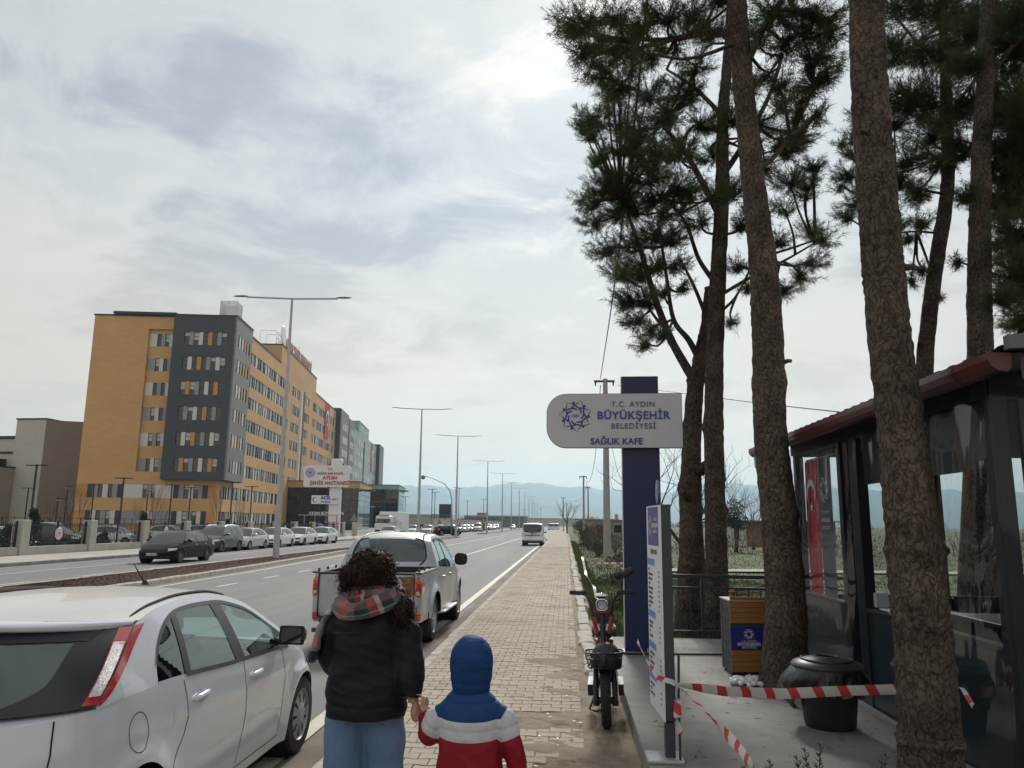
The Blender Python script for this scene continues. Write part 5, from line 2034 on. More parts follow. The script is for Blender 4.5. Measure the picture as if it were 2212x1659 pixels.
# ================================================================== CAFE CORNER ON THE RIGHT
navy=mat('navy_panel',(0.006,0.016,0.078),0.42,var=0.08,vscale=0.8)
signface=mat('sign_face',(0.52,0.53,0.56),0.5,var=0.05,vscale=1.5)
signblue=mat('sign_blue_letters',(0.045,0.06,0.27),0.45)
def emblem(mb,R,pos,mi=0,y=0.0,th=0.012,dots=True,mid='1881'):
 """ring of seven swirling olive branches round a date, in the x-z plane facing -y"""
 n=7
 for k in range(n):
  a0=2*pi*k/n+0.35
  for(r0,r1,sweep,w0,w1)in((0.52,1.0,0.95,0.055,0.012),(0.50,0.86,-0.85,0.05,0.02),(0.38,0.62,1.25,0.045,0.02),(0.36,0.60,0.75,0.03,0.02)):
   P=[]
   m=9
   for i in range(m+1):
    f=i/m
    a=a0+sweep*f
    rr=R*(r0+(r1-r0)*f**1.4)
    P.append((rr*cos(a),rr*sin(a)))
   vs=[]
   for i in range(m+1):
    p0,p1=P[max(0,i-1)],P[min(m,i+1)]
    d=Vector((p1[0]-p0[0],p1[1]-p0[1])).normalized()
    w=R*lerp(w0,w1,i/m)*(0.5 if i==0 else 1)
    for sg in(-1,1):
     vs.append((pos[0]+P[i][0]-d.y*w*sg,pos[1]+y,pos[2]+P[i][1]+d.x*w*sg))
   mb.add(vs,[(2*i,2*i+1,2*i+3,2*i+2)for i in range(m)],mi)
  if dots:
   a=a0-0.42
   c=(R*0.80*cos(a),R*0.80*sin(a))
   tip=[]
   for i in range(7):
    b=a+2*pi*i/7
    tip.append((pos[0]+c[0]+R*0.09*cos(b),pos[1]+y,pos[2]+c[1]+R*0.09*sin(b)))
   mb.add(tip,[tuple(range(7))],mi)
 if mid:
  put_text(mb,mid,R*0.26,(pos[0],pos[1]+y,pos[2]-R*0.09),0.001,0.0,mi=mi)
def rounded_rect(w,h,r,left_only=False,n=8):
 """outline in x-z, counter-clockwise, centred"""
 pts=[]
 for cx_,cz_,a0,rr in((w/2,-h/2,-pi/2,0 if left_only else r),(w/2,h/2,0,0 if left_only else r),(-w/2,h/2,pi/2,r),(-w/2,-h/2,pi,r)):
  if rr==0:
   pts.append((cx_,cz_))
   continue
  sx_,sz_=(1 if cx_>0 else-1),(1 if cz_>0 else-1)
  for k in range(n+1):
   a=a0+pi/2*k/n
   pts.append((cx_-sx_*rr+rr*cos(a),cz_-sz_*rr+rr*sin(a)))
 return pts
def plate_xz(mb,pts,y0,y1,mi=0,off=(0,0)):
 """upright slab from an x-z outline"""
 n=len(pts)
 vs=[(x+off[0],y0,z+off[1])for x,z in pts]+[(x+off[0],y1,z+off[1])for x,z in pts]
 fs=[tuple(range(n)),tuple(range(2*n-1,n-1,-1))]+[((k+1)%n,k,n+k,n+(k+1)%n)for k in range(n)]
 mb.add(vs,fs,mi)
pylon=thing('pylon_sign','tall navy pylon carrying a rounded pale municipal cafe sign','sign',(1.02,10.62,0.30),radians(-2))
q=MB()
q.box((0,0,1.83),(0.50,0.22,3.66),ch=0.006)
q.build('column',navy,pylon)
q=MB()
q.bb(-0.256,-0.249,-0.112,0.112,0,3.66)
q.bb(-0.30,0.30,-0.125,0.125,-0.0,0.025)
q.bb(0.03,0.05,-0.16,-0.11,0.02,0.07)
q.build('column_edge',mat('pale_edge',(0.45,0.45,0.47),0.4),pylon)
pl_pts=rounded_rect(1.82,0.735,0.27,True,12)
q=MB()
plate_xz(q,pl_pts,-0.20,-0.125,0,(-0.36,3.035))
board=q.build('sign_board',[signface],pylon)
q=MB()
plate_xz(q,[(x*1.006,z*1.016)for x,z in pl_pts],-0.193,-0.132,0,(-0.36,3.035))
q.build('board_rim',mat('dark_rim',(0.05,0.05,0.06),0.4),board)
lt=MB()
ly=-0.2035
put_text(lt,'T.C. AYDIN',0.105,(-0.10,ly,3.222),0.006,-0.0005,spacing=1.12)
put_text(lt,'BÜYÜKŞEHİR',0.15,(-0.10,ly,3.055),0.006,0.0035,spacing=1.08)
put_text(lt,'BELEDİYESİ',0.105,(-0.10,ly,2.925),0.006,0.0,spacing=1.12)
put_text(lt,'SAĞLIK KAFE',0.118,(-0.33,ly,2.712),0.006,0.003,spacing=1.02)
lt.build('lettering',signblue,board)
em=MB()
emblem(em,0.225,(-0.88,-0.2045,3.10))
em.build('emblem',signblue,board)
# two-sided menu board seen almost edge on, facing the road
menu=thing('menu_board','narrow double sided menu board on a dark post with price list','sign',(0.70,5.95,0.30),0)
dk=mat('menu_frame',(0.045,0.05,0.062),0.45)
q=MB()
q.box((0.040,0.0,0.13),(0.07,0.09,0.26),ch=0.006)
q.build('post',dk,menu)
q=MB()
q.box((0.0,0.0,0.012),(0.26,0.26,0.024),ch=0.006)
q.build('foot_plate',steel,menu)
q=MB()
A=radians(3.2)
q.box((0.040,0.245,1.035),(0.074,0.62,1.53),ch=0.004)
bx=q.build('board',dk,menu)
bx.rotation_euler=(0,0,A)
shw=mat('menu_paper',(0.72,0.72,0.75),0.5,var=0.04,vscale=3)
q=MB()
q.bb(-0.0035,0.0025,-0.075,0.565,0.265,1.795)
sheet_o=q.build('menu_sheet',shw,bx)
q=MB()
cyan=mat('menu_cyan',(0.08,0.30,0.66),0.5)
purple=mat('menu_purple',(0.085,0.075,0.27),0.5)
Mz=Matrix.Rotation(-pi/2,3,'Z')
def on_menu(fn):
 t_=MB()
 fn(t_)
 vs=[tuple(Mz@Vector(p))for p in t_.v]
 q.add([(-0.0045+p[0],0.245+p[1],p[2])for p in vs],t_.f,0)
 q.m[-len(t_.f):]=t_.m
def head(t_):
 t_.bb(-0.25,0.22,-0.0005,0.0,1.49,1.785,mi=1)
 t_.bb(-0.30,0.02,-0.0006,0.0,1.335,1.385,mi=2)
 t_.bb(-0.30,0.02,-0.0006,0.0,0.935,0.985,mi=2)
 t_.bb(-0.30,0.02,-0.0006,0.0,0.70,0.75,mi=2)
 t_.bb(-0.30,0.02,-0.0006,0.0,0.47,0.52,mi=2)
 emblem(t_,0.09,(-0.14,-0.0015,1.64),3,mid=None)
 put_text(t_,'T.C. AYDIN',0.035,(0.08,-0.0015,1.68),0.0003,mi=3)
 put_text(t_,'BÜYÜKŞEHİR',0.042,(0.08,-0.0015,1.63),0.0003,0.001,mi=3)
 put_text(t_,'BELEDİYESİ',0.035,(0.08,-0.0015,1.585),0.0003,mi=3)
 put_text(t_,'SAĞLIK KAFE',0.05,(0.0,-0.0015,1.425),0.0003,0.001,mi=0)
 r=random.Random(2)
 z=1.285
 for blk,nrow in((1.30,9),(0.90,4),(0.665,5),(0.435,3)):
  z=blk
  for k in range(nrow):
   x=-0.27
   for _ in range(r.choice((1,2,2))):
    w=r.uniform(0.05,0.10)
    t_.bb(x,x+w,-0.0008,0.0,z-0.012,z+0.008,mi=0)
    x+=w+0.012
   t_.bb(0.18,0.225,-0.0008,0.0,z-0.008,z+0.004,mi=0)
   z-=0.0355
on_menu(head)
q.build('print',[mat('menu_ink',(0.08,0.08,0.10),0.6),purple,cyan,whitem],sheet_o)
q=MB()
q.bb(0.0775,0.083,-0.03,0.53,0.6,1.35)
q.build('red_poster',mat('poster_red',(0.42,0.03,0.05),0.5),bx)
q=MB()
q.lathe([(0,0.0015),(0.088,0.0015),(0.092,0.0),(0.088,-0.012),(0,-0.012)],28,(0,0,0),M=Matrix.Rotation(-pi/2,3,'Y'),mi=0)
emb=MB()
emblem(emb,0.075,(0,0,0),mid=None)
q.add([tuple(Mz@Vector(p)+Vector((-0.003,0,0)))for p in emb.v],emb.f,1)
q.v=[(x+0.0,y*1.0+0.1,z+1.90)for x,y,z in q.v]
q.build('round_badge',[mat('badge_purple',(0.14,0.12,0.33),0.4),whitem],menu)
q=MB()
q.tube([(0.01,0.1,1.78),(0.01,0.1,1.9)],0.012,6)
q.build('badge_stem',dk,menu)
# conduit on the slab
q=MB()
q.tube([(0.72,10.42,0.318),(1.6,10.46,0.318),(3.0,10.62,0.318)],0.014,6)
tag(q.build('conduit_pipe',darksteel),'thin dark conduit lying across the concrete slab before the railing','pipe')
# ---- railing behind the slab
rail=thing('railing','dark steel railing along the back of the cafe slab','railing',(1.25,12.1,0.26))
rm=mat('railing_steel',(0.035,0.04,0.05),0.4)
q=MB()
q.box((1.45,0,0.93),(2.9,0.05,0.055),ch=0.008)
q.build('top_rail',rm,rail)
for z in(0.76,0.13):
 q=MB()
 q.box((1.45,0,z),(2.9,0.03,0.03),ch=0.004)
 q.build('cross_rail',rm,rail)
bar=MB().bb(-0.008,0.008,-0.008,0.008,0.145,0.745).build('baluster',rm,rail,loc=(0.1,0,0))
for k in range(1,17):
 if k in(4,12):
  continue
 link('baluster',bar.data,rail,(0.1+k*0.172,0,0))
pst=MB().bb(-0.02,0.02,-0.02,0.02,0.0,0.90).build('railing_post',rm,rail,loc=(0.1+4*0.172,0,0))
link('railing_post',pst.data,rail,(0.1+12*0.172,0,0))
link('railing_post',pst.data,rail,(0.02,0,0))
# ---- municipal litter box with timber slats
lb=thing('litter_box','square litter box with timber slats and navy municipal plate beside the pine','litter bin',(2.045,9.42,0.30),radians(3))
wood=mat('slat_wood',(0.30,0.13,0.035),0.55,var=0.3,vscale=3,stretch=(1.2,1.0,14.0),coat=0.1)
metalg=mat('box_metal',(0.075,0.08,0.088),0.4,metal=0.2)
q=MB()
q.bb(-0.195,0.195,-0.195,0.20,0.02,0.80)
q.build('casing',metalg,lb)
z=0.035
k=0
sl0=MB().box((0,0,0),(0.40,0.022,0.056),ch=0.004).build('slat',wood,lb)
first=True
while z<0.80:
 if not 0.268<z<0.52:
  for(y,rz_)in((-0.211,0),):
   if first:
    o=sl0
    first=False
   else:
    o=link('slat',sl0.data,lb)
   o.location=(0,y+random.uniform(-.001,.001),z+0.029)
 z+=0.0585
q=MB()
q.bb(-0.20,0.20,-0.212,-0.196,0.272,0.527)
plt_=q.build('name_plate',mat('plate_navy',(0.02,0.022,0.20),0.4),lb)
q=MB()
emblem(q,0.062,(0,-0.2135,0.445),mid=None)
put_text(q,'T.C. AYDIN',0.032,(0,-0.213,0.358),0.0005)
put_text(q,'BÜYÜKŞEHİR',0.042,(0,-0.213,0.322),0.0005,0.001)
put_text(q,'BELEDİYESİ',0.032,(0,-0.213,0.292),0.0005)
q.build('plate_print',whitem,plt_)
q=MB()
for zc_ in np.arange(0.10,0.78,0.115):
 for yc in(-0.12,0.0,0.12):
  q.tube([(-0.200,yc+0.052*cos(a),zc_+0.052*sin(a))for a in np.linspace(0,2*pi,13)[:-1]],0.006,4,closed=True)
for yc in(-0.195,0.195):
 q.bb(-0.208,-0.196,yc-.012,yc+.012,0.02,0.80)
q.build('pierced_panel',mat('pierced_metal',(0.16,0.17,0.18),0.4,metal=0.4),lb)
q=MB()
for x0,x1,y0,y1 in((-0.215,0.215,-0.225,-0.11),(-0.215,0.215,0.11,0.215),(-0.215,-0.13,-0.11,0.11),(0.13,0.215,-0.11,0.11)):
 q.bb(x0,x1,y0,y1,0.80,0.815)
q.build('lid',mat('lid_metal',(0.50,0.51,0.52),0.35,metal=0.5),lb)
q=MB()
q.bb(-0.13,0.13,-0.11,0.11,0.79,0.802)
q.build('opening',darkgap,lb)
q=MB()
for x in(-0.17,0.17):
 for y in(-0.17,0.17):
  q.bb(x-.02,x+.02,y-.02,y+.02,0.0,0.03)
q.build('feet',black,lb)
cup=thing('paper_cup','orange paper cup left on the litter box lid','cup',(1.905,9.29,1.115))
q=MB()
q.lathe([(0.0,0.001),(0.027,0.001),(0.037,0.088),(0.039,0.092),(0.036,0.093),(0.034,0.088),(0.025,0.01),(0,0.01)],20)
q.build('cup_body',mat('cup_orange',(0.42,0.13,0.035),0.6),cup,smooth=40)
q=MB()
q.lathe([(0.0336,0.055),(0.0375,0.086)],20)
q.build('cup_band',mat('cup_brown',(0.16,0.06,0.02),0.6),cup,smooth=True)
# ---- round black bin with a bag under its lid
bn=thing('round_bin','round black plastic bin with bin liner hanging below its lid','litter bin',(2.21,7.03,0.30))
bn.scale=(1.17,1.17,1.05)
bp=mat('bin_plastic',(0.02,0.022,0.024),0.5,var=0.15,vscale=4)
q=MB()
q.lathe([(0.0,0.003),(0.165,0.003),(0.175,0.02),(0.215,0.44),(0.217,0.45)],36)
q.build('bin_body',bp,bn,smooth=40)
q=MB()
q.lathe([(0.245,0.455),(0.25,0.47),(0.235,0.49),(0.17,0.515),(0.10,0.535),(0.095,0.532),(0.085,0.52)],40)
q.lathe([(0.185,0.512),(0.182,0.522),(0.172,0.524),(0.168,0.516)],36)
q.build('bin_lid',mat('bin_lid_plastic',(0.028,0.032,0.033),0.4),bn,smooth=40)
q=MB()
q.lathe([(0.095,0.533),(0.09,0.542),(0.078,0.542),(0.074,0.53)],24)
q.build('lid_opening',mat('bin_ring',(0.07,0.075,0.078),0.35),bn,smooth=40)
q=MB()
def bagf(a,b):
 th=a*2*pi
 lob=0.035*sin(7*th+3*b)+0.02*sin(17*th+5*b)+0.012*sin(29*th)
 dr=0.12+0.13*max(0,cos(th-pi*0.95))**1.5+0.05*sin(3*th)
 flare=0.10*max(0,cos(th-pi*0.98))**3
 r_=0.235+(0.012+lob*0.55)*b+flare*sin(b*pi)*1.0
 return(r_*cos(th),r_*sin(th),0.468-dr*b*1.25)
q.grid(bagf,120,12)
q.build('bin_liner',mat('bin_liner',(0.012,0.012,0.013),0.22,spec=0.7,bump=0.5,bscale=18),bn,smooth=True)
# ---- white pebbles round the pine
r=random.Random(9)
pbm=mat('white_pebble',(0.66,0.65,0.64),0.6,var=0.08,vscale=8)
def pebble(k):
 rr_=random.Random(k)
 mb=MB()
 ph=[rr_.uniform(0,6)for _ in range(4)]
 def f(a,b):
  th,p_=a*2*pi,b*pi
  rad=1+0.12*sin(2*th+ph[0])*sin(p_)+0.1*sin(3*p_+ph[1])
  return(rad*sin(p_)*cos(th),0.75*rad*sin(p_)*sin(th),0.6*rad*cos(p_))
 mb.grid(f,10,7,flip=False)
 o=mb.build('pebble',pbm,smooth=True)
 d=o.data
 bpy.data.objects.remove(o)
 return d
PB=[pebble(k)for k in range(5)]
heap=thing('pebble_heap','small heap of white pebbles at the foot of the pine by the litter box','pebbles',(2.02,8.72,0.30))
for k in range(90):
 a,d=r.uniform(0,2*pi),sqrt(r.random())
 x,y=0.27*d*cos(a),0.26*d*sin(a)
 s_=r.uniform(0.028,0.048)
 o=link('pebble',PB[k%5],heap,(x-0.02,y,s_*0.6+0.05*(1-d)*r.random()),None,(s_,s_,s_))
 o.rotation_euler=(r.uniform(-.4,.4),r.uniform(-.4,.4),r.uniform(0,6))
# ---- barrier tape in red and white
def tape_mat():
 m=bpy.data.materials.new('barrier_tape')
 m.use_nodes=True
 nt=m.node_tree
 b=nt.nodes['Principled BSDF']
 at_=nt.nodes.new('ShaderNodeAttribute')
 at_.attribute_name='along'
 ma=nt.nodes.new('ShaderNodeMath')
 ma.operation='FRACT'
 nt.links.new(at_.outputs['Fac'],ma.inputs[0])
 gt=nt.nodes.new('ShaderNodeMath')
 gt.operation='GREATER_THAN'
 gt.inputs[1].default_value=0.62
 nt.links.new(ma.outputs[0],gt.inputs[0])
 mx=nt.nodes.new('ShaderNodeMixRGB')
 mx.inputs[1].default_value=(0.58,0.56,0.56,1)
 mx.inputs[2].default_value=(0.50,0.045,0.05,1)
 nt.links.new(gt.outputs[0],mx.inputs[0])
 nt.links.new(mx.outputs[0],b.inputs['Base Color'])
 b.inputs['Roughness'].default_value=0.35
 return m
TAPE=tape_mat()
def tape(name,label,pts,w=0.07,twist=lambda f:0.0,per=0.2,slant=0.45,n=80,narrow=None):
 """ribbon through points; stripes run across it at a slant"""
 P=[Vector(p)for p in pts]
 L=[0]
 for a,b in zip(P,P[1:]):
  L.append(L[-1]+(b-a).length)
 def pos(s_):
  for i in range(len(P)-1):
   if s_<=L[i+1]or i==len(P)-2:
    f=(s_-L[i])/(L[i+1]-L[i])
    return P[i].lerp(P[i+1],f)
 vs,al,fs=[],[],[]
 for i in range(n+1):
  s_=L[-1]*i/n
  p=pos(s_)
  t_=(pos(min(L[-1],s_+.01))-pos(max(0,s_-.01))).normalized()
  side=Vector((0,0,1))-t_*t_.z
  side.normalize()
  nb=t_.cross(side)
  a=twist(i/n)
  d=side*cos(a)+nb*sin(a)
  ww=w*(narrow(i/n)if narrow else 1)
  for k in range(3):
   f=k/2-.5
   cur=0.12*w*(1-(2*f)**2)
   vs.append(p+d*ww*f+nb*cur)
   al.append((s_+slant*w*f*2*0.5)/per)
 for i in range(n):
  for k in range(2):
   fs.append((i*3+k,i*3+k+1,i*3+k+4,i*3+k+3))
 me=bpy.data.meshes.new(name)
 me.from_pydata([tuple(v)for v in vs],[],fs)
 me.materials.append(TAPE)
 at_=me.attributes.new('along','FLOAT','POINT')
 at_.data.foreach_set('value',al)
 me.polygons.foreach_set('use_smooth',[True]*len(fs))
 o=link(name,me)
 return tag(o,label,'barrier tape','red and white barrier tapes')
kn=Vector((0.785,5.86,0.83))
tp_far=[kn,(1.15,5.98,0.765),(1.6,6.15,0.725),(2.05,6.25,0.735),(2.5,6.2,0.77)]
tape('barrier_tape','red and white tape strung from the menu board past the bin to the pine',tp_far,0.075,lambda f:0.5*(1-f)**4+0.15*sin(9*f),narrow=lambda f:min(1,0.35+f*5))
tape('barrier_tape','twisted red and white tape slanting down from the menu board to the lower right',[kn,(0.93,5.6,0.72),(1.08,5.15,0.58),(1.16,4.7,0.42),(1.2,4.2,0.33)],0.07,lambda f:0.9*sin(11*f)+0.4,per=0.13,narrow=lambda f:min(1,0.3+f*4)*(0.75+0.25*abs(sin(14*f))))
tape('barrier_tape','short loose tail of red and white tape at the menu post knot',[kn,(0.79,5.86,0.72),(0.785,5.85,0.60),(0.80,5.84,0.50)],0.055,lambda f:1.1+0.7*sin(5*f),n=24)
tape('barrier_tape','tape wrapped round the front of the menu board',[kn,(0.745,5.845,0.85),(0.655,5.86,0.87),(0.60,6.1,0.95),(0.56,6.4,1.05)],0.035,lambda f:0.3*sin(7*f),n=30,per=0.16)
tape('barrier_tape','end of tape tied to the cafe wall right of the front pine',[(2.66,6.1,0.83),(2.72,6.0,0.85),(2.755,5.86,0.85),(2.75,5.72,0.76)],0.04,lambda f:3*f,n=24,narrow=lambda f:0.5+0.5*abs(2*f-1))
q=MB()
q.tube([(0.80,5.86,0.30),(0.80,5.88,0.7),(0.812,5.9,1.02)],0.009,6)
tag(q.build('iron_rod',mat('rusty_iron',(0.06,0.045,0.04),0.8)),'thin iron rod standing against the menu board post','rod')
tape('barrier_tape','sagging white and red tape across the verge behind the moped',[(0.62,30,0.75),(0.9,29,0.55),(1.7,27.5,0.62),(3.2,26,0.72)],0.07,lambda f:0.3*sin(9*f),per=0.5)
tape('barrier_tape','trampled tape lying along the verge beside the pavement',[(0.62,30,0.72),(0.66,26,0.28),(0.78,22,0.24),(0.72,19.5,0.22),(0.85,17.0,0.23),(0.98,15.2,0.22)],0.08,lambda f:1.3+sin(12*f),per=0.7)
# ---- cafe kiosk: steel frame, clear plastic curtains, gutter
KXW,KY0,KY1=2.80,5.25,9.75
kiosk=thing('cafe_kiosk','dark framed cafe kiosk closed with clear plastic curtains under a red gutter','kiosk',(KXW,KY0,0.30))
kd=KY1-KY0
kfr=mat('kiosk_steel',(0.008,0.015,0.023),0.45,var=0.15,vscale=3)
kpan=mat('kiosk_panel',(0.012,0.028,0.042),0.35,var=0.12,vscale=2,rvar=0.1)
pvc=glass_mat('clear_plastic',(0.80,0.83,0.84),0.012,0.04,bump=0.07,bscale=2.2,stretch=(1.0,2.0,0.45),fw=0.07)
pvc_far=glass_mat('clear_plastic_far',(0.86,0.88,0.88),0.02,0.08,bump=0.2,bscale=2.0,stretch=(2.0,2.0,0.4),fw=0.2)
KW=6.0
q=MB()
posts=[(0,0.05,0.14),(0,2.52,0.20),(0,2.92,0.10),(0,kd-.05,0.08)]
for x,y,w in posts:
 q=MB()
 q.bb(x,x+0.1,y-w/2,y+w/2,0,2.62,ch=0.004)
 q.build('frame_post',kfr,kiosk)
for x,y in((KW,0.05),(KW,kd/2),(KW,kd-.05),(KW/2,kd-.05),(1.6,kd-.05),(0.9,0.05),(1.9,.05),(3.2,0.05),(4.6,0.05)):
 q=MB()
 q.bb(x,x+0.1,y-.05,y+.05,0,2.62,ch=0.004)
 q.build('frame_post',kfr,kiosk)
for y0,y1,x0,x1 in((0.12,2.42,0.0,0.06),(2.97,kd-.09,0.0,0.06)):
 q=MB()
 q.bb(x0+.02,x1,y0,y1,0.02,0.86)
 q.build('lower_panel',kpan,kiosk)
 q=MB()
 q.bb(x0,x1+.03,y0,y1,0.86,0.90,ch=0.005)
 q.build('sill',kfr,kiosk)
q=MB()
q.bb(0.1,KW,kd-.06,kd-.02,0.02,0.86)
q.bb(0.2,KW,0.02,0.06,0.02,2.6)
q.bb(KW,KW+.05,0.1,kd-.1,0.02,0.8)
q.build('rear_panels',kpan,kiosk)
q=MB()
q.bb(-0.02,0.12,0.0,kd,2.50,2.66)
q.bb(0.12,KW+.1,kd-.1,kd,2.50,2.66)
q.bb(0.12,KW+.1,0.0,0.1,2.50,2.66)
q.build('head_beam',kfr,kiosk)
q=MB()
q.bb(0.06,0.09,0.12,2.4,2.05,2.5)
q.build('fascia_curtain',mat('dark_fascia',(0.02,0.024,0.026),0.5),kiosk)
def curtain(y0,y1,z0,z1,name,seed):
 r_=random.Random(seed)
 ph=[r_.uniform(0,6)for _ in range(6)]
 mb=MB()
 def f(a,b):
  y,z=lerp(y0,y1,a),lerp(z0,z1,b)
  top_=b**3
  xx=-0.035-0.006*sin(6*a+ph[0])-0.007*top_*sin(42*a+ph[1]+3*b)-0.008*top_*sin(15*a+ph[2])-0.006*sin(9*b+ph[3]+4*a)-0.01*sin(23*a+7*b+ph[4])*(1-a)**6
  return(xx,y,z)
 mb.grid(f,60,40)
 return mb.build(name,pvc,kiosk,smooth=True)
curtain(0.0,2.5,0.06,2.58,'plastic_curtain',1)
curtain(2.55,kd+0.02,0.06,2.58,'plastic_curtain',2)
q=MB()
q.grid(lambda a,b:(lerp(0.05,KW,a),kd-0.02+0.015*sin(17*a),lerp(0.86,2.5,b)),30,4)
q.build('plastic_curtain',pvc_far,kiosk,smooth=True)
q=MB()
q.grid(lambda a,b:(KW+0.02+0.01*sin(17*a),lerp(0.1,kd,a),lerp(0.8,2.4,b)),30,4)
q.build('plastic_curtain',pvc_far,kiosk,smooth=True)
q=MB()
def endf(a,b):
 return(lerp(-0.03,KW,a),-0.02-0.02*sin(30*a+2*b)-0.015*sin(11*a),lerp(0.05,2.6,b))
q.grid(endf,80,10)
q.build('plastic_curtain',pvc,kiosk,smooth=True)
# roof: corrugated sheet, gutter with brackets, downpipe, eaves ends
q=MB()
q.grid(lambda a,b:(lerp(-0.24,KW+.5,a),lerp(-0.75,kd+.65,b),2.70+0.38*min(a,1-a)*2+0.012*(1 if int(b*60)%2 else 0)),6,120)
q.grid(lambda a,b:(lerp(-0.24,KW+.5,a),lerp(-0.75,kd+.65,b),2.64+0.38*min(a,1-a)*2),2,2)
q.build('roof_sheet',mat('roof_sheet',(0.16,0.15,0.15),0.5,var=0.1,vscale=1),kiosk)
q=MB()
prof=[(-0.36,0.105),(-0.365,0.06),(-0.345,0.02),(-0.31,-0.005),(-0.26,-0.01),(-0.235,0.01),(-0.23,0.10),(-0.245,0.10),(-0.25,0.03),(-0.33,0.03),(-0.345,0.105)]
for(x,z),(x2,z2)in zip(prof,prof[1:]+prof[:1]):
 q.add([(x,-0.72,2.55+z),(x2,-0.72,2.55+z2),(x2,kd+.72,2.55+z2),(x,kd+.72,2.55+z)],[(0,1,2,3)])
for yy_ in(-0.72,kd+.72):
 q.add([(x,yy_,2.55+z)for x,z in prof[:7]],[tuple(range(7))])
gutm=mat('red_gutter',(0.085,0.022,0.018),0.35,var=0.15,vscale=2)
q.build('gutter',gutm,kiosk,smooth=35)
for y in(-0.3,0.8,1.9,3.0,4.1):
 q=MB()
 for(x,z),(x2,z2)in zip(prof[:6],prof[1:7]):
  q.add([(x-.006,y,2.55+z-.006),(x2-.006,y,2.55+z2-.006),(x2-.006,y+.03,2.55+z2-.006),(x-.006,y+.03,2.55+z-.006)],[(0,1,2,3)])
 q.build('gutter_bracket',gutm,kiosk)
q=MB()
q.tube([(-0.29,kd+.6,2.55),(-0.29,kd+.6,2.42),(-0.12,kd+.25,2.16),(-0.06,kd+.12,2.05),(-0.06,kd+.12,0.0)],0.036,10)
q.build('downpipe',mat('white_pipe',(0.55,0.55,0.54),0.4),kiosk,smooth=40)
q=MB()
q.bb(-0.28,2.0,-0.8,-0.74,2.66,2.74)
q.box((-0.16,-0.76,2.56),(0.06,0.08,0.14),ch=0.008)
q.tube([(0.2,-0.86,2.56),(0.2,-0.60,2.56)],0.055,12)
q.build('eaves_end',mat('pale_eaves',(0.13,0.13,0.125),0.5),kiosk)
q=MB()
q.bb(-0.06,0.0,0.0,kd,0.0,0.025)
q.build('floor_rail',steel,kiosk)
q=MB()
q.bb(0.1,KW,0.1,kd-.1,2.48,2.52)
q.build('ceiling',mat('kiosk_ceiling',(0.03,0.03,0.032),0.7),kiosk)
# what stands inside
ct=thing('cafe_counter','dark counter inside the kiosk behind the plastic curtain','counter',(KXW+0.75,KY0+0.3,0.30))
q=MB()
q.bb(0.3,1.2,0.2,2.6,0,0.78)
q.build('counter_body',kpan,ct)
q=MB()
q.bb(0.25,1.25,0.15,2.65,0.78,0.82,ch=0.006)
q.build('counter_top',mat('counter_top',(0.06,0.055,0.05),0.3),ct)
nb=thing('napkin_box','white napkin box on the sill behind the plastic curtain','box',(KXW+0.14,7.72,1.205))
q=MB()
q.box((0,0,0.07),(0.13,0.19,0.14),ch=0.012)
q.build('box_body',whitem,nb)
q=MB()
q.bb(-0.068,-0.064,-0.03,0.03,0.02,0.06)
q.build('box_slot',darkgap,nb)
for i,(x,y,l)in enumerate(((3.35,6.15,'table inside the kiosk with white napkins near the front pine'),(3.9,8.9,'table inside the kiosk beside the hanging flag'))):
 tb_=thing('cafe_table',l,'table',(x,y,0.30),0,'tables inside the kiosk')
 q=MB()
 q.box((0,0,0.73),(0.75,0.75,0.03),ch=0.01)
 q.build('table_top',mat('table_brown',(0.10,0.06,0.04),0.4),tb_)
 for sx_ in(-1,1):
  for sy_ in(-1,1):
   q=MB()
   q.bb(sx_*.32-.02,sx_*.32+.02,sy_*.32-.02,sy_*.32+.02,0,0.715)
   q.build('leg',black,tb_)
 for k in range(2):
  nn_=MB()
  nn_.box((0,0,0.004),(0.16,0.11,0.008),rz=0.3*k)
  tag(nn_.build('napkin_sheet',whitem,loc=(x-0.15+0.28*k,y-0.2+.15*k,1.046)),'white paper sheet on the %s kiosk table, %s'%(('near','far')[i],('left one','right one')[k]),'napkin')
fl=thing('crescent_flag','tall red flag with crescent and star hanging inside the kiosk','flag',(2.93,9.46,1.16),-pi/2)
q=MB()
q.grid(lambda a,b:(lerp(-0.24,0.22,a),-0.01*sin(8*a+3*b),lerp(0,1.56,b)),8,12,mi=0)
crescent_star(q,-0.01,1.18,0.16,-0.02,1,turn=-pi/2)
q.build('cloth',[redflag,flagwhite],fl,smooth=True)
bn2=thing('municipal_banner','grey banner with white municipal emblem hanging beside the red flag','banner',(2.93,8.98,1.16),-pi/2)
q=MB()
q.grid(lambda a,b:(lerp(-0.24,0.2,a),-0.008*sin(7*a+2*b),lerp(0.0,1.56,b)),8,12,mi=0)
emblem(q,0.16,(-0.03,-0.014,1.2),1,mid=None)
put_text(q,'T.C. AYDIN',0.05,(-0.03,-0.014,0.93),0.0005,mi=1)
put_text(q,'BÜYÜKŞEHİR',0.055,(-0.03,-0.014,0.84),0.0005,0.001,mi=1,sx=0.85)
put_text(q,'BELEDİYESİ',0.05,(-0.03,-0.014,0.76),0.0005,mi=1)
q.build('cloth',[mat('banner_grey',(0.10,0.11,0.16),0.7),whitem],bn2,smooth=True)
hd=thing('door_flag_pole','thin pole carrying flag and banner inside the kiosk','pole',(2.95,9.2,2.735),pi/2)
MB().tube([(-0.5,0,0),(0.5,0,0)],0.012,6).build('rod',steel,hd)
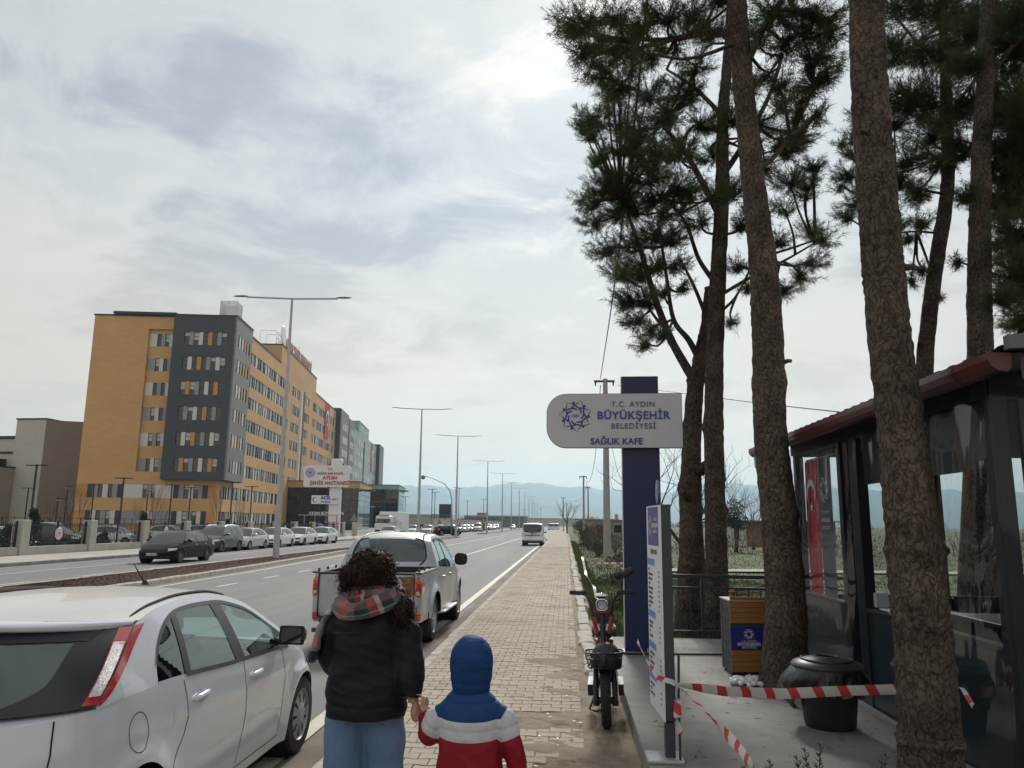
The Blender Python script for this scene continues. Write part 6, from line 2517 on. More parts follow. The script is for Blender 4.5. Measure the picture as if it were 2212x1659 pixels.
# needles and leaves blown over the slab
lv=MB()
rn=random.Random(44)
for k in range(420):
 x,y=rn.uniform(0.7,2.7),rn.uniform(5.0,11.8)
 a,L=rn.uniform(0,3.14),rn.uniform(0.012,0.045)
 w_=rn.choice((0.003,0.003,0.012))
 lv.add([(x-L*cos(a)-w_*sin(a),y-L*sin(a)+w_*cos(a),0.303),(x+w_*sin(a),y-w_*cos(a),0.305),(x+L*cos(a),y+L*sin(a),0.303)],[(0,1,2)])
tag(lv.build('fallen_leaves',mat('leaf_litter',(0.10,0.065,0.035),0.9,var=0.4,vscale=3)),kind='stuff')
# ================================================================== TREES AND PLANTS
def bark_mat(name,dark_c,light_c,sc=9.0):
 m=bpy.data.materials.new(name)
 m.use_nodes=True
 nt=m.node_tree
 b=nt.nodes['Principled BSDF']
 b.inputs['Roughness'].default_value=0.95
 b.inputs['Specular IOR Level'].default_value=0.2
 tcn=nt.nodes.new('ShaderNodeTexCoord')
 mp=nt.nodes.new('ShaderNodeMapping')
 mp.inputs['Scale'].default_value=(1.0,1.0,0.62)
 nt.links.new(tcn.outputs['Object'],mp.inputs[0])
 nz=nt.nodes.new('ShaderNodeTexNoise')
 nz.inputs['Scale'].default_value=7.0
 nz.inputs['Detail'].default_value=5
 nt.links.new(mp.outputs[0],nz.inputs['Vector'])
 add=nt.nodes.new('ShaderNodeMixRGB')
 add.blend_type='ADD'
 add.inputs[0].default_value=0.28
 nt.links.new(mp.outputs[0],add.inputs[1])
 nt.links.new(nz.outputs['Color'],add.inputs[2])
 vo=nt.nodes.new('ShaderNodeTexVoronoi')
 vo.feature='DISTANCE_TO_EDGE'
 vo.inputs['Scale'].default_value=sc
 nt.links.new(add.outputs[0],vo.inputs['Vector'])
 def nz_(scale,det,rg,v):
  n_=nt.nodes.new('ShaderNodeTexNoise')
  n_.inputs['Scale'].default_value=scale
  n_.inputs['Detail'].default_value=det
  n_.inputs['Roughness'].default_value=rg
  nt.links.new(v,n_.inputs['Vector'])
  return n_.outputs['Fac']
 def mth(op,a,b_):
  m_=nt.nodes.new('ShaderNodeMath')
  m_.operation=op
  for k_,x_ in enumerate((a,b_)):
   if isinstance(x_,(int,float)):
    m_.inputs[k_].default_value=x_
   else:
    nt.links.new(x_,m_.inputs[k_])
  return m_.outputs[0]
 rough_n=mth('ADD',mth('MULTIPLY',nz_(sc*1.5,9,0.72,mp.outputs[0]),1.15),-0.02)
 crack=mth('MINIMUM',mth('MULTIPLY',vo.outputs['Distance'],2.2),0.5)
 hgt=mth('ADD',mth('MULTIPLY',crack,0.62),rough_n)
 rp=nt.nodes.new('ShaderNodeValToRGB')
 rp.color_ramp.elements[0].position=0.38
 rp.color_ramp.elements[0].color=(*[c*0.55 for c in dark_c],1)
 rp.color_ramp.elements[1].position=0.55
 rp.color_ramp.elements[1].color=(*dark_c,1)
 e=rp.color_ramp.elements.new(0.85)
 e.color=(*light_c,1)
 nt.links.new(hgt,rp.inputs[0])
 hue=nt.nodes.new('ShaderNodeMixRGB')
 hue.blend_type='MULTIPLY'
 hue.inputs[0].default_value=0.85
 r2=nt.nodes.new('ShaderNodeValToRGB')
 r2.color_ramp.elements[0].position=0.35
 r2.color_ramp.elements[0].color=(0.48,0.45,0.44,1)
 r2.color_ramp.elements[1].position=0.68
 r2.color_ramp.elements[1].color=(1.35,1.25,1.15,1)
 nt.links.new(nz_(2.6,8,0.6,tcn.outputs['Object']),r2.inputs[0])
 nt.links.new(rp.outputs[0],hue.inputs[1])
 nt.links.new(r2.outputs[0],hue.inputs[2])
 nt.links.new(hue.outputs[0],b.inputs['Base Color'])
 bp=nt.nodes.new('ShaderNodeBump')
 bp.inputs['Strength'].default_value=1.0
 bp.inputs['Distance'].default_value=0.045
 nt.links.new(hgt,bp.inputs['Height'])
 nt.links.new(bp.outputs[0],b.inputs['Normal'])
 return m
bark=bark_mat('pine_bark',(0.088,0.072,0.062),(0.21,0.178,0.152),20.0)
bark2=bark_mat('pine_bark_far',(0.066,0.055,0.049),(0.155,0.132,0.114),18.0)
barefoot=mat('bare_twigs',(0.10,0.075,0.06),0.9,var=0.3,vscale=3)
def needle_mat():
 m=mat('pine_needles',(0.060,0.084,0.040),0.7,var=0.45,vscale=0.9,spec=0.2)
 nt=m.node_tree
 b=nt.nodes['Principled BSDF']
 tr=nt.nodes.new('ShaderNodeBsdfTranslucent')
 tr.inputs[0].default_value=(0.075,0.10,0.035,1)
 mx=nt.nodes.new('ShaderNodeMixShader')
 mx.inputs[0].default_value=0.35
 nt.links.new(b.outputs[0],mx.inputs[1])
 nt.links.new(tr.outputs[0],mx.inputs[2])
 nt.links.new(mx.outputs[0],nt.nodes['Material Output'].inputs['Surface'])
 return m
needle=needle_mat()
def spline(pts,n):
 """smooth points through a list of (vector, radius)"""
 P=[Vector(p[0])for p in pts]
 R=[p[1]for p in pts]
 out=[]
 m=len(P)-1
 for i in range(n+1):
  s_=m*i/n
  k=min(int(s_),m-1)
  t_=s_-k
  p0,p1,p2,p3=P[max(0,k-1)],P[k],P[k+1],P[min(m,k+2)]
  v=0.5*((2*p1)+(p2-p0)*t_+(2*p0-5*p1+4*p2-p3)*t_*t_+(3*p1-p0-3*p2+p3)*t_**3)
  out.append((v,lerp(R[k],R[k+1],t_)))
 return out
def trunk_mesh(mb,pts,n,nseg,rough,seed,knots=(),flare=0.25):
 """tapered trunk with lumpy bark; knots: (height fraction, angle, size)"""
 r_=np.random.default_rng(seed)
 sp_=spline(pts,nseg)
 vs=[]
 ph=r_.uniform(0,6.28,10)
 cell=r_.uniform(-1,1,(nseg//2+2,n+1))
 for i,(c,rad)in enumerate(sp_):
  f=i/nseg
  for k in range(n):
   a=2*pi*k/n
   d=1+0.05*sin(2*a+ph[0]+3*f)+0.03*sin(3*a+ph[1]-9*f)+0.02*sin(5*a+23*f+ph[2])
   d+=flare*exp(-f*nseg/max(1,nseg)*22)*(0.6+0.4*sin(4*a+ph[3]))
   rr=rad*d+rough*(0.6*cell[(i+(k//3)%2)//2,(k//2)*2%n]+0.4*r_.uniform(-1,1))
   for kf,ka,ks in knots:
    dz=(f-kf)*(sp_[-1][0]-sp_[0][0]).length
    da=(a-ka+pi)%(2*pi)-pi
    q_=(dz/ks)**2+(da*rad/ks)**2
    rr+=ks*0.55*exp(-q_)+0.12*ks*exp(-(dz/(ks*0.8))**2)
   vs.append((c.x+rr*cos(a),c.y+rr*sin(a),c.z))
 fs=[(i*n+k,i*n+(k+1)%n,(i+1)*n+(k+1)%n,(i+1)*n+k)for i in range(nseg)for k in range(n)]
 mb.add(vs,fs)
 return sp_
def needles(tufts,dirs,K,length,width,seed):
 """triangles of needles round each tuft"""
 r_=np.random.default_rng(seed)
 T=len(tufts)
 pos=np.repeat(np.asarray(tufts),K,0)
 d=np.repeat(np.asarray(dirs),K,0)
 rv=r_.normal(size=(T*K,3))
 rv/=np.linalg.norm(rv,axis=1,keepdims=True)
 nd=d*r_.uniform(0.35,1.0,(T*K,1))+rv*0.75
 nd/=np.linalg.norm(nd,axis=1,keepdims=True)
 L=length*r_.uniform(0.6,1.15,(T*K,1))
 ref=r_.normal(size=(T*K,3))
 sd=np.cross(nd,ref)
 sd/=np.linalg.norm(sd,axis=1,keepdims=True)+1e-9
 pos=pos+d*r_.uniform(-0.06,0.06,(T*K,1))*(length/0.12)
 a=pos+sd*width/2
 b_=pos-sd*width/2
 c=pos+nd*L
 c[:,2]-=0.012
 return np.stack([a,b_,c],1).reshape(-1,3)
def tri_mesh(name,V,m,parent):
 n=len(V)
 me=bpy.data.meshes.new(name)
 me.vertices.add(n)
 me.vertices.foreach_set('co',np.asarray(V,dtype=np.float32).ravel())
 me.loops.add(n)
 me.loops.foreach_set('vertex_index',np.arange(n,dtype=np.int32))
 me.polygons.add(n//3)
 me.polygons.foreach_set('loop_start',np.arange(0,n,3,dtype=np.int32))
 me.polygons.foreach_set('loop_total',np.full(n//3,3,dtype=np.int32))
 me.materials.append(m)
 me.update(calc_edges=True)
 return link(name,me,parent)
def pine(name,label,trunk_pts,limbs,clumps,seed,n=22,nseg=90,rough=0.006,bk=None,knots=(),K=14,dens=0.9,nl=0.12,nw=0.0075,nm=None,stubs=()):
 """pine tree: trunk, limbs (lists of (point, radius)), foliage clumps (centre, radius, density)"""
 r_=np.random.default_rng(seed)
 base=Vector(trunk_pts[0][0])
 th=thing(name,label,'tree',tuple(base),0,'pine trees round the cafe')
 rel=lambda p:Vector(p)-base
 tp_=[(rel(p),r)for p,r in trunk_pts]
 mb=MB()
 sp_=trunk_mesh(mb,tp_,n,nseg,rough,seed,knots)
 for p,d,L,rad in stubs:
  a=rel(p)
  mb.tube([a,a+Vector(d)*L*0.6,a+Vector(d)*L+Vector((0,0,-0.02))],[rad,rad*0.8,rad*0.6],7)
 mb.build('trunk',bk or bark,th,smooth=True)
 br=MB()
 ends=[sp_[-1][0]]+[sp_[int(nseg*f)][0]for f in(0.6,0.75,0.88)]
 for lb_ in limbs:
  q=spline([(rel(p),r)for p,r in lb_],6*len(lb_))
  br.tube([p for p,_ in q],[r for _,r in q],7,cap=False)
  ends+=[q[i][0]for i in range(len(q)//2,len(q),3)]
 tufts,dirs=[],[]
 for c,rad,den in clumps:
  c=rel(c)
  # branch from the nearest wood to the clump
  near=min(ends,key=lambda e:(e-c).length+0.3*max(0,e.z-c.z))
  mid=near.lerp(c,0.55)+Vector((0,0,-0.08*(near-c).length))+Vector(r_.normal(size=3)*0.05)
  root=c+(near-c).normalized()*rad*0.3
  br.tube([p for p,_ in spline([(near,0),(mid,0),(root,0)],7)],list(np.linspace(0.028,0.012,8)),5,cap=False)
  nt_=max(10,int(95*den*dens*(rad/0.45)**2.0))
  for _ in range(nt_):
   v=r_.normal(size=3)
   v/=np.linalg.norm(v)
   rr=rad*r_.uniform(0.25,1.0)**0.5
   tip=np.array(c)+v*rr*np.array([1.05,1.05,0.78])
   d=tip-np.array(root)
   L=np.linalg.norm(d)+1e-6
   d=d/L*0.8+np.array([0,0,0.35])
   d/=np.linalg.norm(d)
   if r_.random()<0.22:
    br.tube([root,Vector(np.array(root)*0.5+tip*0.5+np.array([0,0,-0.04])),Vector(tip)],[0.008,0.006,0.004],3,cap=False)
   for k in range(4):
    tufts.append(tip-d*0.07*k+r_.normal(size=3)*0.025)
    dirs.append(d)
 br.build('branches',bk or bark,th,smooth=True)
 if tufts:
  V=needles(tufts,dirs,K,nl,nw,seed+1)
  o=tri_mesh('crown',V,nm or needle,th)
 return th
def px(lst,Y,jit,seed,dens=1.0,fill=440):
 r_=random.Random(seed)
 out=[]
 for u,v,rp in lst:
  y=Y+r_.uniform(-jit,jit)
  out.append((at(u+r_.uniform(-8,8),v+r_.uniform(-8,8),y),rp/1662*y*1.05,dens*r_.uniform(0.75,1.2)))
  if v<fill and r_.random()<0.8:
   y+=r_.uniform(-0.6,1.2)
   out.append((at(u+r_.uniform(-38,38)+8,v+r_.uniform(-34,34),y),rp/1662*y*0.85,dens*0.6))
 return out
def path(lst,Y,r0,r1,dy=0.0):
 m=len(lst)-1
 return[(at(u,v,Y+dy*i/m),lerp(r0,r1,i/m))for i,(u,v)in enumerate(lst)]
def high(cx_,cy_,z0,z1,R,n,seed):
 r_=random.Random(seed)
 out=[]
 for _ in range(n):
  a,d=r_.uniform(0,6.28),sqrt(r_.random())*R
  out.append((Vector((cx_+d*cos(a),cy_+d*sin(a),r_.uniform(z0,z1))),r_.uniform(0.45,0.7),0.9))
 return out
# front pine (its crown is above the picture)
def nearer(p,k=0.875):
 return Vector((p[0]*k,p[1]*k,CAMZ+(p[2]-CAMZ)*k))
ta=[(Vector((2.215,5.2,0.27)),0.215),(Vector((2.22,5.2,0.6)),0.185)]+[(nearer(p),r*0.875)for p,r in[((2.545,5.94,0.9),0.205),((2.545,5.94,1.5),0.20),((2.53,5.94,2.4),0.175),((2.49,5.95,3.5),0.155),((2.49,5.96,4.3),0.15),((2.505,6.0,5.5),0.14),((2.54,6.0,6.6),0.13),((2.6,6.0,9.5),0.10),((2.62,6.0,12.5),0.05)]]
la=[[(Vector((2.23,5.25,7.0)),0.05),(Vector((2.9,5.6,7.6)),0.035),(Vector((3.7,5.8,8.2)),0.02)],[(Vector((2.25,5.25,7.6)),0.05),(Vector((1.6,4.9,8.3)),0.03),(Vector((0.9,4.5,9.0)),0.02)],[(Vector((2.27,5.25,8.3)),0.04),(Vector((2.5,6.2,8.9)),0.03),(Vector((2.7,7.0,9.5)),0.02)]]
pine('pine_tree','thick bare pine trunk in the right foreground with cut branch stubs',ta,la,high(2.3,5.3,8.2,11.4,1.8,18,3),21,n=44,nseg=300,rough=0.011,knots=((0.118,3.6,0.075),(0.118,5.2,0.06),(0.265,5.0,0.06),(0.335,0.0,0.07),(0.335,4.4,0.06),(0.44,3.4,0.05),(0.215,3.0,0.06)),stubs=((nearer((2.56,5.79,1.72)),(0.1,-0.9,0.3),0.05,0.032),(nearer((2.62,5.9,3.93)),(0.9,0.1,0.1),0.11,0.026),(nearer((2.69,5.92,3.32)),(0.85,0.1,0.35),0.10,0.018),(nearer((2.42,5.88,5.05)),(-0.9,-0.3,0.3),0.07,0.022)))
# second pine beside the bins
tb_pts=[(Vector((2.26,8.55,0.27)),0.25),(Vector((2.265,8.55,0.6)),0.215)]+[(at(u,v,8.55),r)for u,v,r in((1698,1300,0.195),(1685,1120,0.18),(1664,930,0.172),(1657,720,0.165),(1648,570,0.155),(1632,440,0.135),(1612,260,0.125),(1598,90,0.12),(1588,-60,0.115))]+[(Vector((2.0,8.6,10.5)),0.09),(Vector((2.0,8.6,13.0)),0.04)]
lb_=[path([(1600,75),(1530,70),(1450,85),(1380,85)],8.55,0.055,0.025,0.6),path([(1605,160),(1650,60),(1720,-40)],8.6,0.05,0.03,-0.5),path([(1625,380),(1680,330),(1730,250),(1770,160)],8.7,0.035,0.018,0.9)]
cb=px([(1250,40,62),(1310,20,60),(1260,105,52),(1235,70,40),(1320,90,64),(1380,40,60),(1390,120,58),(1440,20,56),(1300,150,55),(1345,190,52),(1500,20,50),(1660,20,60),(1720,30,62),(1780,20,60),(1700,100,58),(1765,100,58),(1800,60,44),(1680,170,44),(1745,180,50),(1790,150,40),(1560,-20,60),(1430,100,40),(1720,240,40),(1765,235,36)],8.7,0.7,5,0.95)+high(2.0,8.6,10.0,13.2,1.8,16,8)
pine('pine_tree','tall pine beside the litter box, its crown at the top of the picture',tb_pts,lb_,cb,22,n=36,nseg=260,rough=0.009,knots=((0.058,5.5,0.03),(0.14,3.6,0.05),(0.20,0.2,0.05),(0.255,0.1,0.06),(0.37,4.2,0.06),(0.375,0.4,0.09),(0.45,3.8,0.06)),nl=0.11,nw=0.006,stubs=((at(1688,785,8.5),(0.9,-0.2,0.35),0.12,0.03),(at(1672,590,8.5),(0.3,-0.3,0.9),0.16,0.055)))
# pine with a straight trunk behind the slab
tc_pts=[(Vector((2.42,13.0,0.05)),0.23)]+[(at(u,v,13.0),r)for u,v,r in((1548,1250,0.19),(1545,1100,0.175),(1541,900,0.165),(1546,720,0.15),(1553,560,0.14),(1560,430,0.12),(1562,250,0.10),(1575,80,0.08),(1580,-60,0.05))]
lc_=[path([(1556,470),(1520,400),(1480,330),(1430,270)],13,0.07,0.03,-0.6),path([(1560,380),(1600,320),(1660,210),(1690,120)],13,0.06,0.03,0.8),path([(1552,620),(1510,560),(1480,480),(1430,420)],13,0.05,0.02,0.9),path([(1553,640),(1620,600),(1700,560),(1760,525)],13,0.035,0.015,0.6),path([(1548,680),(1590,640),(1630,560)],13,0.03,0.015,-0.5),path([(1560,250),(1500,190),(1440,150)],13,0.05,0.02,0.5)]
cc=px([(1430,250,52),(1470,200,54),(1500,130,54),(1540,60,54),(1480,70,50),(1520,260,50),(1470,310,54),(1420,330,52),(1380,280,50),(1540,330,44),(1590,250,48),(1610,170,50),(1620,80,50),(1640,290,46),(1690,220,50),(1740,280,44),(1700,310,46),(1750,340,36),(1660,360,46),(1710,390,44),(1740,400,30),(1480,400,52),(1540,420,40),(1430,410,52),(1500,470,46),(1590,400,42),(1600,480,38),(1650,450,44),(1700,450,34),(1680,510,30),(1750,500,34),(1785,510,34),(1770,560,40),(1740,600,38),(1700,630,34),(1660,640,26),(1590,570,30),(1620,620,26),(1580,690,22)],13.0,1.1,6,0.85)
pine('pine_tree','straight pine behind the railing right of the navy pylon',tc_pts,lc_,cc,23,n=24,nseg=150,rough=0.012,bk=bark2,knots=((0.10,1.0,0.08),(0.22,0.1,0.08),(0.32,3.0,0.07)))
# forked pine, leaning limbs to the left
td_pts=[(Vector((2.08,13.6,0.05)),0.28)]+[(at(u,v,13.6),r)for u,v,r in((1494,1250,0.23),(1493,1130,0.19),(1494,980,0.165),(1500,860,0.15),(1512,770,0.125),(1524,700,0.09),(1530,620,0.06))]
ld_=[path([(1505,830),(1480,790),(1450,735),(1420,660),(1395,580),(1370,500),(1340,430)],13.6,0.095,0.03,0.3),path([(1512,780),(1488,735),(1455,690),(1440,600),(1425,500)],13.6,0.065,0.02,-0.5),path([(1440,715),(1405,670),(1385,620)],13.7,0.035,0.015,0.4),path([(1528,690),(1500,620),(1470,560)],13.6,0.045,0.018,0.4)]
cd=px([(1290,250,44),(1275,290,36),(1330,250,52),(1340,310,50),(1295,330,34),(1300,395,46),(1275,430,34),(1340,400,52),(1380,370,52),(1390,440,52),(1330,460,50),(1285,480,40),(1310,530,44),(1360,520,50),(1410,500,48),(1440,460,40),(1330,585,44),(1375,590,48),(1420,570,40),(1345,640,42),(1390,650,40),(1365,690,36),(1405,710,34),(1435,725,26),(1440,630,30),(1470,560,34),(1480,620,26),(1385,735,26),(1330,200,40),(1400,200,48),(1385,330,40),(1455,500,40),(1360,140,40)],13.6,1.1,7,1.05)
pine('pine_tree','forked pine behind the railing whose limbs lean left over the sign',td_pts,ld_,cd,24,n=24,nseg=110,rough=0.012,bk=bark2,knots=((0.36,3.4,0.11),(0.32,0.6,0.10),(0.50,3.6,0.07),(0.63,3.2,0.07)),stubs=((at(1485,1075,13.45),(-0.5,-0.6,0.6),0.22,0.09),(at(1510,1020,13.45),(0.5,-0.5,0.7),0.25,0.10)))
# two pines behind the kiosk
te_pts=[(Vector((6.0,13.8,0.05)),0.2)]+[(at(u,v,13.8),r)for u,v,r in((1998,830,0.135),(2006,700,0.13),(2020,580,0.125),(2038,470,0.12),(2048,380,0.11),(2046,250,0.10),(2040,120,0.085),(2036,0,0.07),(2030,-60,0.05))]
le_=[path([(2035,505),(1980,500),(1920,505)],13.8,0.025,0.012,0.3),path([(2045,420),(1990,410),(1930,400)],13.8,0.03,0.012,-0.4),path([(2048,300),(1990,230),(1940,180)],13.8,0.04,0.015,0.4),path([(2046,250),(2100,180),(2140,120)],13.8,0.04,0.02,0.4),path([(2042,150),(1980,90),(1930,30)],13.8,0.04,0.02,-0.4)]
ce=px([(1940,20,60),(2000,30,60),(2060,20,60),(1930,110,58),(1990,120,60),(2050,110,54),(2110,60,56),(1960,200,58),(2020,200,54),(2090,160,56),(1930,260,46),(1990,280,54),(2060,260,50),(1960,340,48),(2020,350,44),(1930,390,36),(1980,410,44),(1940,470,34),(1990,480,36),(1960,520,26),(1840,330,34),(1830,380,34),(1850,440,40),(1825,470,28),(1860,400,30),(1850,250,30),(1835,290,26),(1990,580,30),(1970,600,22),(2020,640,20)],13.8,1.0,9,0.95)
pine('pine_tree','slim leaning pine behind the kiosk roof, left of the two there',te_pts,le_,ce,25,n=20,nseg=120,rough=0.008,bk=bark2,knots=((0.42,3.4,0.06),(0.53,3.0,0.05),(0.62,0.2,0.05)))
tf_pts=[(Vector((5.7,11.6,0.05)),0.26)]+[(at(u,v,11.6),r)for u,v,r in((2118,790,0.165),(2116,650,0.165),(2116,500,0.155),(2118,380,0.145),(2124,250,0.135),(2130,100,0.12),(2136,-40,0.10))]+[(at(2140,-120,11.6),0.06)]
lf_=[path([(2125,200),(2170,120),(2230,60)],11.6,0.05,0.025,0.4),path([(2118,350),(2180,300),(2240,270)],11.6,0.045,0.02,0.8),path([(2117,480),(2180,450),(2250,430)],11.6,0.04,0.02,0.8),path([(2116,600),(2180,600),(2240,640)],11.6,0.03,0.015,0.8)]
cf=px([(2080,60,60),(2150,40,70),(2210,20,70),(2180,110,70),(2230,90,70),(2090,130,50),(2200,190,70),(2160,230,64),(2240,230,70),(2190,290,70),(2230,330,70),(2160,340,56),(2200,400,72),(2240,430,70),(2170,450,60),(2210,490,70),(2180,540,60),(2230,560,70),(2200,610,60),(2170,640,40),(2220,670,56),(2190,700,34),(2085,230,46),(2080,320,40),(2090,410,34),(2060,560,22)],12.0,1.2,10,1.25)
pine('pine_tree','stout pine behind the kiosk roof at the right edge',tf_pts,lf_,cf,26,n=26,nseg=130,rough=0.012,bk=bark2,knots=((0.40,3.6,0.08),(0.55,3.4,0.09),(0.70,0.3,0.07)))
# ---- leafless trees
def bare(mb,p,d,L,r0,depth,rn,spread=0.5,kids=3,up=0.15):
 p,d=Vector(p),Vector(d).normalized()
 q=[p]
 n_=4
 for i in range(n_):
  d=(d+Vector((rn.uniform(-1,1),rn.uniform(-1,1),rn.uniform(-1,1)))*0.13+Vector((0,0,up*0.12))).normalized()
  q.append(q[-1]+d*L/n_)
 mb.tube(q,list(np.linspace(r0,r0*0.55,n_+1)),5 if depth>1 else 3,cap=False)
 if depth<=0:
  return
 for k in range(kids):
  f=rn.uniform(0.35,1.0)if k else 1.0
  base=q[min(n_,max(1,int(round(f*n_))))]
  a=Vector((rn.uniform(-1,1),rn.uniform(-1,1),rn.uniform(-0.3,1)*up*3)).normalized()
  bare(mb,base,d+a*spread*rn.uniform(0.7,1.4),L*rn.uniform(0.55,0.8),r0*0.5,depth-1,rn,spread,kids,up)
def bare_tree(name,label,loc,h,seed,depth=4,r0=0.06,group=None,spread=0.7,kids=3,up=0.25,trunk_f=0.35,m=None):
 rn=random.Random(seed)
 th=thing(name,label,'tree',loc,0,group)
 tr=MB()
 tr.tube([(0,0,-0.1),(0.02*h*rn.uniform(-1,1),0,h*trunk_f*0.5),(0,0,h*trunk_f)],[r0*1.3,r0*1.1,r0],7)
 tr.build('trunk',m or barefoot,th,smooth=True)
 cr=MB()
 for k in range(kids+2):
  a=k*2*pi/(kids+2)+rn.uniform(-.4,.4)
  bare(cr,(0,0,h*trunk_f*rn.uniform(0.75,1.0)),(cos(a)*spread,sin(a)*spread,1),h*0.30,r0*0.6,depth-1,rn,spread,kids,up)
 cr.build('crown',m or barefoot,th,smooth=True)
 return th
def leafy(mb,c,rad,n,size,rn,flat=0.8):
 for _ in range(n):
  v=np.array([rn.gauss(0,1),rn.gauss(0,1),rn.gauss(0,1)])
  v=v/np.linalg.norm(v)*rn.random()**0.4
  p=Vector((c[0]+v[0]*rad[0],c[1]+v[1]*rad[1],c[2]+v[2]*rad[2]))
  a=Vector((rn.gauss(0,1),rn.gauss(0,1),rn.gauss(0,1))).normalized()
  b=a.orthogonal().normalized()
  s_=size*rn.uniform(0.6,1.4)
  mb.add([p-b*s_*.35,p+a*s_*.5,p+b*s_*.35,p-a*s_*.5],[(0,1,2,3)])
shrubm=mat('shrub_leaves',(0.05,0.068,0.03),0.8,var=0.45,vscale=1.2)
shrubdry=mat('dry_shrub',(0.085,0.07,0.05),0.9,var=0.4,vscale=1.5)
cypm=mat('cypress_green',(0.022,0.035,0.024),0.85,var=0.4,vscale=2)
def bush(name,label,loc,rad,seed,n=900,size=0.07,m=None,group=None,twigs=14):
 rn=random.Random(seed)
 th=thing(name,label,'shrub',loc,0,group)
 st_=MB()
 for _ in range(twigs):
  a=rn.uniform(0,6.28)
  tip=(rad[0]*0.8*cos(a)*rn.random(),rad[1]*0.8*sin(a)*rn.random(),rad[2]*rn.uniform(1.0,1.9))
  st_.tube([(0,0,-0.05),(tip[0]*.4,tip[1]*.4,tip[2]*.5),tip],[0.02,0.012,0.005],4,cap=False)
 st_.build('stems',barefoot,th)
 lf=MB()
 for k in range(7):
  a,d=rn.uniform(0,6.28),rn.random()*0.7
  s_=rn.uniform(0.4,0.75)
  leafy(lf,(rad[0]*d*cos(a),rad[1]*d*sin(a),rad[2]*rn.uniform(0.5,1.15)),(rad[0]*s_,rad[1]*s_,rad[2]*s_),n//7,size,rn)
 lf.build('foliage',m or shrubm,th)
 return th
# scrub along the right of the pavement
rn=random.Random(31)
VERGE=['low green bush','straggly brown bush','dark green bush','thin grey green bush','rounded bush','tangled dry bush']
vb_=[(1.25,17.5,0.5,0.22,0),(1.7,24,0.8,0.3,2),(2.6,33,1.0,0.5,1),(1.9,46,1.1,0.7,2),(3.2,52,1.5,0.9,1),(1.7,58,0.9,0.7,0),(2.6,66,1.4,1.0,5),(1.8,74,1.0,0.9,2),(3.4,80,1.8,1.3,1),(2.2,92,1.2,1.3,2),(3.3,101,1.6,1.6,5),(2.3,112,1.3,1.5,0),(4.0,125,2.0,1.8,2),(2.6,140,1.4,1.6,1),(4.5,160,2.5,1.9,5)]
dist_w=['just behind the moped','beside the fallen tape','by the first utility pole','past the first utility pole']
vlab=['low green tuft on the verge just behind the moped','low dark bush on the verge beside the fallen tape','straggly brown bush on the verge before the first utility pole','dark green bush on the verge just past the first utility pole','wide brown bush right of the verge past the first utility pole','small green bush hugging the pavement halfway to the second utility pole','tangled dry bush halfway to the second utility pole','dark green bush on the verge short of the second utility pole','broad brown bush right of the second utility pole','tall dark bush just past the second utility pole','tangled dry bush behind the second utility pole','green bush at the verge near the third utility pole','broad dark bush in the field near the third utility pole','straggly brown bush at the far end of the verge','largest dry bush at the far end of the verge']
for k,(x,y,rr_,h,mi)in enumerate(vb_):
 bush('verge_bush',vlab[k],(x,y,0.08),(rr_,rr_*1.4,h),60+k,1300,0.05+y*0.0009,shrubdry if mi in(1,5)else shrubm,'bushes along the verge')
# brown thicket hedge across the field, behind the pines
tk=MB()
rn=random.Random(77)
for k in range(46):
 x=4+k*1.1+rn.uniform(-.5,.5)
 y=52+rn.uniform(-3,3)
 leafy(tk,(x,y,0.8),(0.9,0.9,0.9),150,0.13,rn)
 for _ in range(7):
  tip=(x+rn.uniform(-1,1),y+rn.uniform(-.6,.6),rn.uniform(1.2,2.3))
  tk.tube([(x+rn.uniform(-.5,.5),y,0),tip],[0.02,0.006],3,cap=False)
tag(tk.build('thicket',shrubdry),kind='stuff')
# trees in the field
bare_tree('bare_tree','leafless spreading tree between the pylon and the forked pine',(at(1475,1150,30).x,30,0.05),5.6,5,5,0.11,spread=0.95,kids=3,up=0.2,trunk_f=0.25)
bare_tree('bare_tree','small leafless tree above the shed behind the pine trunks',(at(1625,1130,62).x,62,0.05),5.0,6,5,0.09,spread=0.8)
bare_tree('bare_tree','leafless bent tree near the low wall beyond the utility pole',(at(1288,1150,60).x,60,0.05),3.4,8,4,0.09,spread=1.1,up=0.05)
bare_tree('bare_tree','thin leafless tree by the far end of the verge',(at(1225,1130,150).x,150,0.05),7.0,9,4,0.12,spread=0.6)
ev=thing('evergreen_tree','dark round evergreen tree beside the shed in the field','tree',(at(1588,1150,56).x,56,0.05))
q=MB()
q.tube([(0,0,-0.1),(0.1,0,1.0),(0,0,2.2)],[0.16,0.12,0.08],8)
q.build('trunk',bark2,ev,smooth=True)
q=MB()
rn=random.Random(3)
for k in range(13):
 a,d=rn.uniform(0,6.28),rn.random()*0.85
 leafy(q,(d*cos(a),d*sin(a),rn.uniform(1.5,3.4)),(0.55,0.55,0.4),110,0.14,rn)
q.build('crown',cypm,ev)
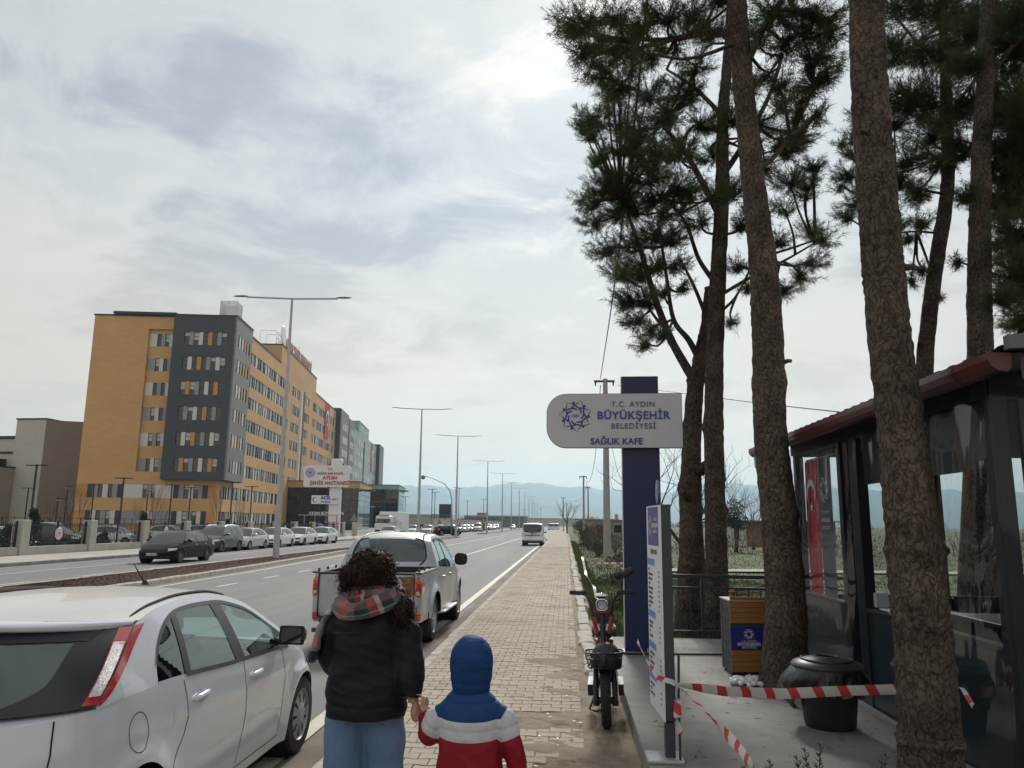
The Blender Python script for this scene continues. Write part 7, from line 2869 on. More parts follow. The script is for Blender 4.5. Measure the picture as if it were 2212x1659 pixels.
# grass blades on the verge and the near field
def blades(name,fn,n,hmin,hmax,w,m,seed):
 r_=np.random.default_rng(seed)
 P=np.array([fn(r_)for _ in range(n)])
 h=r_.uniform(hmin,hmax,(n,1))
 a=r_.uniform(0,2*pi,n)
 sd=np.stack([np.cos(a),np.sin(a),np.zeros(n)],1)*w/2
 ln=np.stack([r_.normal(0,0.35,n),r_.normal(0,0.35,n),np.ones(n)],1)*h
 V=np.stack([P+sd,P-sd,P+ln],1).reshape(-1,3)
 o=tri_mesh(name,V,m,None)
 return tag(o,kind='stuff')
def g1(r_):
 y=12.1+14*r_.random()**1.4
 x=0.52+5.5*r_.random()**1.2
 return x,y,0.08+field_z(x,y)
blades('grass',g1,26000,0.05,0.16,0.014,grassb,41)
def g2(r_):
 y=24+50*r_.random()**1.3
 x=0.55+22*r_.random()**1.6
 return x,y,0.08+field_z(x,y)
blades('field_grass',g2,24000,0.04,0.10,0.03,drygrass,42)
def g3(r_):
 y=12.5+70*r_.random()**1.5
 return 0.5+0.45*r_.random()+0.1*vnoise(0,y,0.8),y,0.09
blades('verge_grass',g3,9000,0.06,0.2,0.02,grassb,43)
# felled branches lying in the field behind the railing
fb=thing('brush_pile','heap of felled dry branches on the grass behind the railing','branches',(at(1600,1235,18).x,18,0.1))
for k in range(5):
 rn=random.Random(90+k)
 q=MB()
 bare(q,(rn.uniform(-1.2,-0.4),rn.uniform(-.4,.4),rn.uniform(0.05,0.35)),(1,rn.uniform(-.3,.3),rn.uniform(-0.05,0.2)),rn.uniform(0.9,1.4),0.03,3,rn,0.55,3,0.0)
 q.build('branch',barefoot,fb,smooth=True)
# sprigs at the slab's near edge, along the bottom of the picture
spm=mat('sprig_leaf',(0.055,0.08,0.05),0.6,var=0.3,vscale=8)
for k,(u,yy_,h,l)in enumerate(((1640,4.75,0.33,'leafy green sprig at the bottom edge left of the slanting tape end'),(1755,4.72,0.40,'leafy green sprig at the bottom edge, tallest of three'),(1880,4.75,0.35,'pair of leafy green sprigs at the bottom edge near the front pine'))):
 x=at(u,1640,yy_).x
 th=thing('garden_sprig',l,'plant',(x,yy_,0.30),0,'sprigs along the bottom edge')
 rn=random.Random(k)
 st_,lf=MB(),MB()
 for j in range(4):
  a=rn.uniform(0,6.28)
  tip=Vector((0.09*cos(a),0.05*sin(a),h*rn.uniform(0.75,1.15)))
  st_.tube([(0,0,-0.01),tip*0.5,tip],[0.005,0.004,0.002],5)
  for i in range(34):
   f=0.2+0.8*i/34
   p=tip*f
   b=i*2.4
   d=Vector((cos(b),sin(b),0.9)).normalized()
   sd=d.cross(Vector((0,0,1))).normalized()
   L=0.055*(1.2-0.5*f)
   lf.add([p,p+d*L*.5+sd*L*.22,p+d*L,p+d*L*.5-sd*L*.22],[(0,1,2,3)])
 st_.build('stem',barefoot,th)
 lf.build('leaves',spm,th)
# ================================================================== PEOPLE
def fuse(mb,voxel,smooth=4,name='body'):
 """one continuous skin over overlapping volumes"""
 o=mb.build(name,[])
 rmod=o.modifiers.new('remesh','REMESH')
 rmod.mode='VOXEL'
 rmod.voxel_size=voxel
 sm=o.modifiers.new('smooth','SMOOTH')
 sm.iterations=smooth
 sm.factor=0.5
 bpy.context.view_layer.update()
 me=eval_mesh(o,name)
 old=o.data
 bpy.data.objects.remove(o)
 bpy.data.meshes.remove(old)
 return me
def verts_of(me):
 a=np.empty(len(me.vertices)*3,dtype=np.float32)
 me.vertices.foreach_get('co',a)
 return a.reshape(-1,3)
def normals_of(me):
 a=np.empty(len(me.vertices)*3,dtype=np.float32)
 me.vertices.foreach_get('normal',a)
 return a.reshape(-1,3)
def set_verts(me,V):
 me.vertices.foreach_set('co',np.asarray(V,dtype=np.float32).ravel())
 me.update()
def finish(name,me,m,parent):
 me.materials.clear()
 me.materials.append(m)
 me.polygons.foreach_set('use_smooth',[True]*len(me.polygons))
 return link(name,me,parent)
def loft(mb,secs,n=24,cap=True):
 """secs: (cx, cy, cz, rx, ry) horizontal superellipse sections"""
 vs=[]
 for cx_,cy_,cz_,rx,ry in secs:
  for k in range(n):
   a=2*pi*k/n
   c,s_=cos(a),sin(a)
   vs.append((cx_+rx*abs(c)**0.85*(1 if c>0 else-1),cy_+ry*abs(s_)**0.85*(1 if s_>0 else-1),cz_))
 fs=[(i*n+k,i*n+(k+1)%n,(i+1)*n+(k+1)%n,(i+1)*n+k)for i in range(len(secs)-1)for k in range(n)]
 fs+=[tuple(range(n-1,-1,-1)),tuple((len(secs)-1)*n+k for k in range(n))]
 mb.add(vs,fs)
def limb(mb,pts,n=14):
 q=spline([(Vector(p),r)for p,r in pts],8*(len(pts)-1))
 mb.tube([p for p,_ in q],[r for _,r in q],n)
def ball(mb,c,r,n=14):
 mb.grid(lambda a,b:(c[0]+r[0]*sin(b*pi)*cos(a*2*pi),c[1]+r[1]*sin(b*pi)*sin(a*2*pi),c[2]+r[2]*cos(b*pi)),n*2,n)
def head(mb,c,s_):
 """head facing +y with face, ears; s_: head height"""
 h=s_/2
 ball(mb,(c[0],c[1]-0.06*s_,c[2]+0.08*s_),(0.335*s_,0.40*s_,0.42*s_))
 ball(mb,(c[0],c[1]+0.07*s_,c[2]-0.16*s_),(0.27*s_,0.31*s_,0.34*s_))
 ball(mb,(c[0],c[1]+0.40*s_,c[2]-0.07*s_),(0.055*s_,0.10*s_,0.085*s_))
 ball(mb,(c[0],c[1]+0.345*s_,c[2]-0.255*s_),(0.11*s_,0.05*s_,0.035*s_))
 ball(mb,(c[0],c[1]+0.33*s_,c[2]-0.39*s_),(0.1*s_,0.06*s_,0.07*s_))
 for sg in(-1,1):
  ball(mb,(c[0]+sg*0.335*s_,c[1]-0.02*s_,c[2]-0.03*s_),(0.035*s_,0.08*s_,0.12*s_))
  ball(mb,(c[0]+sg*0.135*s_,c[1]+0.325*s_,c[2]+0.085*s_),(0.13*s_,0.06*s_,0.035*s_))
  ball(mb,(c[0]+sg*0.13*s_,c[1]+0.315*s_,c[2]+0.01*s_),(0.055*s_,0.045*s_,0.04*s_))
def hand(mb,wrist,d,palm_n,size,curl=0.9,thumb=1):
 """palm and five unequal curling fingers; d: pointing direction, palm_n: direction the palm faces"""
 d=Vector(d).normalized()
 pn=Vector(palm_n)
 pn=(pn-d*pn.dot(d)).normalized()
 sd=d.cross(pn)*thumb
 w=Vector(wrist)
 pc_=w+d*0.28*size
 ball(mb,tuple(pc_),(0.1*size+abs(sd.x)*0.14*size+abs(d.x)*0.2*size,0.1*size+abs(sd.y)*0.14*size+abs(d.y)*0.2*size,0.1*size+abs(sd.z)*0.14*size+abs(d.z)*0.2*size),10)
 for k,(off,L)in enumerate(((-0.19,0.42),(-0.06,0.48),(0.07,0.45),(0.19,0.36))):
  p=w+d*0.48*size-sd*off*size
  a=0.0
  pts=[(p-d*0.1*size,0.052*size)]
  for j in range(3):
   a+=curl*(0.8,1.0,0.8)[j]*0.8
   p=p+(d*cos(a)+pn*sin(a))*L*size*(0.42,0.32,0.26)[j]
   pts.append((p,0.05*size*(1,0.9,0.8)[j]))
  limb(mb,pts,8)
 t0=w+d*0.16*size+sd*0.16*size
 limb(mb,[(t0,0.07*size),(t0+(d*0.5+sd*0.5+pn*0.4)*0.2*size,0.06*size),(t0+(d*1.0+sd*0.4+pn*0.9)*0.3*size,0.048*size)],8)
skin=mat('skin',(0.42,0.24,0.17),0.55,var=0.08,vscale=20)
def wrinkle(V,N,amp,seed,fx=9.0,keep=None):
 r_=np.random.default_rng(seed)
 d=np.zeros(len(V))
 for k in range(9):
  f=r_.normal(size=3)*fx*(0.6+0.35*k)
  f[2]*=1.5
  d+=np.sin(V@f+r_.uniform(0,6.28)+1.3*np.sin(V@(r_.normal(size=3)*fx*0.5)))/(1+0.5*k)
 d=-np.abs(d)*0.8+0.6
 return V+N*(d*amp)[:,None]
# ---------------------------------------------------------------- woman
woman=thing('person','woman seen from behind in black jacket, plaid scarf and blue jeans holding a child\'s hand','person',(-1.05,4.22,0.15))
WR_=Vector((0.265,-0.07,0.885))
mb=MB()
head(mb,(0.0,0.02,1.535),0.225)
limb(mb,[((0,0.0,1.32),0.062),((0,0.01,1.45),0.055)])
loft(mb,[(0,0,0.80,0.15,0.10),(0,0,0.90,0.165,0.115),(0,0,1.02,0.135,0.095),(0,0,1.18,0.155,0.105),(0,0,1.30,0.165,0.095),(0,0,1.37,0.09,0.06)])
limb(mb,[((0.15,0,1.33),0.055),((0.20,-0.01,1.22),0.048),((0.225,-0.02,1.08),0.042),((0.25,-0.05,0.97),0.036),(WR_,0.027)])
limb(mb,[((-0.15,0,1.33),0.055),((-0.20,0.0,1.22),0.048),((-0.225,0.02,1.08),0.042),((-0.20,0.16,1.02),0.036),((-0.15,0.26,1.03),0.027)])
hand(mb,WR_,(0.32,-0.12,-0.9),(0.9,0.1,0.25),0.165,0.75,-1)
hand(mb,(-0.15,0.26,1.03),(0.3,0.9,0.1),(0.5,-0.2,-0.6),0.16,0.5,1)
for sg,dy in((1,0.06),(-1,-0.10)):
 limb(mb,[((sg*0.085,0,0.84),0.095),((sg*0.09,0.02+dy*.3,0.62),0.075),((sg*0.09,0.02+dy*.6,0.46),0.056),((sg*0.09,-0.01+dy,0.30),0.05),((sg*0.09,-0.02+dy,0.09),0.038)])
 limb(mb,[((sg*0.09,-0.05+dy,0.055),0.042),((sg*0.1,0.06+dy,0.045),0.042),((sg*0.11,0.15+dy,0.035),0.032)])
me=fuse(mb,0.0065,3)
finish('body',me,skin,woman)
# jeans
mb=MB()
loft(mb,[(0,0,0.78,0.185,0.135),(0,0,0.84,0.19,0.14),(0,0,0.93,0.185,0.13),(0,0,0.98,0.165,0.12)])
for sg,dy in((1,0.06),(-1,-0.10)):
 limb(mb,[((sg*0.095,0,0.86),0.118),((sg*0.1,0.01+dy*.3,0.64),0.108),((sg*0.1,0.01+dy*.6,0.45),0.094),((sg*0.1,-0.01+dy,0.28),0.09),((sg*0.1,-0.015+dy,0.06),0.092)])
me=fuse(mb,0.011,4)
V,N=verts_of(me),normals_of(me)
set_verts(me,wrinkle(V,N,0.007,3,7.0))
denim=mat('denim',(0.105,0.19,0.33),0.85,var=0.28,vscale=3.0,bump=0.4,bscale=320,stretch=(1,1,0.6),bdist=0.002,col2=(0.20,0.30,0.43),c2scale=2.5,c2lo=0.5,c2hi=0.75)
jeans=finish('jeans',me,denim,woman)
mb=MB()
for sg,dy in((1,0.06),(-1,-0.10)):
 limb(mb,[((sg*0.09,-0.06+dy,0.045),0.05),((sg*0.1,0.06+dy,0.042),0.05),((sg*0.11,0.165+dy,0.035),0.038)])
me=fuse(mb,0.008,3)
finish('shoes',me,mat('shoe_white',(0.5,0.5,0.5),0.6),woman)
# jacket
mb=MB()
loft(mb,[(0,0,0.80,0.207,0.158),(0,0,0.835,0.216,0.165),(0,0,0.90,0.215,0.165),(0,0,1.02,0.208,0.158),(0,-0.005,1.16,0.205,0.155),(0,-0.01,1.27,0.195,0.145),(0,-0.005,1.345,0.165,0.118),(0,0,1.395,0.10,0.085),(0,0.0,1.43,0.085,0.08)],32)
limb(mb,[((0.11,-0.005,1.31),0.07),((0.195,-0.012,1.22),0.088),((0.215,-0.025,1.10),0.088),((0.235,-0.05,0.99),0.08),((0.256,-0.068,0.925),0.062),((0.258,-0.07,0.91),0.055)])
limb(mb,[((-0.11,-0.005,1.31),0.07),((-0.19,0.0,1.22),0.086),((-0.205,0.03,1.09),0.084),((-0.185,0.15,1.03),0.076),((-0.16,0.23,1.03),0.062)])
me=fuse(mb,0.009,6)
V,N=verts_of(me),normals_of(me)
V=wrinkle(V,N,0.0085,5,8.0)
hem=np.exp(-((V[:,2]-0.87)/0.008)**2)
V=V-N*(hem*0.006)[:,None]
set_verts(me,V)
jack=mat('jacket_black',(0.0042,0.0045,0.008),0.58,var=0.3,vscale=9,bump=0.35,bscale=30,bdist=0.008,spec=0.3)
jacket=finish('jacket',me,jack,woman)
mb=MB()
mb.tube([(-0.15,-0.170,1.235),(-0.06,-0.178,1.24),(0.0,-0.178,1.24)],0.004,5)
mb.build('jacket_seam',mat('seam_black',(0.012,0.012,0.015),0.6),jacket)
def scarf_mat():
 m=bpy.data.materials.new('plaid_scarf')
 m.use_nodes=True
 nt=m.node_tree
 b=nt.nodes['Principled BSDF']
 b.inputs['Roughness'].default_value=0.95
 b.inputs['Specular IOR Level'].default_value=0.1
 b.inputs['Sheen Weight'].default_value=0.3
 def chan(nm,stops,scale):
  at_=nt.nodes.new('ShaderNodeAttribute')
  at_.attribute_name=nm
  mu=nt.nodes.new('ShaderNodeMath')
  mu.operation='MULTIPLY'
  mu.inputs[1].default_value=scale
  fr_=nt.nodes.new('ShaderNodeMath')
  fr_.operation='FRACT'
  nt.links.new(at_.outputs['Fac'],mu.inputs[0])
  nt.links.new(mu.outputs[0],fr_.inputs[0])
  rp=nt.nodes.new('ShaderNodeValToRGB')
  rp.color_ramp.interpolation='CONSTANT'
  el=rp.color_ramp.elements
  while len(el)<len(stops):
   el.new(0.5)
  for e,(p,c)in zip(el,stops):
   e.position=p
   e.color=(*c,1)
  nt.links.new(fr_.outputs[0],rp.inputs[0])
  return rp.outputs[0]
 salmon,tealc,grey,cream_,red=(0.36,0.10,0.09),(0.012,0.045,0.045),(0.13,0.135,0.15),(0.42,0.40,0.37),(0.28,0.045,0.05)
 a=chan('along',[(0,salmon),(0.2,grey),(0.30,tealc),(0.5,red),(0.62,cream_),(0.68,tealc),(0.82,grey)],2.6)
 c=chan('across',[(0,grey),(0.22,salmon),(0.55,tealc),(0.8,cream_),(0.86,grey)],1.0)
 mx=nt.nodes.new('ShaderNodeMixRGB')
 mx.inputs[0].default_value=0.38
 nt.links.new(a,mx.inputs[1])
 nt.links.new(c,mx.inputs[2])
 nt.links.new(mx.outputs[0],b.inputs['Base Color'])
 tcn=nt.nodes.new('ShaderNodeTexCoord')
 n_=nt.nodes.new('ShaderNodeTexNoise')
 n_.inputs['Scale'].default_value=220
 nt.links.new(tcn.outputs['Object'],n_.inputs['Vector'])
 bp_=nt.nodes.new('ShaderNodeBump')
 bp_.inputs['Strength'].default_value=0.7
 bp_.inputs['Distance'].default_value=0.004
 nt.links.new(n_.outputs['Fac'],bp_.inputs['Height'])
 nt.links.new(bp_.outputs[0],b.inputs['Normal'])
 return m
SCM=scarf_mat()
def scarf_piece(name,pts,w,th,seed,n=70,m=20,fringe=False,u0=0.0,parent=None):
 """thick folded cloth along a closed or open line; pts: (point, outward normal)"""
 rn=random.Random(seed)
 ph=[rn.uniform(0,6)for _ in range(6)]
 P=spline([(p,0)for p,_ in pts],n)
 Nn=spline([(q,0)for _,q in pts],n)
 vs,al,ac=[],[],[]
 for i in range(n+1):
  p,nn=P[i][0],Nn[i][0].normalized()
  t_=(P[min(n,i+1)][0]-P[max(0,i-1)][0]).normalized()
  up_=t_.cross(nn).normalized()
  f=i/n
  for k in range(m):
   a=2*pi*k/m
   hw=w*(1+0.12*sin(7*f+ph[0]))
   q=up_*cos(a)*hw+nn*sin(a)*th*(1+0.25*sin(5*cos(a)*2+9*f+ph[1])+0.2*sin(23*f+ph[2]+3*cos(a)))
   vs.append(p+q)
   al.append(u0+f*len(pts)*0.09)
   ac.append(0.5+0.5*cos(a))
 fs=[(i*m+k,i*m+(k+1)%m,(i+1)*m+(k+1)%m,(i+1)*m+k)for i in range(n)for k in range(m)]
 fs+=[tuple(range(m-1,-1,-1)),tuple(n*m+k for k in range(m))]
 me=bpy.data.meshes.new(name)
 me.from_pydata([tuple(v)for v in vs],[],fs)
 me.materials.append(SCM)
 for nm,val in(('along',al),('across',ac)):
  at_=me.attributes.new(nm,'FLOAT','POINT')
  at_.data.foreach_set('value',val)
 me.polygons.foreach_set('use_smooth',[True]*len(fs))
 return link(name,me,parent)
def ring_pts(rx,ry,z,tilt,a0,a1,k,cx_=0.0,cy_=0.0):
 out=[]
 for i in range(k+1):
  a=lerp(a0,a1,i/k)
  c,s_=cos(a),sin(a)
  out.append((Vector((cx_+rx*c,cy_+ry*s_,z+tilt*c-0.03*s_)),Vector((c,s_,0.35))))
 return out
sc=scarf_piece('scarf',ring_pts(0.125,0.115,1.375,0.012,-pi/2-2.9,-pi/2+3.2,14),0.062,0.042,3,parent=woman)
scarf_piece('scarf_fold',ring_pts(0.100,0.092,1.435,0.012,0.3,2*pi-0.2,12),0.045,0.034,5,u0=0.17,parent=sc)
scarf_piece('scarf_fold',[(Vector((-0.155,-0.07,1.385)),Vector((-0.5,-0.8,0.4))),(Vector((-0.09,-0.165,1.345)),Vector((-0.2,-1,0.35))),(Vector((0.0,-0.185,1.35)),Vector((0.05,-1,0.4))),(Vector((0.09,-0.155,1.385)),Vector((0.3,-0.9,0.4))),(Vector((0.165,-0.06,1.42)),Vector((0.8,-0.5,0.5)))],0.05,0.03,7,50,u0=0.31,parent=sc)
tail=scarf_piece('scarf_end',[(Vector((-0.15,0.02,1.37)),Vector((-1,-0.2,0.3))),(Vector((-0.215,-0.03,1.31)),Vector((-1,-0.3,0.3))),(Vector((-0.255,-0.05,1.22)),Vector((-1,-0.4,0.1))),(Vector((-0.27,-0.06,1.13)),Vector((-1,-0.4,0)))],0.05,0.018,9,40,u0=0.52,parent=sc)
fr_=MB()
rn=random.Random(5)
for k in range(46):
 y=-0.06+rn.uniform(-0.055,0.055)
 x=-0.27+rn.uniform(-0.015,0.015)
 fr_.tube([(x,y,1.135),(x-0.008+rn.uniform(-.01,.01),y+rn.uniform(-.012,.012),1.10),(x-0.012+rn.uniform(-.015,.015),y+rn.uniform(-.018,.018),1.075)],0.0022,3)
fr_.build('fringe',mat('fringe_teal',(0.02,0.05,0.055),0.95),sc)
# curly hair
hairm=mat('curly_hair',(0.020,0.012,0.009),0.6,var=0.5,vscale=25,spec=0.15)
hairl=mat('curly_hair_light',(0.07,0.038,0.021),0.6,var=0.4,vscale=20,spec=0.2)
mb=MB()
ball(mb,(0.0,-0.02,1.56),(0.120,0.125,0.09))
ball(mb,(-0.025,-0.035,1.51),(0.132,0.118,0.08))
ball(mb,(-0.10,-0.02,1.475),(0.06,0.08,0.055))
ball(mb,(0.075,-0.03,1.49),(0.065,0.085,0.06))
ball(mb,(0.19,-0.08,1.335),(0.055,0.06,0.08))
ball(mb,(0.16,-0.05,1.40),(0.045,0.05,0.06))
me=fuse(mb,0.012,3)
V,N=verts_of(me),normals_of(me)
r_=np.random.default_rng(4)
V=V+N*(0.010*np.sin(V[:,0]*70+9*np.sin(V[:,2]*40))*np.sin(V[:,2]*60+5*np.sin(V[:,1]*50)))[:,None]
set_verts(me,V)
hair=finish('hair',me,hairm,woman)
idx=r_.choice(len(V),620)
for nm,sel,mt in(('curls',idx[:430],hairm),('light_curls',idx[430:],hairl)):
 cu=MB()
 for i in sel:
  p,n_=Vector(V[i]),Vector(N[i])
  if n_.y>0.72 and 1.42<p.z<1.58:
   continue
  down=Vector((r_.normal()*0.35,r_.normal()*0.35,-1.0 if p.z<1.60 else-0.4))
  d=(down-n_*down.dot(n_)*0.8).normalized()
  s1=d.cross(n_).normalized()
  L,tr,ra_=r_.uniform(0.035,0.085),r_.uniform(2.0,4.0),r_.uniform(0.004,0.010)
  ph=r_.uniform(0,6.28)
  pts=[]
  for k in range(13):
   f=k/12
   a=ph+tr*2*pi*f*0.7
   pts.append(p+n_*(0.002+0.010*f)+d*L*f+(s1*cos(a)+n_*sin(a))*ra_*(0.4+f))
  cu.tube(pts,list(np.linspace(0.0030,0.0012,13)),3,cap=False)
 cu.build(nm,mt,hair,smooth=True)
# ---------------------------------------------------------------- child
child=thing('person','child seen from behind in hooded blue, white and red padded jacket','person',(-0.465,3.95,0.15))
CW=Vector((-0.243,0.145,0.872))
mb=MB()
head(mb,(0.0,0.035,1.125),0.205)
limb(mb,[((0,0.01,0.93),0.045),((0,0.02,1.05),0.042)])
loft(mb,[(0,0,0.56,0.11,0.08),(0,0,0.66,0.115,0.085),(0,0,0.80,0.11,0.08),(0,0,0.90,0.12,0.075),(0,0,0.95,0.07,0.05)])
limb(mb,[((-0.11,0,0.915),0.04),((-0.165,0.01,0.84),0.036),((-0.19,0.04,0.77),0.032),((-0.225,0.10,0.82),0.028),(CW,0.021)])
limb(mb,[((0.11,0,0.915),0.04),((0.18,-0.01,0.80),0.036),((0.215,-0.02,0.69),0.032),((0.235,0.0,0.60),0.026),((0.24,0.02,0.54),0.021)])
hand(mb,CW,(-0.35,0.45,0.75),(-0.9,0.1,-0.1),0.105,0.7,1)
hand(mb,(0.24,0.02,0.54),(0.05,0.1,-1),(-1,0.1,0),0.11,0.4,-1)
for sg,dy in((1,-0.07),(-1,0.07)):
 limb(mb,[((sg*0.06,0,0.58),0.07),((sg*0.065,0.01+dy*.4,0.42),0.055),((sg*0.065,0.01+dy*.7,0.31),0.044),((sg*0.065,dy,0.18),0.04),((sg*0.065,-0.01+dy,0.06),0.03)])
 limb(mb,[((sg*0.065,-0.03+dy,0.04),0.032),((sg*0.07,0.05+dy,0.032),0.032),((sg*0.075,0.11+dy,0.026),0.025)])
me=fuse(mb,0.0055,3)
finish('body',me,skin,child)
mb=MB()
loft(mb,[(0,0,0.55,0.125,0.10),(0,0,0.62,0.13,0.10)])
for sg,dy in((1,-0.07),(-1,0.07)):
 limb(mb,[((sg*0.065,0,0.60),0.08),((sg*0.07,0.01+dy*.4,0.42),0.068),((sg*0.07,0.01+dy*.7,0.30),0.06),((sg*0.07,dy,0.07),0.055)])
me=fuse(mb,0.01,4)
finish('trousers',me,mat('trousers_navy',(0.02,0.025,0.05),0.85),child)
mb=MB()
for sg,dy in((1,-0.07),(-1,0.07)):
 limb(mb,[((sg*0.065,-0.04+dy,0.036),0.04),((sg*0.07,0.05+dy,0.034),0.04),((sg*0.075,0.125+dy,0.028),0.03)])
me=fuse(mb,0.007,3)
finish('shoes',me,mat('shoe_dark',(0.03,0.03,0.035),0.6),child)
# padded jacket
mb=MB()
loft(mb,[(0,0,0.535,0.15,0.125),(0,0,0.56,0.162,0.135),(0,0,0.62,0.162,0.135),(0,0,0.70,0.155,0.13),(0,0,0.80,0.15,0.125),(0,-0.003,0.87,0.152,0.122),(0,0,0.925,0.150,0.112),(0,0,0.962,0.122,0.095),(0,0,0.985,0.098,0.083),(0,0.0,1.0,0.08,0.075),(0,0.0,1.02,0.07,0.07)],32)
LA=[Vector(p)for p in((-0.085,0,0.905),(-0.165,0.0,0.85),(-0.20,0.02,0.785),(-0.215,0.065,0.80),(-0.228,0.115,0.85))]
RA=[Vector(p)for p in((0.085,0,0.905),(0.165,-0.005,0.855),(0.20,-0.015,0.76),(0.228,-0.01,0.66),(0.24,0.01,0.57))]
limb(mb,list(zip(LA,(0.045,0.066,0.062,0.056,0.045))))
limb(mb,list(zip(RA,(0.045,0.064,0.056,0.05,0.042))))
me=fuse(mb,0.0068,5)
V,N=verts_of(me),normals_of(me)
def arm_param(V,A):
 best,par=np.full(len(V),9.0),np.zeros(len(V))
 acc=0.0
 for a,b in zip(A,A[1:]):
  a_,b_=np.array(a),np.array(b)
  L=np.linalg.norm(b_-a_)
  t_=np.clip(((V-a_)@(b_-a_))/L**2,0,1)
  d=np.linalg.norm(V-(a_+t_[:,None]*(b_-a_)),axis=1)
  m_=d<best
  best[m_]=d[m_]
  par[m_]=acc+t_[m_]*L
  acc+=L
 return best,par
zone=V[:,2]+0.012*np.cos(V[:,0]*9)-0.010
bodyzone=zone.copy()
for A,sg,k0,k1 in((LA,-1,0.07,0.155),(RA,1,0.075,0.175)):
 d,p_=arm_param(V,A)
 on=(d<0.075)&(sg*V[:,0]>0.135)
 # map the arm so that stripe edges fall at k0 and k1 along it
 z_=np.interp(p_,[0,k0,k1,0.5],[0.92,0.872,0.782,0.62])
 w_=np.clip((sg*V[:,0]-0.135)/0.02,0,1)
 zone=np.where(on,zone*(1-w_)+z_*w_,zone)
seamz=np.array([0.950,0.872,0.828,0.782,0.60])
dz=np.min(np.abs(zone[:,None]-seamz[None,:]),axis=1)
V=wrinkle(V,N,0.0035,8,16.0)
V=V-N*(0.0038*np.exp(-(dz/0.006)**2))[:,None]
set_verts(me,V)
at_=me.attributes.new('zone','FLOAT','POINT')
at_.data.foreach_set('value',zone.astype(np.float32))
def zone_mat():
 m=bpy.data.materials.new('padded_jacket')
 m.use_nodes=True
 nt=m.node_tree
 b=nt.nodes['Principled BSDF']
 b.inputs['Roughness'].default_value=0.62
 b.inputs['Specular IOR Level'].default_value=0.25
 a=nt.nodes.new('ShaderNodeAttribute')
 a.attribute_name='zone'
 mr=nt.nodes.new('ShaderNodeMapRange')
 mr.inputs['From Min'].default_value=0.5
 mr.inputs['From Max'].default_value=1.0
 nt.links.new(a.outputs['Fac'],mr.inputs[0])
 rp=nt.nodes.new('ShaderNodeValToRGB')
 rp.color_ramp.interpolation='CONSTANT'
 el=rp.color_ramp.elements
 el.new(0.5)
 for e,(p,c)in zip(el,((0.0,(0.22,0.008,0.018)),((0.782-.5)/.5,(0.50,0.50,0.55)),((0.872-.5)/.5,(0.008,0.046,0.16)))):
  e.position=p
  e.color=(*c,1)
 nt.links.new(mr.outputs[0],rp.inputs[0])
 tcn=nt.nodes.new('ShaderNodeTexCoord')
 n_=nt.nodes.new('ShaderNodeTexNoise')
 n_.inputs['Scale'].default_value=38
 n_.inputs['Detail'].default_value=5
 nt.links.new(tcn.outputs['Object'],n_.inputs['Vector'])
 bp_=nt.nodes.new('ShaderNodeBump')
 bp_.inputs['Strength'].default_value=0.5
 bp_.inputs['Distance'].default_value=0.006
 nt.links.new(n_.outputs['Fac'],bp_.inputs['Height'])
 nt.links.new(bp_.outputs[0],b.inputs['Normal'])
 nt.links.new(rp.outputs[0],b.inputs['Base Color'])
 return m
jk=finish('jacket',me,zone_mat(),child)
# hood
mb=MB()
ball(mb,(0.0,0.0,1.135),(0.106,0.118,0.122))
ball(mb,(0.0,0.03,1.10),(0.100,0.12,0.115))
loft(mb,[(0,0.0,0.975,0.086,0.083),(0,0.0,1.01,0.094,0.092),(0,0.005,1.06,0.102,0.105),(0,0.0,1.12,0.106,0.115)])
me=fuse(mb,0.0065,4)
V,N=verts_of(me),normals_of(me)
seamz=np.arange(0.99,1.26,0.047)
dz=np.min(np.abs(V[:,2,None]+0.12*V[:,0,None]**2*6-seamz[None,:]),axis=1)
rib=np.minimum(np.abs(V[:,0]-0.03),np.abs(V[:,0]+0.03))
dm=np.where(np.abs(V[:,0])<0.03,dz,np.minimum(dz,rib))
V=wrinkle(V,N,0.0025,9,20.0)
V=V-N*(0.0013*np.exp(-(dm/0.004)**2))[:,None]
face_in=(V[:,1]>0.085)
V[face_in,1]=0.085-(V[face_in,1]-0.085)*0.3
set_verts(me,V)
finish('hood',me,mat('hood_blue',(0.008,0.046,0.16),0.68,spec=0.2,bump=0.5,bscale=40,bdist=0.006),child)
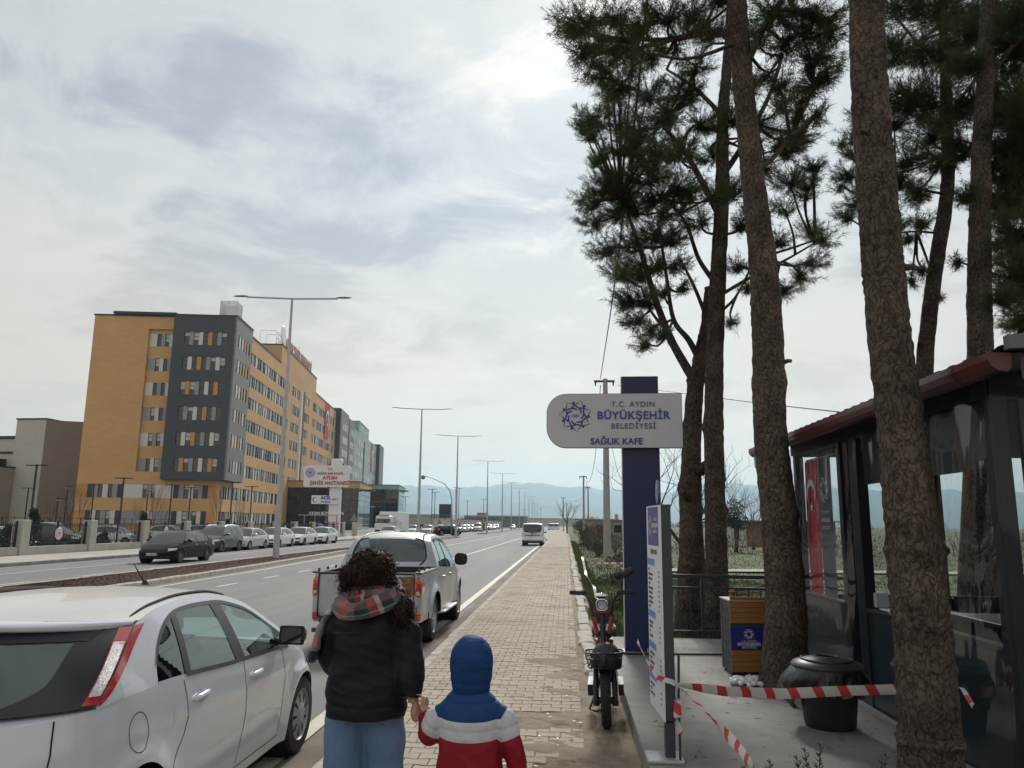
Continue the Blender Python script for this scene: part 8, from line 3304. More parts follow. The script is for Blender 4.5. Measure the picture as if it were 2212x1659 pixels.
# ================================================================== MOPED
mop=thing('electric_moped','red and black electric moped with helmet in its front basket','moped',(0.365,7.40,0.15),radians(-3))
mop.rotation_euler=(0,radians(-2.0),radians(-3))
redp=mat('moped_red',(0.30,0.012,0.012),0.3,coat=0.6)
blk=mat('moped_black',(0.014,0.014,0.015),0.45)
alu=mat('moped_alloy',(0.4,0.4,0.42),0.35,metal=0.8)
def mwheel(y):
 e=bpy.data.objects.new('wheel',None)
 COL.objects.link(e)
 e.parent=mop
 e.location=(0,y,0.235)
 t_=MB()
 M=Matrix.Rotation(pi/2,3,'Y')
 t_.lathe([(0.165,-0.03),(0.19,-0.043),(0.215,-0.043),(0.232,-0.024),(0.235,0),(0.232,0.024),(0.215,0.043),(0.19,0.043),(0.165,0.03)],48,M=M)
 for k in range(40):
  a=2*pi*k/40
  for sx_ in(-0.022,0.0,0.022):
   aa=a+(0.08 if sx_ else 0.0)
   t_.box((sx_,0.2345*cos(aa),0.2345*sin(aa)),(0.016,0.018,0.010),M=Matrix.Rotation(aa-pi/2,3,'X'))
 t_.build('tyre',rubber,e,smooth=35)
 r2=MB()
 r2.lathe([(0.17,-0.028),(0.155,-0.026),(0.15,0),(0.155,0.026),(0.17,0.028)],32,M=M)
 r2.tube([(-0.06,0,0),(0.06,0,0)],0.035,12)
 for k in range(5):
  a=2*pi*k/5
  r2.tube([(0,0.03*cos(a),0.03*sin(a)),(0,0.155*cos(a),0.155*sin(a))],0.016,6)
 r2.build('rim',blk,e,smooth=35)
mwheel(0.0)
mwheel(1.18)
H0,H1=Vector((0,0.13,0.56)),Vector((0,0.27,1.02))
q=MB()
for sx_ in(-1,1):
 q.tube([(sx_*0.085,0.0,0.20),(sx_*0.085,0.03,0.34),(sx_*0.08,0.10,0.50)],[0.024,0.026,0.022],10)
 q.tube([(sx_*0.085,-0.01,0.19),(sx_*0.085,-0.01,0.24)],0.03,8)
q.tube([(-0.09,0.1,0.50),(0.09,0.1,0.50)],0.025,8)
q.tube([(0,0.1,0.48),H0,H1],0.026,10)
q.build('fork',blk,mop,smooth=40)
q=MB()
q.lathe([(0.25,-0.05),(0.262,0.0),(0.25,0.05)],14,(0,0,0.235),M=Matrix.Rotation(pi/2,3,'Y'),a0=radians(100),a1=radians(190))
q.build('mudguard',blk,mop,smooth=True)
q=MB()
for sx_ in(-1,1):
 q.tube([(sx_*0.05,0.24,0.78),(sx_*0.085,0.26,0.93),(sx_*0.10,0.29,1.05),(sx_*0.14,0.30,1.12),(sx_*0.19,0.33,1.145),(sx_*0.30,0.36,1.15)],[0.016,0.016,0.014,0.013,0.012,0.012],8)
q.build('handlebar',blk,mop,smooth=40)
q=MB()
for sx_ in(-1,1):
 q.tube([(sx_*0.055,0.235,0.78),(sx_*0.088,0.255,0.93)],0.021,8)
q.box((0,0.24,0.98),(0.17,0.05,0.05),ch=0.015)
q.build('head_brace',redp,mop,smooth=40)
for sx_ in(-1,1):
 q=MB()
 q.tube([(sx_*0.20,0.333,1.145),(sx_*0.305,0.362,1.15)],0.02,10)
 q.build('grip',rubber,mop,smooth=40)
 q=MB()
 q.tube([(sx_*0.17,0.30,1.15),(sx_*0.22,0.28,1.145),(sx_*0.29,0.31,1.14)],0.006,6)
 q.box((sx_*0.175,0.32,1.15),(0.05,0.04,0.045),ch=0.01)
 q.build('brake_lever',blk,mop)
q=MB()
def hl(a,b):
 th=a*2*pi
 s_=0.066*(1-0.15*(1-abs(cos(2*th))))
 r_=sin(b*pi/2)**0.6
 return(s_*r_*cos(th),0.20+0.07*(1-cos(b*pi/2)),1.045+s_*1.05*r_*sin(th))
q.grid(hl,24,8)
q.build('headlight_shell',blk,mop,smooth=True)
q=MB()
q.tube([(0.05*cos(a)*(1+.12*abs(sin(2*a))),0.203,1.045+0.05*sin(a)*(1+.12*abs(sin(2*a))))for a in np.linspace(0,2*pi,25)[:-1]],0.008,6,closed=True)
q.build('headlight_ring',chrome,mop,smooth=True)
q=MB()
q.lathe([(0.0,0.0),(0.042,0.004)],20,(0,0.197,1.045),M=Matrix.Rotation(pi/2,3,'X'))
q.build('headlight',mat('moped_lamp',(0.35,0.38,0.42),0.1,spec=0.9),mop)
q=MB()
q.box((0,0.265,1.125),(0.13,0.09,0.05),ch=0.02)
q.build('dashboard',chrome,mop,smooth=40)
q=MB()
q.grid(lambda a,b:(lerp(-0.062,0.062,a)*(1-0.25*(1-b)),0.20+0.055*b+0.02*(2*a-1)**2,lerp(0.64,0.80,b)),8,6)
sh=q.build('front_shield',blk,mop,smooth=True)
q=MB()
put_text(q,'VOLTA',0.032,(0,0.19,0.68),0.0006,0.0006)
put_text(q,'ELECTRIC',0.012,(0,0.195,0.715),0.0005)
q.lathe([(0.0,0),(0.012,0)],12,(0,0.205,0.745),M=Matrix.Rotation(pi/2,3,'X'))
q.build('shield_print',mat('print_grey',(0.3,0.34,0.33),0.5),sh)
for side in(1,-1):
 q=MB()
 st_=Vector((side*0.19,0.325,1.16))
 q.tube([st_,st_+Vector((side*0.005,0.0,0.09)),st_+Vector((side*0.05,0.01,0.15))],0.006,6)
 cx_,cz_=(0.265,1.335)if side>0 else(-0.02,0)
 if side>0:
  def mr(a,b):
   th=a*2*pi
   r_=sin(b*pi)**0.7
   return(cx_+0.062*r_*cos(th)+0.012*sin(th)*r_,0.335-0.022*cos(b*pi),cz_+0.048*r_*sin(th)+0.016*cos(th)*r_)
  q.grid(mr,20,8)
  q.build('mirror',blk,mop,smooth=True)
q=MB()
def mr2(a,b):
 th=a*2*pi
 r_=sin(b*pi)**0.7
 return(0.17+0.05*r_*cos(th),0.60-0.02*cos(b*pi),1.29+0.035*r_*sin(th))
q.grid(mr2,16,8)
q.tube([(0.175,0.34,1.16),(0.175,0.5,1.22),(0.172,0.6,1.27)],0.006,6)
q.build('mirror',blk,mop,smooth=True)
# basket of steel wire
q=MB()
def rr(w,d,y0,z,n=28,p=4):
 out=[]
 for k in range(n):
  a=2*pi*k/n
  c,s_=cos(a),sin(a)
  out.append((w*abs(c)**(2/p)*(1 if c>0 else-1),y0+d*abs(s_)**(2/p)*(1 if s_>0 else-1),z))
 return out
q.tube(rr(0.175,0.135,0.0,0.655),0.008,6,closed=True)
q.tube(rr(0.165,0.128,0.0,0.605),0.006,5,closed=True)
q.tube(rr(0.145,0.112,0.0,0.53),0.006,5,closed=True)
top_,bot_=rr(0.175,0.135,0.0,0.655),rr(0.14,0.108,0.0,0.515)
for k in range(0,28,2):
 q.tube([top_[k],bot_[k]],0.004,5)
for k in range(-3,4):
 q.tube([(k*0.04,-0.105,0.517),(k*0.04,0.105,0.517)],0.004,4)
q.bb(-0.03,0.03,-0.142,-0.134,0.52,0.66)
q.build('basket',blk,mop,smooth=True)
# frame, seat, rack, battery, stand
q=MB()
q.tube([(0,0.20,0.74),(0,0.30,0.50),(0,0.42,0.33),(0,0.62,0.30),(0,0.9,0.36),(0,1.0,0.55),(0,1.1,0.66)],0.034,10)
for sx_ in(-1,1):
 q.tube([(sx_*0.06,0.8,0.32),(sx_*0.07,1.18,0.235)],0.018,8)
 q.tube([(sx_*0.075,1.18,0.24),(sx_*0.07,1.05,0.62)],0.022,8)
q.build('frame',redp,mop,smooth=40)
q=MB()
q.box((0,0.58,0.335),(0.20,0.40,0.05),ch=0.02)
q.box((0,0.84,0.46),(0.15,0.18,0.30),ch=0.03)
q.bb(-0.17,-0.12,0.35,0.75,0.20,0.30)
q.bb(0.12,0.17,0.35,0.75,0.20,0.30)
q.build('battery_box',blk,mop,smooth=40)
q=MB()
def seatf(a,b):
 th=a*2*pi
 y=lerp(0.66,1.02,b)
 w=lerp(0.06,0.125,min(1,b*1.6))*(1 if b<0.97 else 0.6)*(0.3 if b<0.02 else 1)
 return(w*abs(cos(th))**0.6*(1 if cos(th)>0 else-1),y,0.70+0.03*b+0.05*sin(th)*(1 if b<0.97 else 0.6))
q.grid(seatf,20,16)
q.build('seat',rubber,mop,smooth=True)
q=MB()
q.box((0,1.22,0.83),(0.20,0.10,0.16),ch=0.03)
q.box((0,1.14,0.755),(0.19,0.20,0.055),ch=0.02)
q.build('rear_cushion',rubber,mop,smooth=40)
q=MB()
for sx_ in(-1,1):
 q.tube([(sx_*0.11,0.95,0.66),(sx_*0.12,1.35,0.70),(sx_*0.10,1.4,0.72)],0.012,6)
 q.tube([(sx_*0.15,0.45,0.24),(sx_*0.165,0.7,0.24)],0.014,6)
q.tube([(-0.1,1.4,0.72),(0.1,1.4,0.72)],0.012,6)
q.build('rack',blk,mop,smooth=True)
q=MB()
q.tube([(-0.06,0.62,0.27),(-0.17,0.60,0.02),(-0.12,0.60,0.008),(-0.02,0.62,0.008)],0.010,6)
q.tube([(-0.10,0.62,0.20),(-0.14,0.6,0.09),(-0.08,0.6,0.09)],0.008,6)
q.build('stand',blk,mop,smooth=True)
q=MB()
for sx_ in(-1,1):
 q.tube([(sx_*0.03,0.25,0.95),(sx_*0.05,0.2,0.9),(sx_*0.02,0.19,0.83),(0,0.24,0.75)],0.005,5)
 q.tube([(sx_*0.16,0.3,1.14),(sx_*0.08,0.2,1.08),(sx_*0.05,0.22,0.95)],0.004,5)
q.build('cables',blk,mop,smooth=True)
hel=thing('helmet','matt black helmet lying in the moped basket','helmet',(0.365,7.40,0.69))
q=MB()
def hf_(a,b):
 th,p_=a*2*pi,b*pi*0.62
 return(0.145*sin(p_)*cos(th),0.125*sin(p_)*sin(th),0.04+0.155*cos(p_))
q.grid(hf_,36,18)
q.build('shell',mat('helmet_black',(0.016,0.017,0.018),0.42),hel,smooth=True)
q=MB()
q.grid(lambda a,b:(0.10+0.085*b,lerp(-0.09,0.09,a)*(1-0.3*b),0.005-0.012*b-0.05*(2*a-1)**2*b*0),10,4)
q.build('peak',mat('helmet_peak',(0.012,0.012,0.013),0.5),hel,smooth=True)
q=MB()
q.lathe([(0.139,0.0),(0.136,-0.012),(0.12,-0.012)],36,(0,0,-0.012))
q.build('rim_band',blk,hel,smooth=True)
# ================================================================== STREET FURNITURE AND DISTANCE
def lamp_proto(label):
 th=thing('street_lamp',label,'street lamp',(0,0,0),0,'double armed lamps along the median')
 q=MB()
 q.tube([(0,0,0),(0,0,4.5),(0,0,12.9)],[0.165,0.125,0.06],8)
 q.bb(-0.22,0.22,-0.22,0.22,-0.03,0.02)
 q.build('pole',steel,th,smooth=30)
 q=MB()
 q.tube([(-2.35,0,12.98),(0,0,12.86),(2.35,0,12.84)],0.045,7)
 q.build('arm',steel,th,smooth=40)
 for sx_,z in((-1,13.0),(1,12.86)):
  q=MB()
  q.grid(lambda a,b:(sx_*(2.3+0.75*b),0.15*cos(a*2*pi)*(sin(pi*(0.12+0.8*b)))**0.6,z+0.05*sin(a*2*pi)*(1 if sin(a*2*pi)>0 else 0.5)*sin(pi*(0.12+.8*b))+0.02),12,8,flip=sx_<0)
  q.build('lamp_head',mat('lamp_grey',(0.25,0.26,0.27),0.4),th,smooth=True)
 return th
LY=[(-13.8,36.7),(-14.25,74.9),(-13.95,98.8),(-14.1,139.4),(-14.3,174.9),(-14.9,212.9),(-14.9,249.7),(-15.1,287),(-15.3,324),(-15.5,361),(-15.8,398),(-16,436)]
ORD=['nearest','second','third','fourth','fifth','sixth','seventh','eighth','ninth','tenth','eleventh','farthest']
lp=lamp_proto('nearest double armed lamp post on the mulched median')
lp.location=(*LY[0],0.15)
for(x,y),w in list(zip(LY,ORD))[1:]:
 copy_tree(lp,'%s double armed lamp post along the median%s'%(w,'' if w=='farthest' else ', counted from the camera'),(x,y,0.14))
# hospital boundary: low wall, pillars, steel bars, round emblems
fence=thing('hospital_fence','concrete pillar fence with black bars and round emblems along the far pavement','fence',(-26.85,36.95,0.14))
fcm=mat('fence_concrete',(0.42,0.40,0.36),0.9,var=0.12,vscale=0.8,col2=(0.33,0.31,0.27),c2scale=0.7)
blackst=mat('black_bars',(0.012,0.012,0.014),0.5)
PIT=5.56
pil_m=MB().box((0,0,0.85),(0.55,0.62,1.76),ch=0.03).build('pillar',fcm,fence).data
wall_m=MB().box((0,PIT/2,0.19),(0.34,PIT-0.62,0.44),ch=0.015).build('low_wall',fcm,fence).data
q=MB()
for k in range(34):
 y=0.38+k*(PIT-0.76)/33
 q.bb(-0.012,0.012,y-.012,y+.012,0.46,1.56)
for z in(0.55,1.42):
 q.bb(-0.02,0.02,0.32,PIT-.32,z,z+.04)
for y in(0.36,PIT/2,PIT-.36):
 q.bb(-0.04,0.04,y-.045,y+.045,0.41,1.66)
bar_m=q.build('bar_panel',blackst,fence).data
q=MB()
q.lathe([(0,0.015),(0.30,0.015),(0.32,0),(0,-0.01)],24,M=Matrix.Rotation(pi/2,3,'Y'),mi=0)
Mx=Matrix.Rotation(pi/2,3,'Z')
def winged(mb,R,c,M=None,mi=1,mi2=1):
 """winged staff in a ring"""
 t_=MB()
 t_.tube([(R*.82*cos(a),0,R*.82*sin(a))for a in np.linspace(0,2*pi,25)[:-1]],R*0.03,4,closed=True)
 for sg in(-1,1):
  t_.add([(0,0,R*.15),(sg*R*.5,0,R*.28),(sg*R*.42,0,R*.12),(sg*R*.12,0,-R*.02)],[(0,1,2,3)])
  t_.tube([(0,0,-R*.45),(sg*R*.12,0,-R*.2),(-sg*R*.1,0,0.0),(sg*R*.06,0,R*.2)],R*.03,4)
 t_.add([(-R*.04,0,R*.35),(R*.04,0,R*.35),(R*.02,0,-R*.5),(-R*.02,0,-R*.5)],[(0,1,2,3)])
 vs=[Vector(p)for p in t_.v]
 if M is not None:
  vs=[M@p for p in vs]
 mb.add([(p[0]+c[0],p[1]+c[1],p[2]+c[2])for p in vs],t_.f,mi)
winged(q,0.3,(0.022,0,0),Mx,1)
emb_m=q.build('round_emblem',[mat('emblem_white',(0.66,0.63,0.66),0.5),mat('emblem_red',(0.40,0.10,0.13),0.5)],fence).data
for nm in('pillar','low_wall','bar_panel','round_emblem'):
 bpy.data.objects.remove(next(o for o in fence.children if o.name.startswith(nm)))
for k in range(-3,12):
 link('pillar',pil_m,fence,(0,k*PIT,0))
 if k<10:
  link('low_wall',wall_m,fence,(0,k*PIT,0))
  link('bar_panel',bar_m,fence,(-0.02,k*PIT,0))
  if k%2==0:
   link('round_emblem',emb_m,fence,(0.09,k*PIT+PIT/2,1.02))
inner=thing('inner_railing','thin dark railing inside the hospital grounds behind the parked cars','railing',(-48,60,0.06))
q=MB()
for k in range(50):
 q.bb(-0.03,0.03,k*2-20.03,k*2-19.97,0,2.0)
for z in(1.2,1.9):
 q.bb(-0.02,0.02,-20,80,z,z+.05)
inner.location=(-62,60,0.06)
q.build('rails',blackst,inner)
# park lamps of the hospital grounds
def tlamp(u,v,Y,label,two=True):
 p=at(u,v,Y)
 th=thing('park_lamp',label,'lamp post',(p.x,Y,0.06),0,'dark lamp posts in the hospital grounds')
 h=p.z-0.06
 MB().bb(-0.06,0.06,-0.06,0.06,0,h).build('post',blackst,th)
 q=MB()
 q.bb(-0.85 if two else-0.1,0.85,-0.12,0.12,h-0.12,h-0.04)
 q.build('lamp_head',blackst,th)
 if not two:
  MB().bb(-0.2,0.2,-0.1,0.1,h-.3,h-.26).build('lamp_plate',whitem,th)
for a in((80,1003,58,'tallest dark T shaped lamp before the taupe wing',True),(62,1053,95,'thin dark lamp at the beige block corner',True),(268,1031,70,'dark T shaped lamp at the left part of the orange end wall',True),(204,1045,100,'lamp near the left edge of the orange end wall',True),(147,1050,110,'single lamp before the taupe wing',False),(126,1075,80,'short lamp with white head before the taupe wing',False),(372,1046,90,'dark lamp below the slate bay',True),(413,1052,95,'dark lamp below the corner of the slate bay',True),(503,1040,85,'dark lamp at the near end of the long facade',True),(545,1050,95,'second dark lamp along the long facade',True),(320,1060,100,'short dark lamp between the two base windows',False)):
 tlamp(*a)
SAP='leafless saplings in the hospital grounds'
sap0=bare_tree('sapling','leafless sapling before the beige block at the left edge',(at(150,1100,80).x,80,0.05),6.0,61,4,0.05,SAP,0.45,3,0.5,0.3)
for u,Y,sc_,l in((178,84,1.0,'leafless sapling at the left foot of the orange end wall'),(112,78,0.8,'leafless sapling before the taupe wing'),(300,88,0.75,'leafless sapling before the middle of the orange end wall'),(335,82,1.05,'tall leafless sapling left of the slate bay'),(355,90,0.7,'small leafless sapling below the slate bay'),(470,86,1.0,'leafless sapling at the corner of the orange block'),(520,90,0.9,'leafless sapling along the long facade')):
 c=copy_tree(sap0,l,(at(u,1100,Y).x,Y,0.05),u)
 c.scale=(sc_,sc_,sc_)
CON='dark conifers behind the hospital fence'
def conifer(label,x,y,h,seed):
 rn=random.Random(seed)
 th=thing('conifer',label,'shrub',(x,y,0.05),0,CON)
 MB().tube([(0,0,0),(0,0,h*.9)],[0.05,0.01],5).build('trunk',barefoot,th)
 q=MB()
 for k in range(9):
  f=k/9
  leafy(q,(rn.uniform(-.08,.08),rn.uniform(-.08,.08),h*(0.12+0.8*f)),(0.75*(1-f)+.12,0.75*(1-f)+.12,h*0.09),110,0.13,rn)
 q.build('foliage',cypm,th)
for k,(y,h,l)in enumerate(((33,1.9,'conifer at the left edge behind the first bars'),(38.2,1.7,'conifer left of the first round emblem'),(40.5,2.7,'tallest conifer just right of the first round emblem'),(44.6,1.4,'low conifer in the second fence bay'),(46.5,1.2,'small conifer beside the third pillar'),(51.5,2.6,'conifer behind the black sedan'),(57,1.5,'conifer behind the silver sedan'),(64,2.2,'conifer before the long facade'),(70,1.6,'conifer near the bus shelter'))):
 conifer(l,-28.2-0.3*(k%3),y,h,200+k)
# cars standing behind the fence
src={o['label']:o for o in S.objects if o.name.startswith('parked_car')}
def clone(key,label,x,y,rz,group):
 c=copy_tree(next(o for l,o in src.items()if key in l),label,(x,y,0.06),rz)
 c['group']=group
 return c
GR='cars in the hospital car park'
clone('silver sedan','silver car behind the first fence bay at the left edge',-33,40,0.2,GR)
clone('charcoal','dark blue car behind the first fence bay',-33.5,45.5,0.15,GR)
clone('first white','white car behind the second fence bay',-34.5,53.5,0.1,GR)
clone('second white','white car behind the third fence bay',-35,62.5,0.1,GR)
clone('last white','white car behind the fence beside the lamp post',-36,71,0.1,GR)
QU='queue of cars beyond the junction'
for k,(x,y,key)in enumerate(((-24.6,127,'first white'),(-23.4,134,'second white'),(-22.4,141,'silver sedan'),(-21.6,150,'first white'),(-21.5,157,'charcoal'),(-21.4,164,'second white'),(-21.5,171,'silver sedan'),(-21.4,178,'last white'),(-21.5,186,'black sedan'),(-21.4,194,'first white'),(-21.5,203,'silver sedan'),(-21.5,212,'charcoal'),(-21.5,222,'second white'),(-21.6,234,'last white'),(-21.6,246,'silver sedan'))):
 clone(key,'%s in the distant queue beyond the junction%s'%({'f':'white saloon','s':'white or silver saloon','c':'charcoal crossover','l':'white fastback','b':'black saloon'}[key[0]],(', nearest but one of all',', second from its near end',', third from its near end',', fourth car from its near end',', fifth car',', sixth car',', seventh car',', eighth car','',', tenth car',', eleventh car',', twelfth car',', thirteenth car',', last but one',', last of all')[k].replace('nearest but one of all','at its near end')),x,y,FACE,QU)
clone('first white','white car coming on alone beyond the distant queue',-17.6,262,FACE,None)
c=plain_car('hatchback_car','dark hatchback crossing the median gap from left to right',variant(SUV,H=1.5,rail=[(x,z-0.1 if z>1.1 else z)for x,z in SUV['rail']]),bmw_p,(-19.7,116.6,0),radians(32),None,darkcarglass)[0]
pk2=plain_car('delivery_pickup','white pickup with lit look headlights coming on past the junction',variant(SUV,L=4.9,W=1.9,H=1.95,belt=[(0,1.15),(0.4,1.2),(3.4,1.15),(4.2,1.08),(4.9,0.85)],rail=[(0.1,1.22),(0.2,1.7),(0.5,1.86),(1.5,1.9),(2.6,1.88),(3.0,1.78),(3.3,1.55),(3.75,1.12)],roof=(0.4,2.9),dlo=(0.5,3.5),cowl=3.6,mirror_x=3.2),wp,(-19.8,178,0),FACE,None,lightglass,cat='pickup truck')[0]
pk2['label']='white high roofed pickup coming on past the junction'
# hospital sign pylon
hs=thing('hospital_sign','white hospital sign pylon with red crescent ring and emergency board','sign',(-27.1,90,0.06))
sw=mat('sign_white',(0.70,0.70,0.71),0.45)
sred=mat('sign_red',(0.42,0.025,0.04),0.45)
sblu=mat('sign_blue',(0.03,0.03,0.32),0.45)
MB().box((0,0,4.6),(1.36,0.7,9.2),ch=0.15).build('column',sw,hs,smooth=30)
q=MB()
q.tube([(0.0+1.25*cos(a),-0.1,7.15+1.75*sin(a))for a in np.linspace(0,2*pi,49)[:-1]],[0.05+0.09*(1-cos(a))for a in np.linspace(0,2*pi,49)[:-1]],8,closed=True,ell=0.4)
q.build('crescent_ring',sred,hs,smooth=True)
q=MB()
plate_xz(q,rounded_rect(5.4,2.5,0.22),-0.75,-0.38,0,(-1.0,7.1))
bdo=q.build('name_board',sw,hs)
q=MB()
put_text(q,'T.C.',0.40,(-0.55,-0.77,7.80),0.02,0.006)
put_text(q,'SAĞLIK BAKANLIĞI',0.36,(-0.55,-0.77,7.30),0.02,0.006)
put_text(q,'AYDIN',0.56,(-0.55,-0.77,6.72),0.02,0.014)
put_text(q,'ŞEHİR HASTANESİ',0.60,(-0.55,-0.77,6.10),0.02,0.014,sx=0.95)
q.build('lettering',sred,bdo)
q=MB()
q.lathe([(0,0.04),(0.58,0.04),(0.6,0)],28,(-2.95,-0.75,7.5),M=Matrix.Rotation(pi/2,3,'X'),mi=0)
winged(q,0.56,(-2.95,-0.80,7.5),None,1)
q.build('round_emblem',[mat('emblem_lilac',(0.45,0.42,0.6),0.5),mat('emblem_purple',(0.16,0.05,0.25),0.5)],bdo)
q=MB()
plate_xz(q,rounded_rect(3.15,1.0,0.1),-0.62,-0.36,0,(-1.1,4.37))
eb=q.build('emergency_board',sw,hs)
q=MB()
put_text(q,'ACİL',0.52,(-0.95,-0.64,4.42),0.02,0.02)
put_text(q,'Emergency',0.25,(-0.95,-0.64,4.06),0.02,0.006)
q.build('lettering',sblu,eb)
q=MB()
q.add([(0.35,-0.64,4.36),(-0.0,-0.64,4.36),(-0.0,-0.64,4.26),(-0.22,-0.64,4.42),(-0.0,-0.64,4.58),(-0.0,-0.64,4.48),(0.35,-0.64,4.48)],[(0,1,2,3,4,5,6)])
crescent_star(q,-2.25,4.37,0.30,-0.64,0)
q.f=q.f[:-10]
q.m=q.m[:-10]
q.build('arrow_and_crescent',sred,eb)
q=MB()
for i in range(3):
 for j in range(4):
  cx_,cz_=-0.45+0.45*i,0.3+0.45*j
  for k in range(6):
   a,b=k*pi/3,(k+1)*pi/3
   q.add([(cx_+.06*cos(a),-0.36,cz_+.06*sin(a)),(cx_+.2*cos(a+.1),-0.36,cz_+.2*sin(a+.1)),(cx_+.2*cos(b-.1),-0.36,cz_+.2*sin(b-.1)),(cx_+.06*cos(b),-0.36,cz_+.06*sin(b))],[(0,1,2,3)])
q.build('star_pattern',sred,hs)
# bus shelter behind the fence
bs=thing('bus_shelter','glass bus shelter with slanting roof behind the hospital fence','bus shelter',(-29.6,86,0.06))
shm=mat('shelter_frame',(0.30,0.31,0.32),0.5)
q=MB()
q.box((1.9,0,2.55),(4.2,1.7,0.10))
q.build('roof',shm,bs)
for x in(0.05,1.25,2.5,3.75):
 MB().bb(x-.05,x+.05,0.6,0.7,0,2.5).build('post',shm,bs)
for x in(0.12,1.32):
 MB().bb(x,x+1.1,0.62,0.66,0.4,1.25).build('poster',mat('poster_pale',(0.45,0.45,0.55),0.5),bs)
q=MB()
put_text(q,'AYDIN BÜYÜKŞEHİR',0.42,(3.0,-0.8,2.62),0.03)
q.build('roof_letters',whitem,bs)
# white lorry waiting behind the gate
lo=thing('lorry','white lorry with amber roof light bar waiting inside the hospital gate','lorry',(-25.1,101,0.0))
q=MB()
q.box((1.15,0.9,1.1),(2.2,1.8,1.3),ch=0.12)
q.box((1.15,1.1,2.25),(2.1,1.5,1.1),ch=0.2)
q.build('cab',sw,lo,smooth=30)
MB().box((1.4,6.0,2.0),(2.5,7.5,2.6),ch=0.05).build('cargo_box',sw,lo)
MB().box((1.15,0.30,2.02),(1.8,0.16,0.66),ch=0.06).build('windscreen',darkcarglass,lo)
MB().box((1.15,0.5,2.78),(1.5,0.25,0.22),ch=0.05).build('light_bar',mat('amber_bar',(0.42,0.33,0.12),0.4),lo)
MB().box((1.15,-0.02,0.72),(1.9,0.1,0.4),ch=0.03).build('grille',black,lo)
for x in(0.3,2.0):
 for y in(0.9,7.2):
  add_wheel(lo,x,y,0.45,0.3,-1,'alloy',rim_dark,6).rotation_euler=(0,0,pi/2*(1 if x>1 else-1))
gt_=thing('steel_gate','grey steel gate at the hospital entrance before the lorry','gate',(-22.9,99.5,0.0))
for k in range(12):
 MB().bb(k*0.16,k*0.16+.04,0,.04,0.1,1.9).build('bar',shm,gt_)
for z in(0.15,1.85):
 MB().bb(0,1.85,-0.01,0.05,z,z+.07).build('gate_rail',shm,gt_)
# road signs
def signpost(name,label,x,y,h,build,cat='road sign'):
 th=thing(name,label,cat,(x,y,0.12))
 MB().tube([(0,0,0),(0,0,h)],0.03,8).build('post',steel,th,smooth=True)
 q=MB()
 mats=build(q,h)
 q.build('plate',mats,th)
 return th
def tri(q,h):
 plate_xz(q,[(-0.45,h-0.8),(0.45,h-0.8),(0,h)],-0.045,-0.035)
 return[mat('sign_back',(0.20,0.215,0.22),0.5,metal=0.3)]
signpost('triangle_sign','back of a triangular road sign on the far pavement',-23.1,84,2.7,tri)
signpost('triangle_sign','back of a smaller triangular sign beyond the junction',-20.5,126,2.4,tri)
def noturn(q,h):
 M=Matrix.Rotation(pi/2,3,'X')
 q.lathe([(0,0.01),(0.40,0.01)],28,(0,-0.05,h-.4),M=M,mi=0)
 q.lathe([(0.31,0.018),(0.42,0.018),(0.42,0)],28,(0,-0.05,h-.4),M=M,mi=1)
 q.tube([(-0.12,-0.072,h-.6),(-0.12,-0.072,h-.3),(0.0,-0.072,h-.2),(0.12,-0.072,h-.3),(0.12,-0.072,h-.45)],0.03,4,mi=2)
 q.add([(-0.26,-0.075,h-.19),(-0.19,-0.075,h-.14),(0.26,-0.075,h-.61),(0.19,-0.075,h-.66)],[(0,1,2,3)],1)
 return[sw,sred,black]
signpost('no_turning_sign','round red ringed no turning sign on the tip of the median',-13.85,100.2,2.3,noturn)
def chev(q,h):
 q.bb(-0.3,0.3,-0.06,-0.04,h-1.5,h-.55,mi=0)
 for z in(h-1.38,h-0.98):
  q.add([(-0.27,-0.063,z),(0,-0.063,z+.22),(0.27,-0.063,z),(0.27,-0.063,z+.16),(0,-0.063,z+.38),(-0.27,-0.063,z+.16)],[(0,1,4,5),(1,2,3,4)],1)
 q.lathe([(0,0.012),(0.38,0.012),(0.38,0)],24,(0,-0.05,h-.1),M=Matrix.Rotation(pi/2,3,'X'),mi=2)
 q.add([(-0.08,-0.066,h-.35),(0.08,-0.066,h-.35),(0.08,-0.066,h),(0.18,-0.066,h),(0,-0.066,h+.2),(-0.18,-0.066,h),(-0.08,-0.066,h)],[(0,1,2,6),(3,4,5)],3)
 return[black,mat('chevron_yellow',(0.55,0.36,0.02),0.5),mat('round_blue',(0.01,0.06,0.30),0.5),sw]
signpost('chevron_sign','yellow and black chevron board under a blue round sign on the far median',-14.9,141,2.3,chev)
def redsg(q,h):
 q.bb(-1.35,1.35,-0.06,-0.02,h-.6,h,mi=0)
 put_text(q,'ACİL GİRİŞ',0.34,(0,-0.065,h-.43),0.003,0.008,mi=1)
 crescent_star(q,1.1,h-.3,0.17,-0.066,1)
 return[sred,sw]
signpost('direction_sign','red direction board with white lettering beyond the junction',-20.3,190,4.25,redsg)
bb_=thing('billboard','tall dark billboard seen from behind beyond the junction','billboard',(-26.5,170,0.06))
MB().bb(-0.15,0.15,-0.15,0.15,0,3.0).build('post',blackst,bb_)
MB().bb(-1.3,1.3,-0.3,0.3,2.9,5.85).build('panel',mat('billboard_back',(0.045,0.05,0.056),0.6),bb_)
cp=thing('camera_pole','grey pole with long curved arm carrying traffic cameras over the road','camera pole',(-17.2,117,0.1))
b0=Vector(cp.location)
q=MB()
q.tube([(0,0,0)]+[at(u,v,117)-b0 for u,v in((976,1080),(972,1060),(960,1045),(942,1036),(925,1030),(913,1027))],[0.14,0.1,0.09,0.08,0.07,0.06,0.05],8)
q.build('curved_pole',steel,cp,smooth=True)
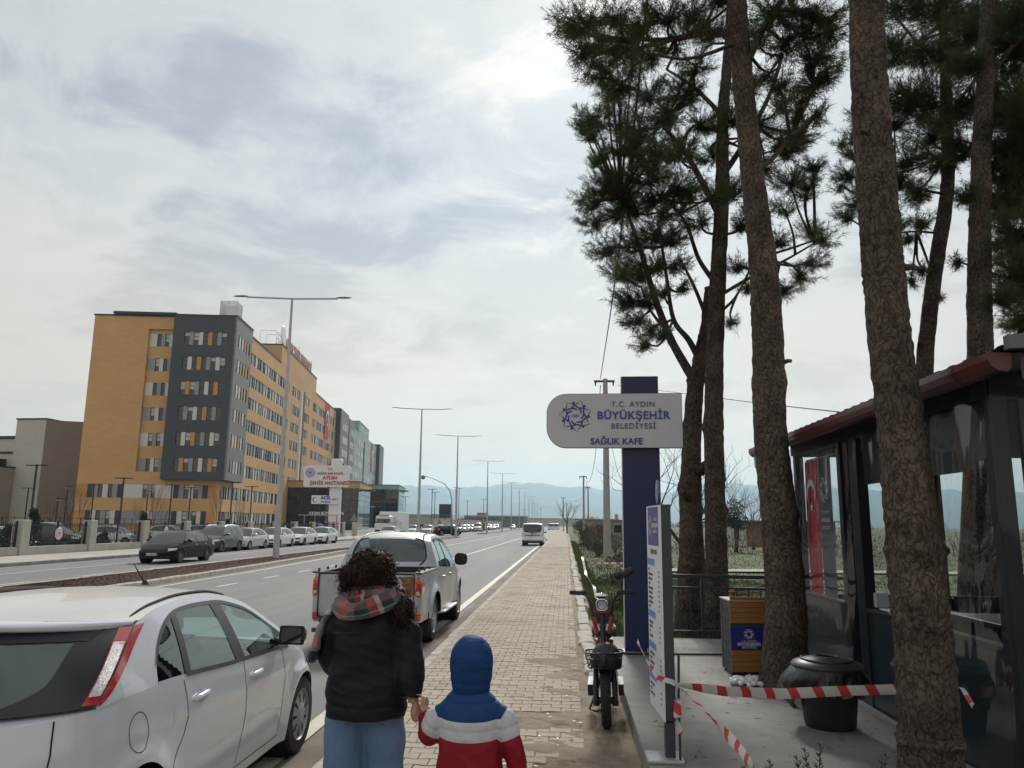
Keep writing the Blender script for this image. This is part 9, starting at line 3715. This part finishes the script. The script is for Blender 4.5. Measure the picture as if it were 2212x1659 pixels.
e_=at(914,1031,117)-b0
MB().box(tuple(e_),(0.55,0.5,0.6),ch=0.1).build('camera_box',mat('camera_grey',(0.14,0.145,0.15),0.5),cp)
# cloth caught on the fence
pc_=thing('purple_banner','crumpled lilac banner caught on the hospital fence','banner',(-26.4,83.3,0.6))
q=MB()
q.grid(lambda a,b:(lerp(-0.5,0.9,a)+0.1*sin(5*b),0.08*sin(9*a+4*b),lerp(0.0,1.1,b)*(1-0.25*a)+0.12*sin(6*a)),16,12)
q.build('cloth',mat('lilac_cloth',(0.22,0.20,0.48),0.7),pc_,smooth=True)
# beyond the junction: boundary wall, terraces, low sheds, thin far masts
bw=thing('boundary_wall','long cream boundary wall with dark railing beyond the junction','wall',(-24.5,142.5,0))
MB().bb(-0.2,0.2,0,150,0,2.6).build('wall',fcm,bw)
q=MB()
for k in range(60):
 q.bb(-0.03,0.03,k*2.5,k*2.5+.06,2.6,3.5)
for z in(2.7,3.4):
 q.bb(-0.03,0.03,0,150,z,z+.06)
q.build('wall_railing',blackst,bw)
gf=thing('gate_wall','dark slatted wall with white emblems beside the hospital entrance','wall',(-26.4,104,0))
MB().bb(0,8,-0.1,0.1,0,1.5).build('wall',mat('dark_slats',(0.03,0.032,0.035),0.6),gf)
gf.location=(-33,141,0.05)
FB='low buildings on the plain'
for x,y,w,d,h,c,l in((-62,300,30,20,4.5,'cream','flat cream building behind the boundary wall'),(-30,330,26,16,4.6,'grey','long pale roofed shed left of the far lamp posts'),(-8,520,40,20,5.0,'cream','far pale shed straight up the road'),(22,600,36,20,5.5,'grey','far grey shed right of the road'),(-70,250,14,14,6.5,'dark','dark flat block behind the billboard')):
 th=thing('low_building',l,'building',(x,y,0),0,FB)
 MB().bb(-w/2,w/2,0,d,0,h).build('wall',{'cream':cream,'grey':midgrey,'dark':slate}[c],th)
 MB().bb(-w/2-.4,w/2+.4,-.4,d+.4,h,h+.5).build('roof',mat('pale_roof',(0.45,0.46,0.47),0.6),th)
for k,(u,v,Y)in enumerate(((832,1070,170),(845,1060,165),(861,1062,180),(876,1072,190),(985,1052,200),(992,1054,190),(940,1063,165),(934,1056,150),(1045,1078,230),(1010,1082,220),(1130,1100,420),(1168,1098,450))):
 tlamp(u,v,Y,['far thin mast beside the teal pavilion','far thin mast right of the teal pavilion','far thin mast left of the camera pole','thin mast between pavilion and camera pole','far mast right of the camera pole','farther mast right of the camera pole','tall mast behind the boundary wall','tallest mast behind the boundary wall','far mast by the red board','far mast left of the red board','distant mast far up the road','most distant mast far up the road'][k])
# utility poles and cables on the right
polem=mat('concrete_pole',(0.33,0.32,0.30),0.85,var=0.1,vscale=1)
def upole(label,x,y,h,r,arm=0.55):
 th=thing('utility_pole',label,'utility pole',(x,y,0.08),0,'utility poles along the verge')
 MB().tube([(0,0,0),(0,0,h)],[r,r*0.6],10).build('pole',polem,th,smooth=40)
 MB().box((-0.05,0,h-0.12),(arm*2,0.12,0.1)).build('crossarm',mat('crossarm_wood',(0.10,0.075,0.055),0.9),th)
 for sx_ in(-1,1):
  MB().lathe([(0.03,0),(0.05,-0.06),(0.03,-0.12),(0.05,-0.18),(0.0,-0.2)],8,(sx_*arm*0.85-.05,0,h-0.17)).build('insulator',black,th)
 return th
upole('nearest concrete utility pole, behind the cafe sign',2.1,40.4,9.45,0.20)
upole('second utility pole up the verge, slimmer than the first',2.0,88,7.25,0.15,0.45)
upole('third utility pole, close right of the second',at(1271,1160,108).x,108,7.0,0.14,0.4)
upole('fourth utility pole near the end of the verge',at(1217,1150,190).x,190,8.2,0.16,0.5)
upole('fifth utility pole near the end of the verge, right of the fourth',at(1224,1150,215).x,215,7.4,0.15,0.5)
wirem=mat('cable_black',(0.02,0.02,0.022),0.6)
def wire(label,pts,r,n=40):
 q=MB()
 sp_=spline([(p,0)for p in pts],n)
 q.tube([p for p,_ in sp_],r,5)
 return tag(q.build('cable',wirem,smooth=True),label,'cable','overhead cables')
wire('thick twisted cable running from the nearest pole up past the pine crowns',[at(1297,818,40.3),at(1320,668,24),at(1343,490,16.5),at(1370,270,12.4),at(1392,60,10.2),at(1410,-130,9)],0.02,80)
wire('cable from the nearest pole behind the pines to the kiosk roof',[at(1335,833,40.2),at(1440,845,28),at(1620,868,18),at(1835,892,12.5)],0.014)
wire('sagging cable between the first and second utility poles',[at(1297,832,40.3),at(1290,940,52),at(1283,1005,66),at(1272,1040,80),at(1256,1031,87.8)],0.02)
wire('loose cable hanging right of the nearest pole below the sign',[at(1322,960,40.3),at(1326,985,40.1),at(1335,1020,39.9),at(1345,1040,39.8)],0.012)
wire('cable sagging from the second pole towards the third',[at(1268,1040,88),at(1262,1068,100),at(1248,1082,140),at(1224,1082,214)],0.02)
# shed in the field and the low house near the verge
sd_=thing('field_shed','flat roofed shed, half white plaster half brown brick, in the field','shed',(14.6,72,0.05))
brown=add_brick_lines(mat('brown_brick',(0.19,0.115,0.075),0.9,var=0.2,vscale=0.5),0.4,0.16,0.02,0.7,'wall')
MB().bb(0,1.65,0,5,0,2.15).build('white_wall',mat('old_plaster',(0.48,0.47,0.45),0.9,var=0.12,vscale=0.8),sd_)
MB().bb(1.65,9.5,-0.05,5,0,2.25).build('brick_wall',brown,sd_)
MB().bb(-0.6,9.8,-0.4,5.3,2.25,2.38).build('roof',mat('shed_roof',(0.22,0.2,0.18),0.8),sd_)
for x0,x1,z0,z1 in((0.55,1.0,0.7,1.75),(3.0,4.3,0.55,1.65)):
 w_=MB().bb(x0,x1,-0.1,-0.02,z0,z1).build('window',darkgap,sd_)
 q=MB()
 q.bb(x0-.05,x1+.05,-0.12,-0.05,z1,z1+.06)
 q.bb(x0-.05,x1+.05,-0.14,-0.05,z0-.06,z0)
 q.build('frame',mat('old_wood',(0.12,0.09,0.07),0.9),w_)
lh=thing('roadside_house','low pale flat roofed house behind the utility poles','house',(at(1266,1150,96).x,96,0.05))
MB().bb(0,6.5,0,6,0,2.3).build('wall',mat('pale_block',(0.36,0.34,0.31),0.9,var=0.15,vscale=0.6),lh)
MB().bb(-0.3,6.8,-0.3,6.2,2.3,2.45).build('roof',mat('shed_roof',(0.22,0.2,0.18),0.8),lh)
MB().bb(3.6,4.0,1,1.4,2.45,3.1).build('chimney',mat('pale_block',(0.36,0.34,0.31),0.9),lh)
for x in(1.2,3.4):
 MB().bb(x,x+0.9,-0.05,0.0,0.9,1.8).build('window',darkgap,lh)
# scrub on the skyline
sk=MB()
rn=random.Random(12)
for k in range(170):
 x=rn.uniform(-150,190)
 y=rn.uniform(300,700)
 if-26<x<-1:
  continue
 s_=rn.uniform(1.0,2.6)
 leafy(sk,(x,y,s_*.8),(s_*1.6,s_,s_),60,0.8,rn)
tag(sk.build('far_scrub',shrubm),kind='stuff')
# cigarette ends and scraps on the paving
lit=MB()
rn=random.Random(6)
for k in range(26):
 x,y=rn.uniform(-1.2,0.45),rn.uniform(5.5,13)
 a=rn.uniform(0,3.1)
 lit.box((x,y,0.163),(0.03,0.012,0.006),rz=a)
tag(lit.build('litter_scraps',whitem),kind='stuff')
# ================================================================== AIR
hz=MB()
hz.bb(-9700,9700,-350,12600,-6.0,480)
hm_=bpy.data.materials.new('haze')
hm_.use_nodes=True
nt=hm_.node_tree
nt.nodes.remove(nt.nodes['Principled BSDF'])
pvn=nt.nodes.new('ShaderNodeVolumePrincipled')
pvn.inputs['Color'].default_value=(0.58,0.84,1.0,1)
pvn.inputs['Density'].default_value=1.35e-4
pvn.inputs['Anisotropy'].default_value=0.55
nt.links.new(pvn.outputs[0],nt.nodes['Material Output'].inputs['Volume'])
tag(hz.build('haze',hm_),kind='stuff')
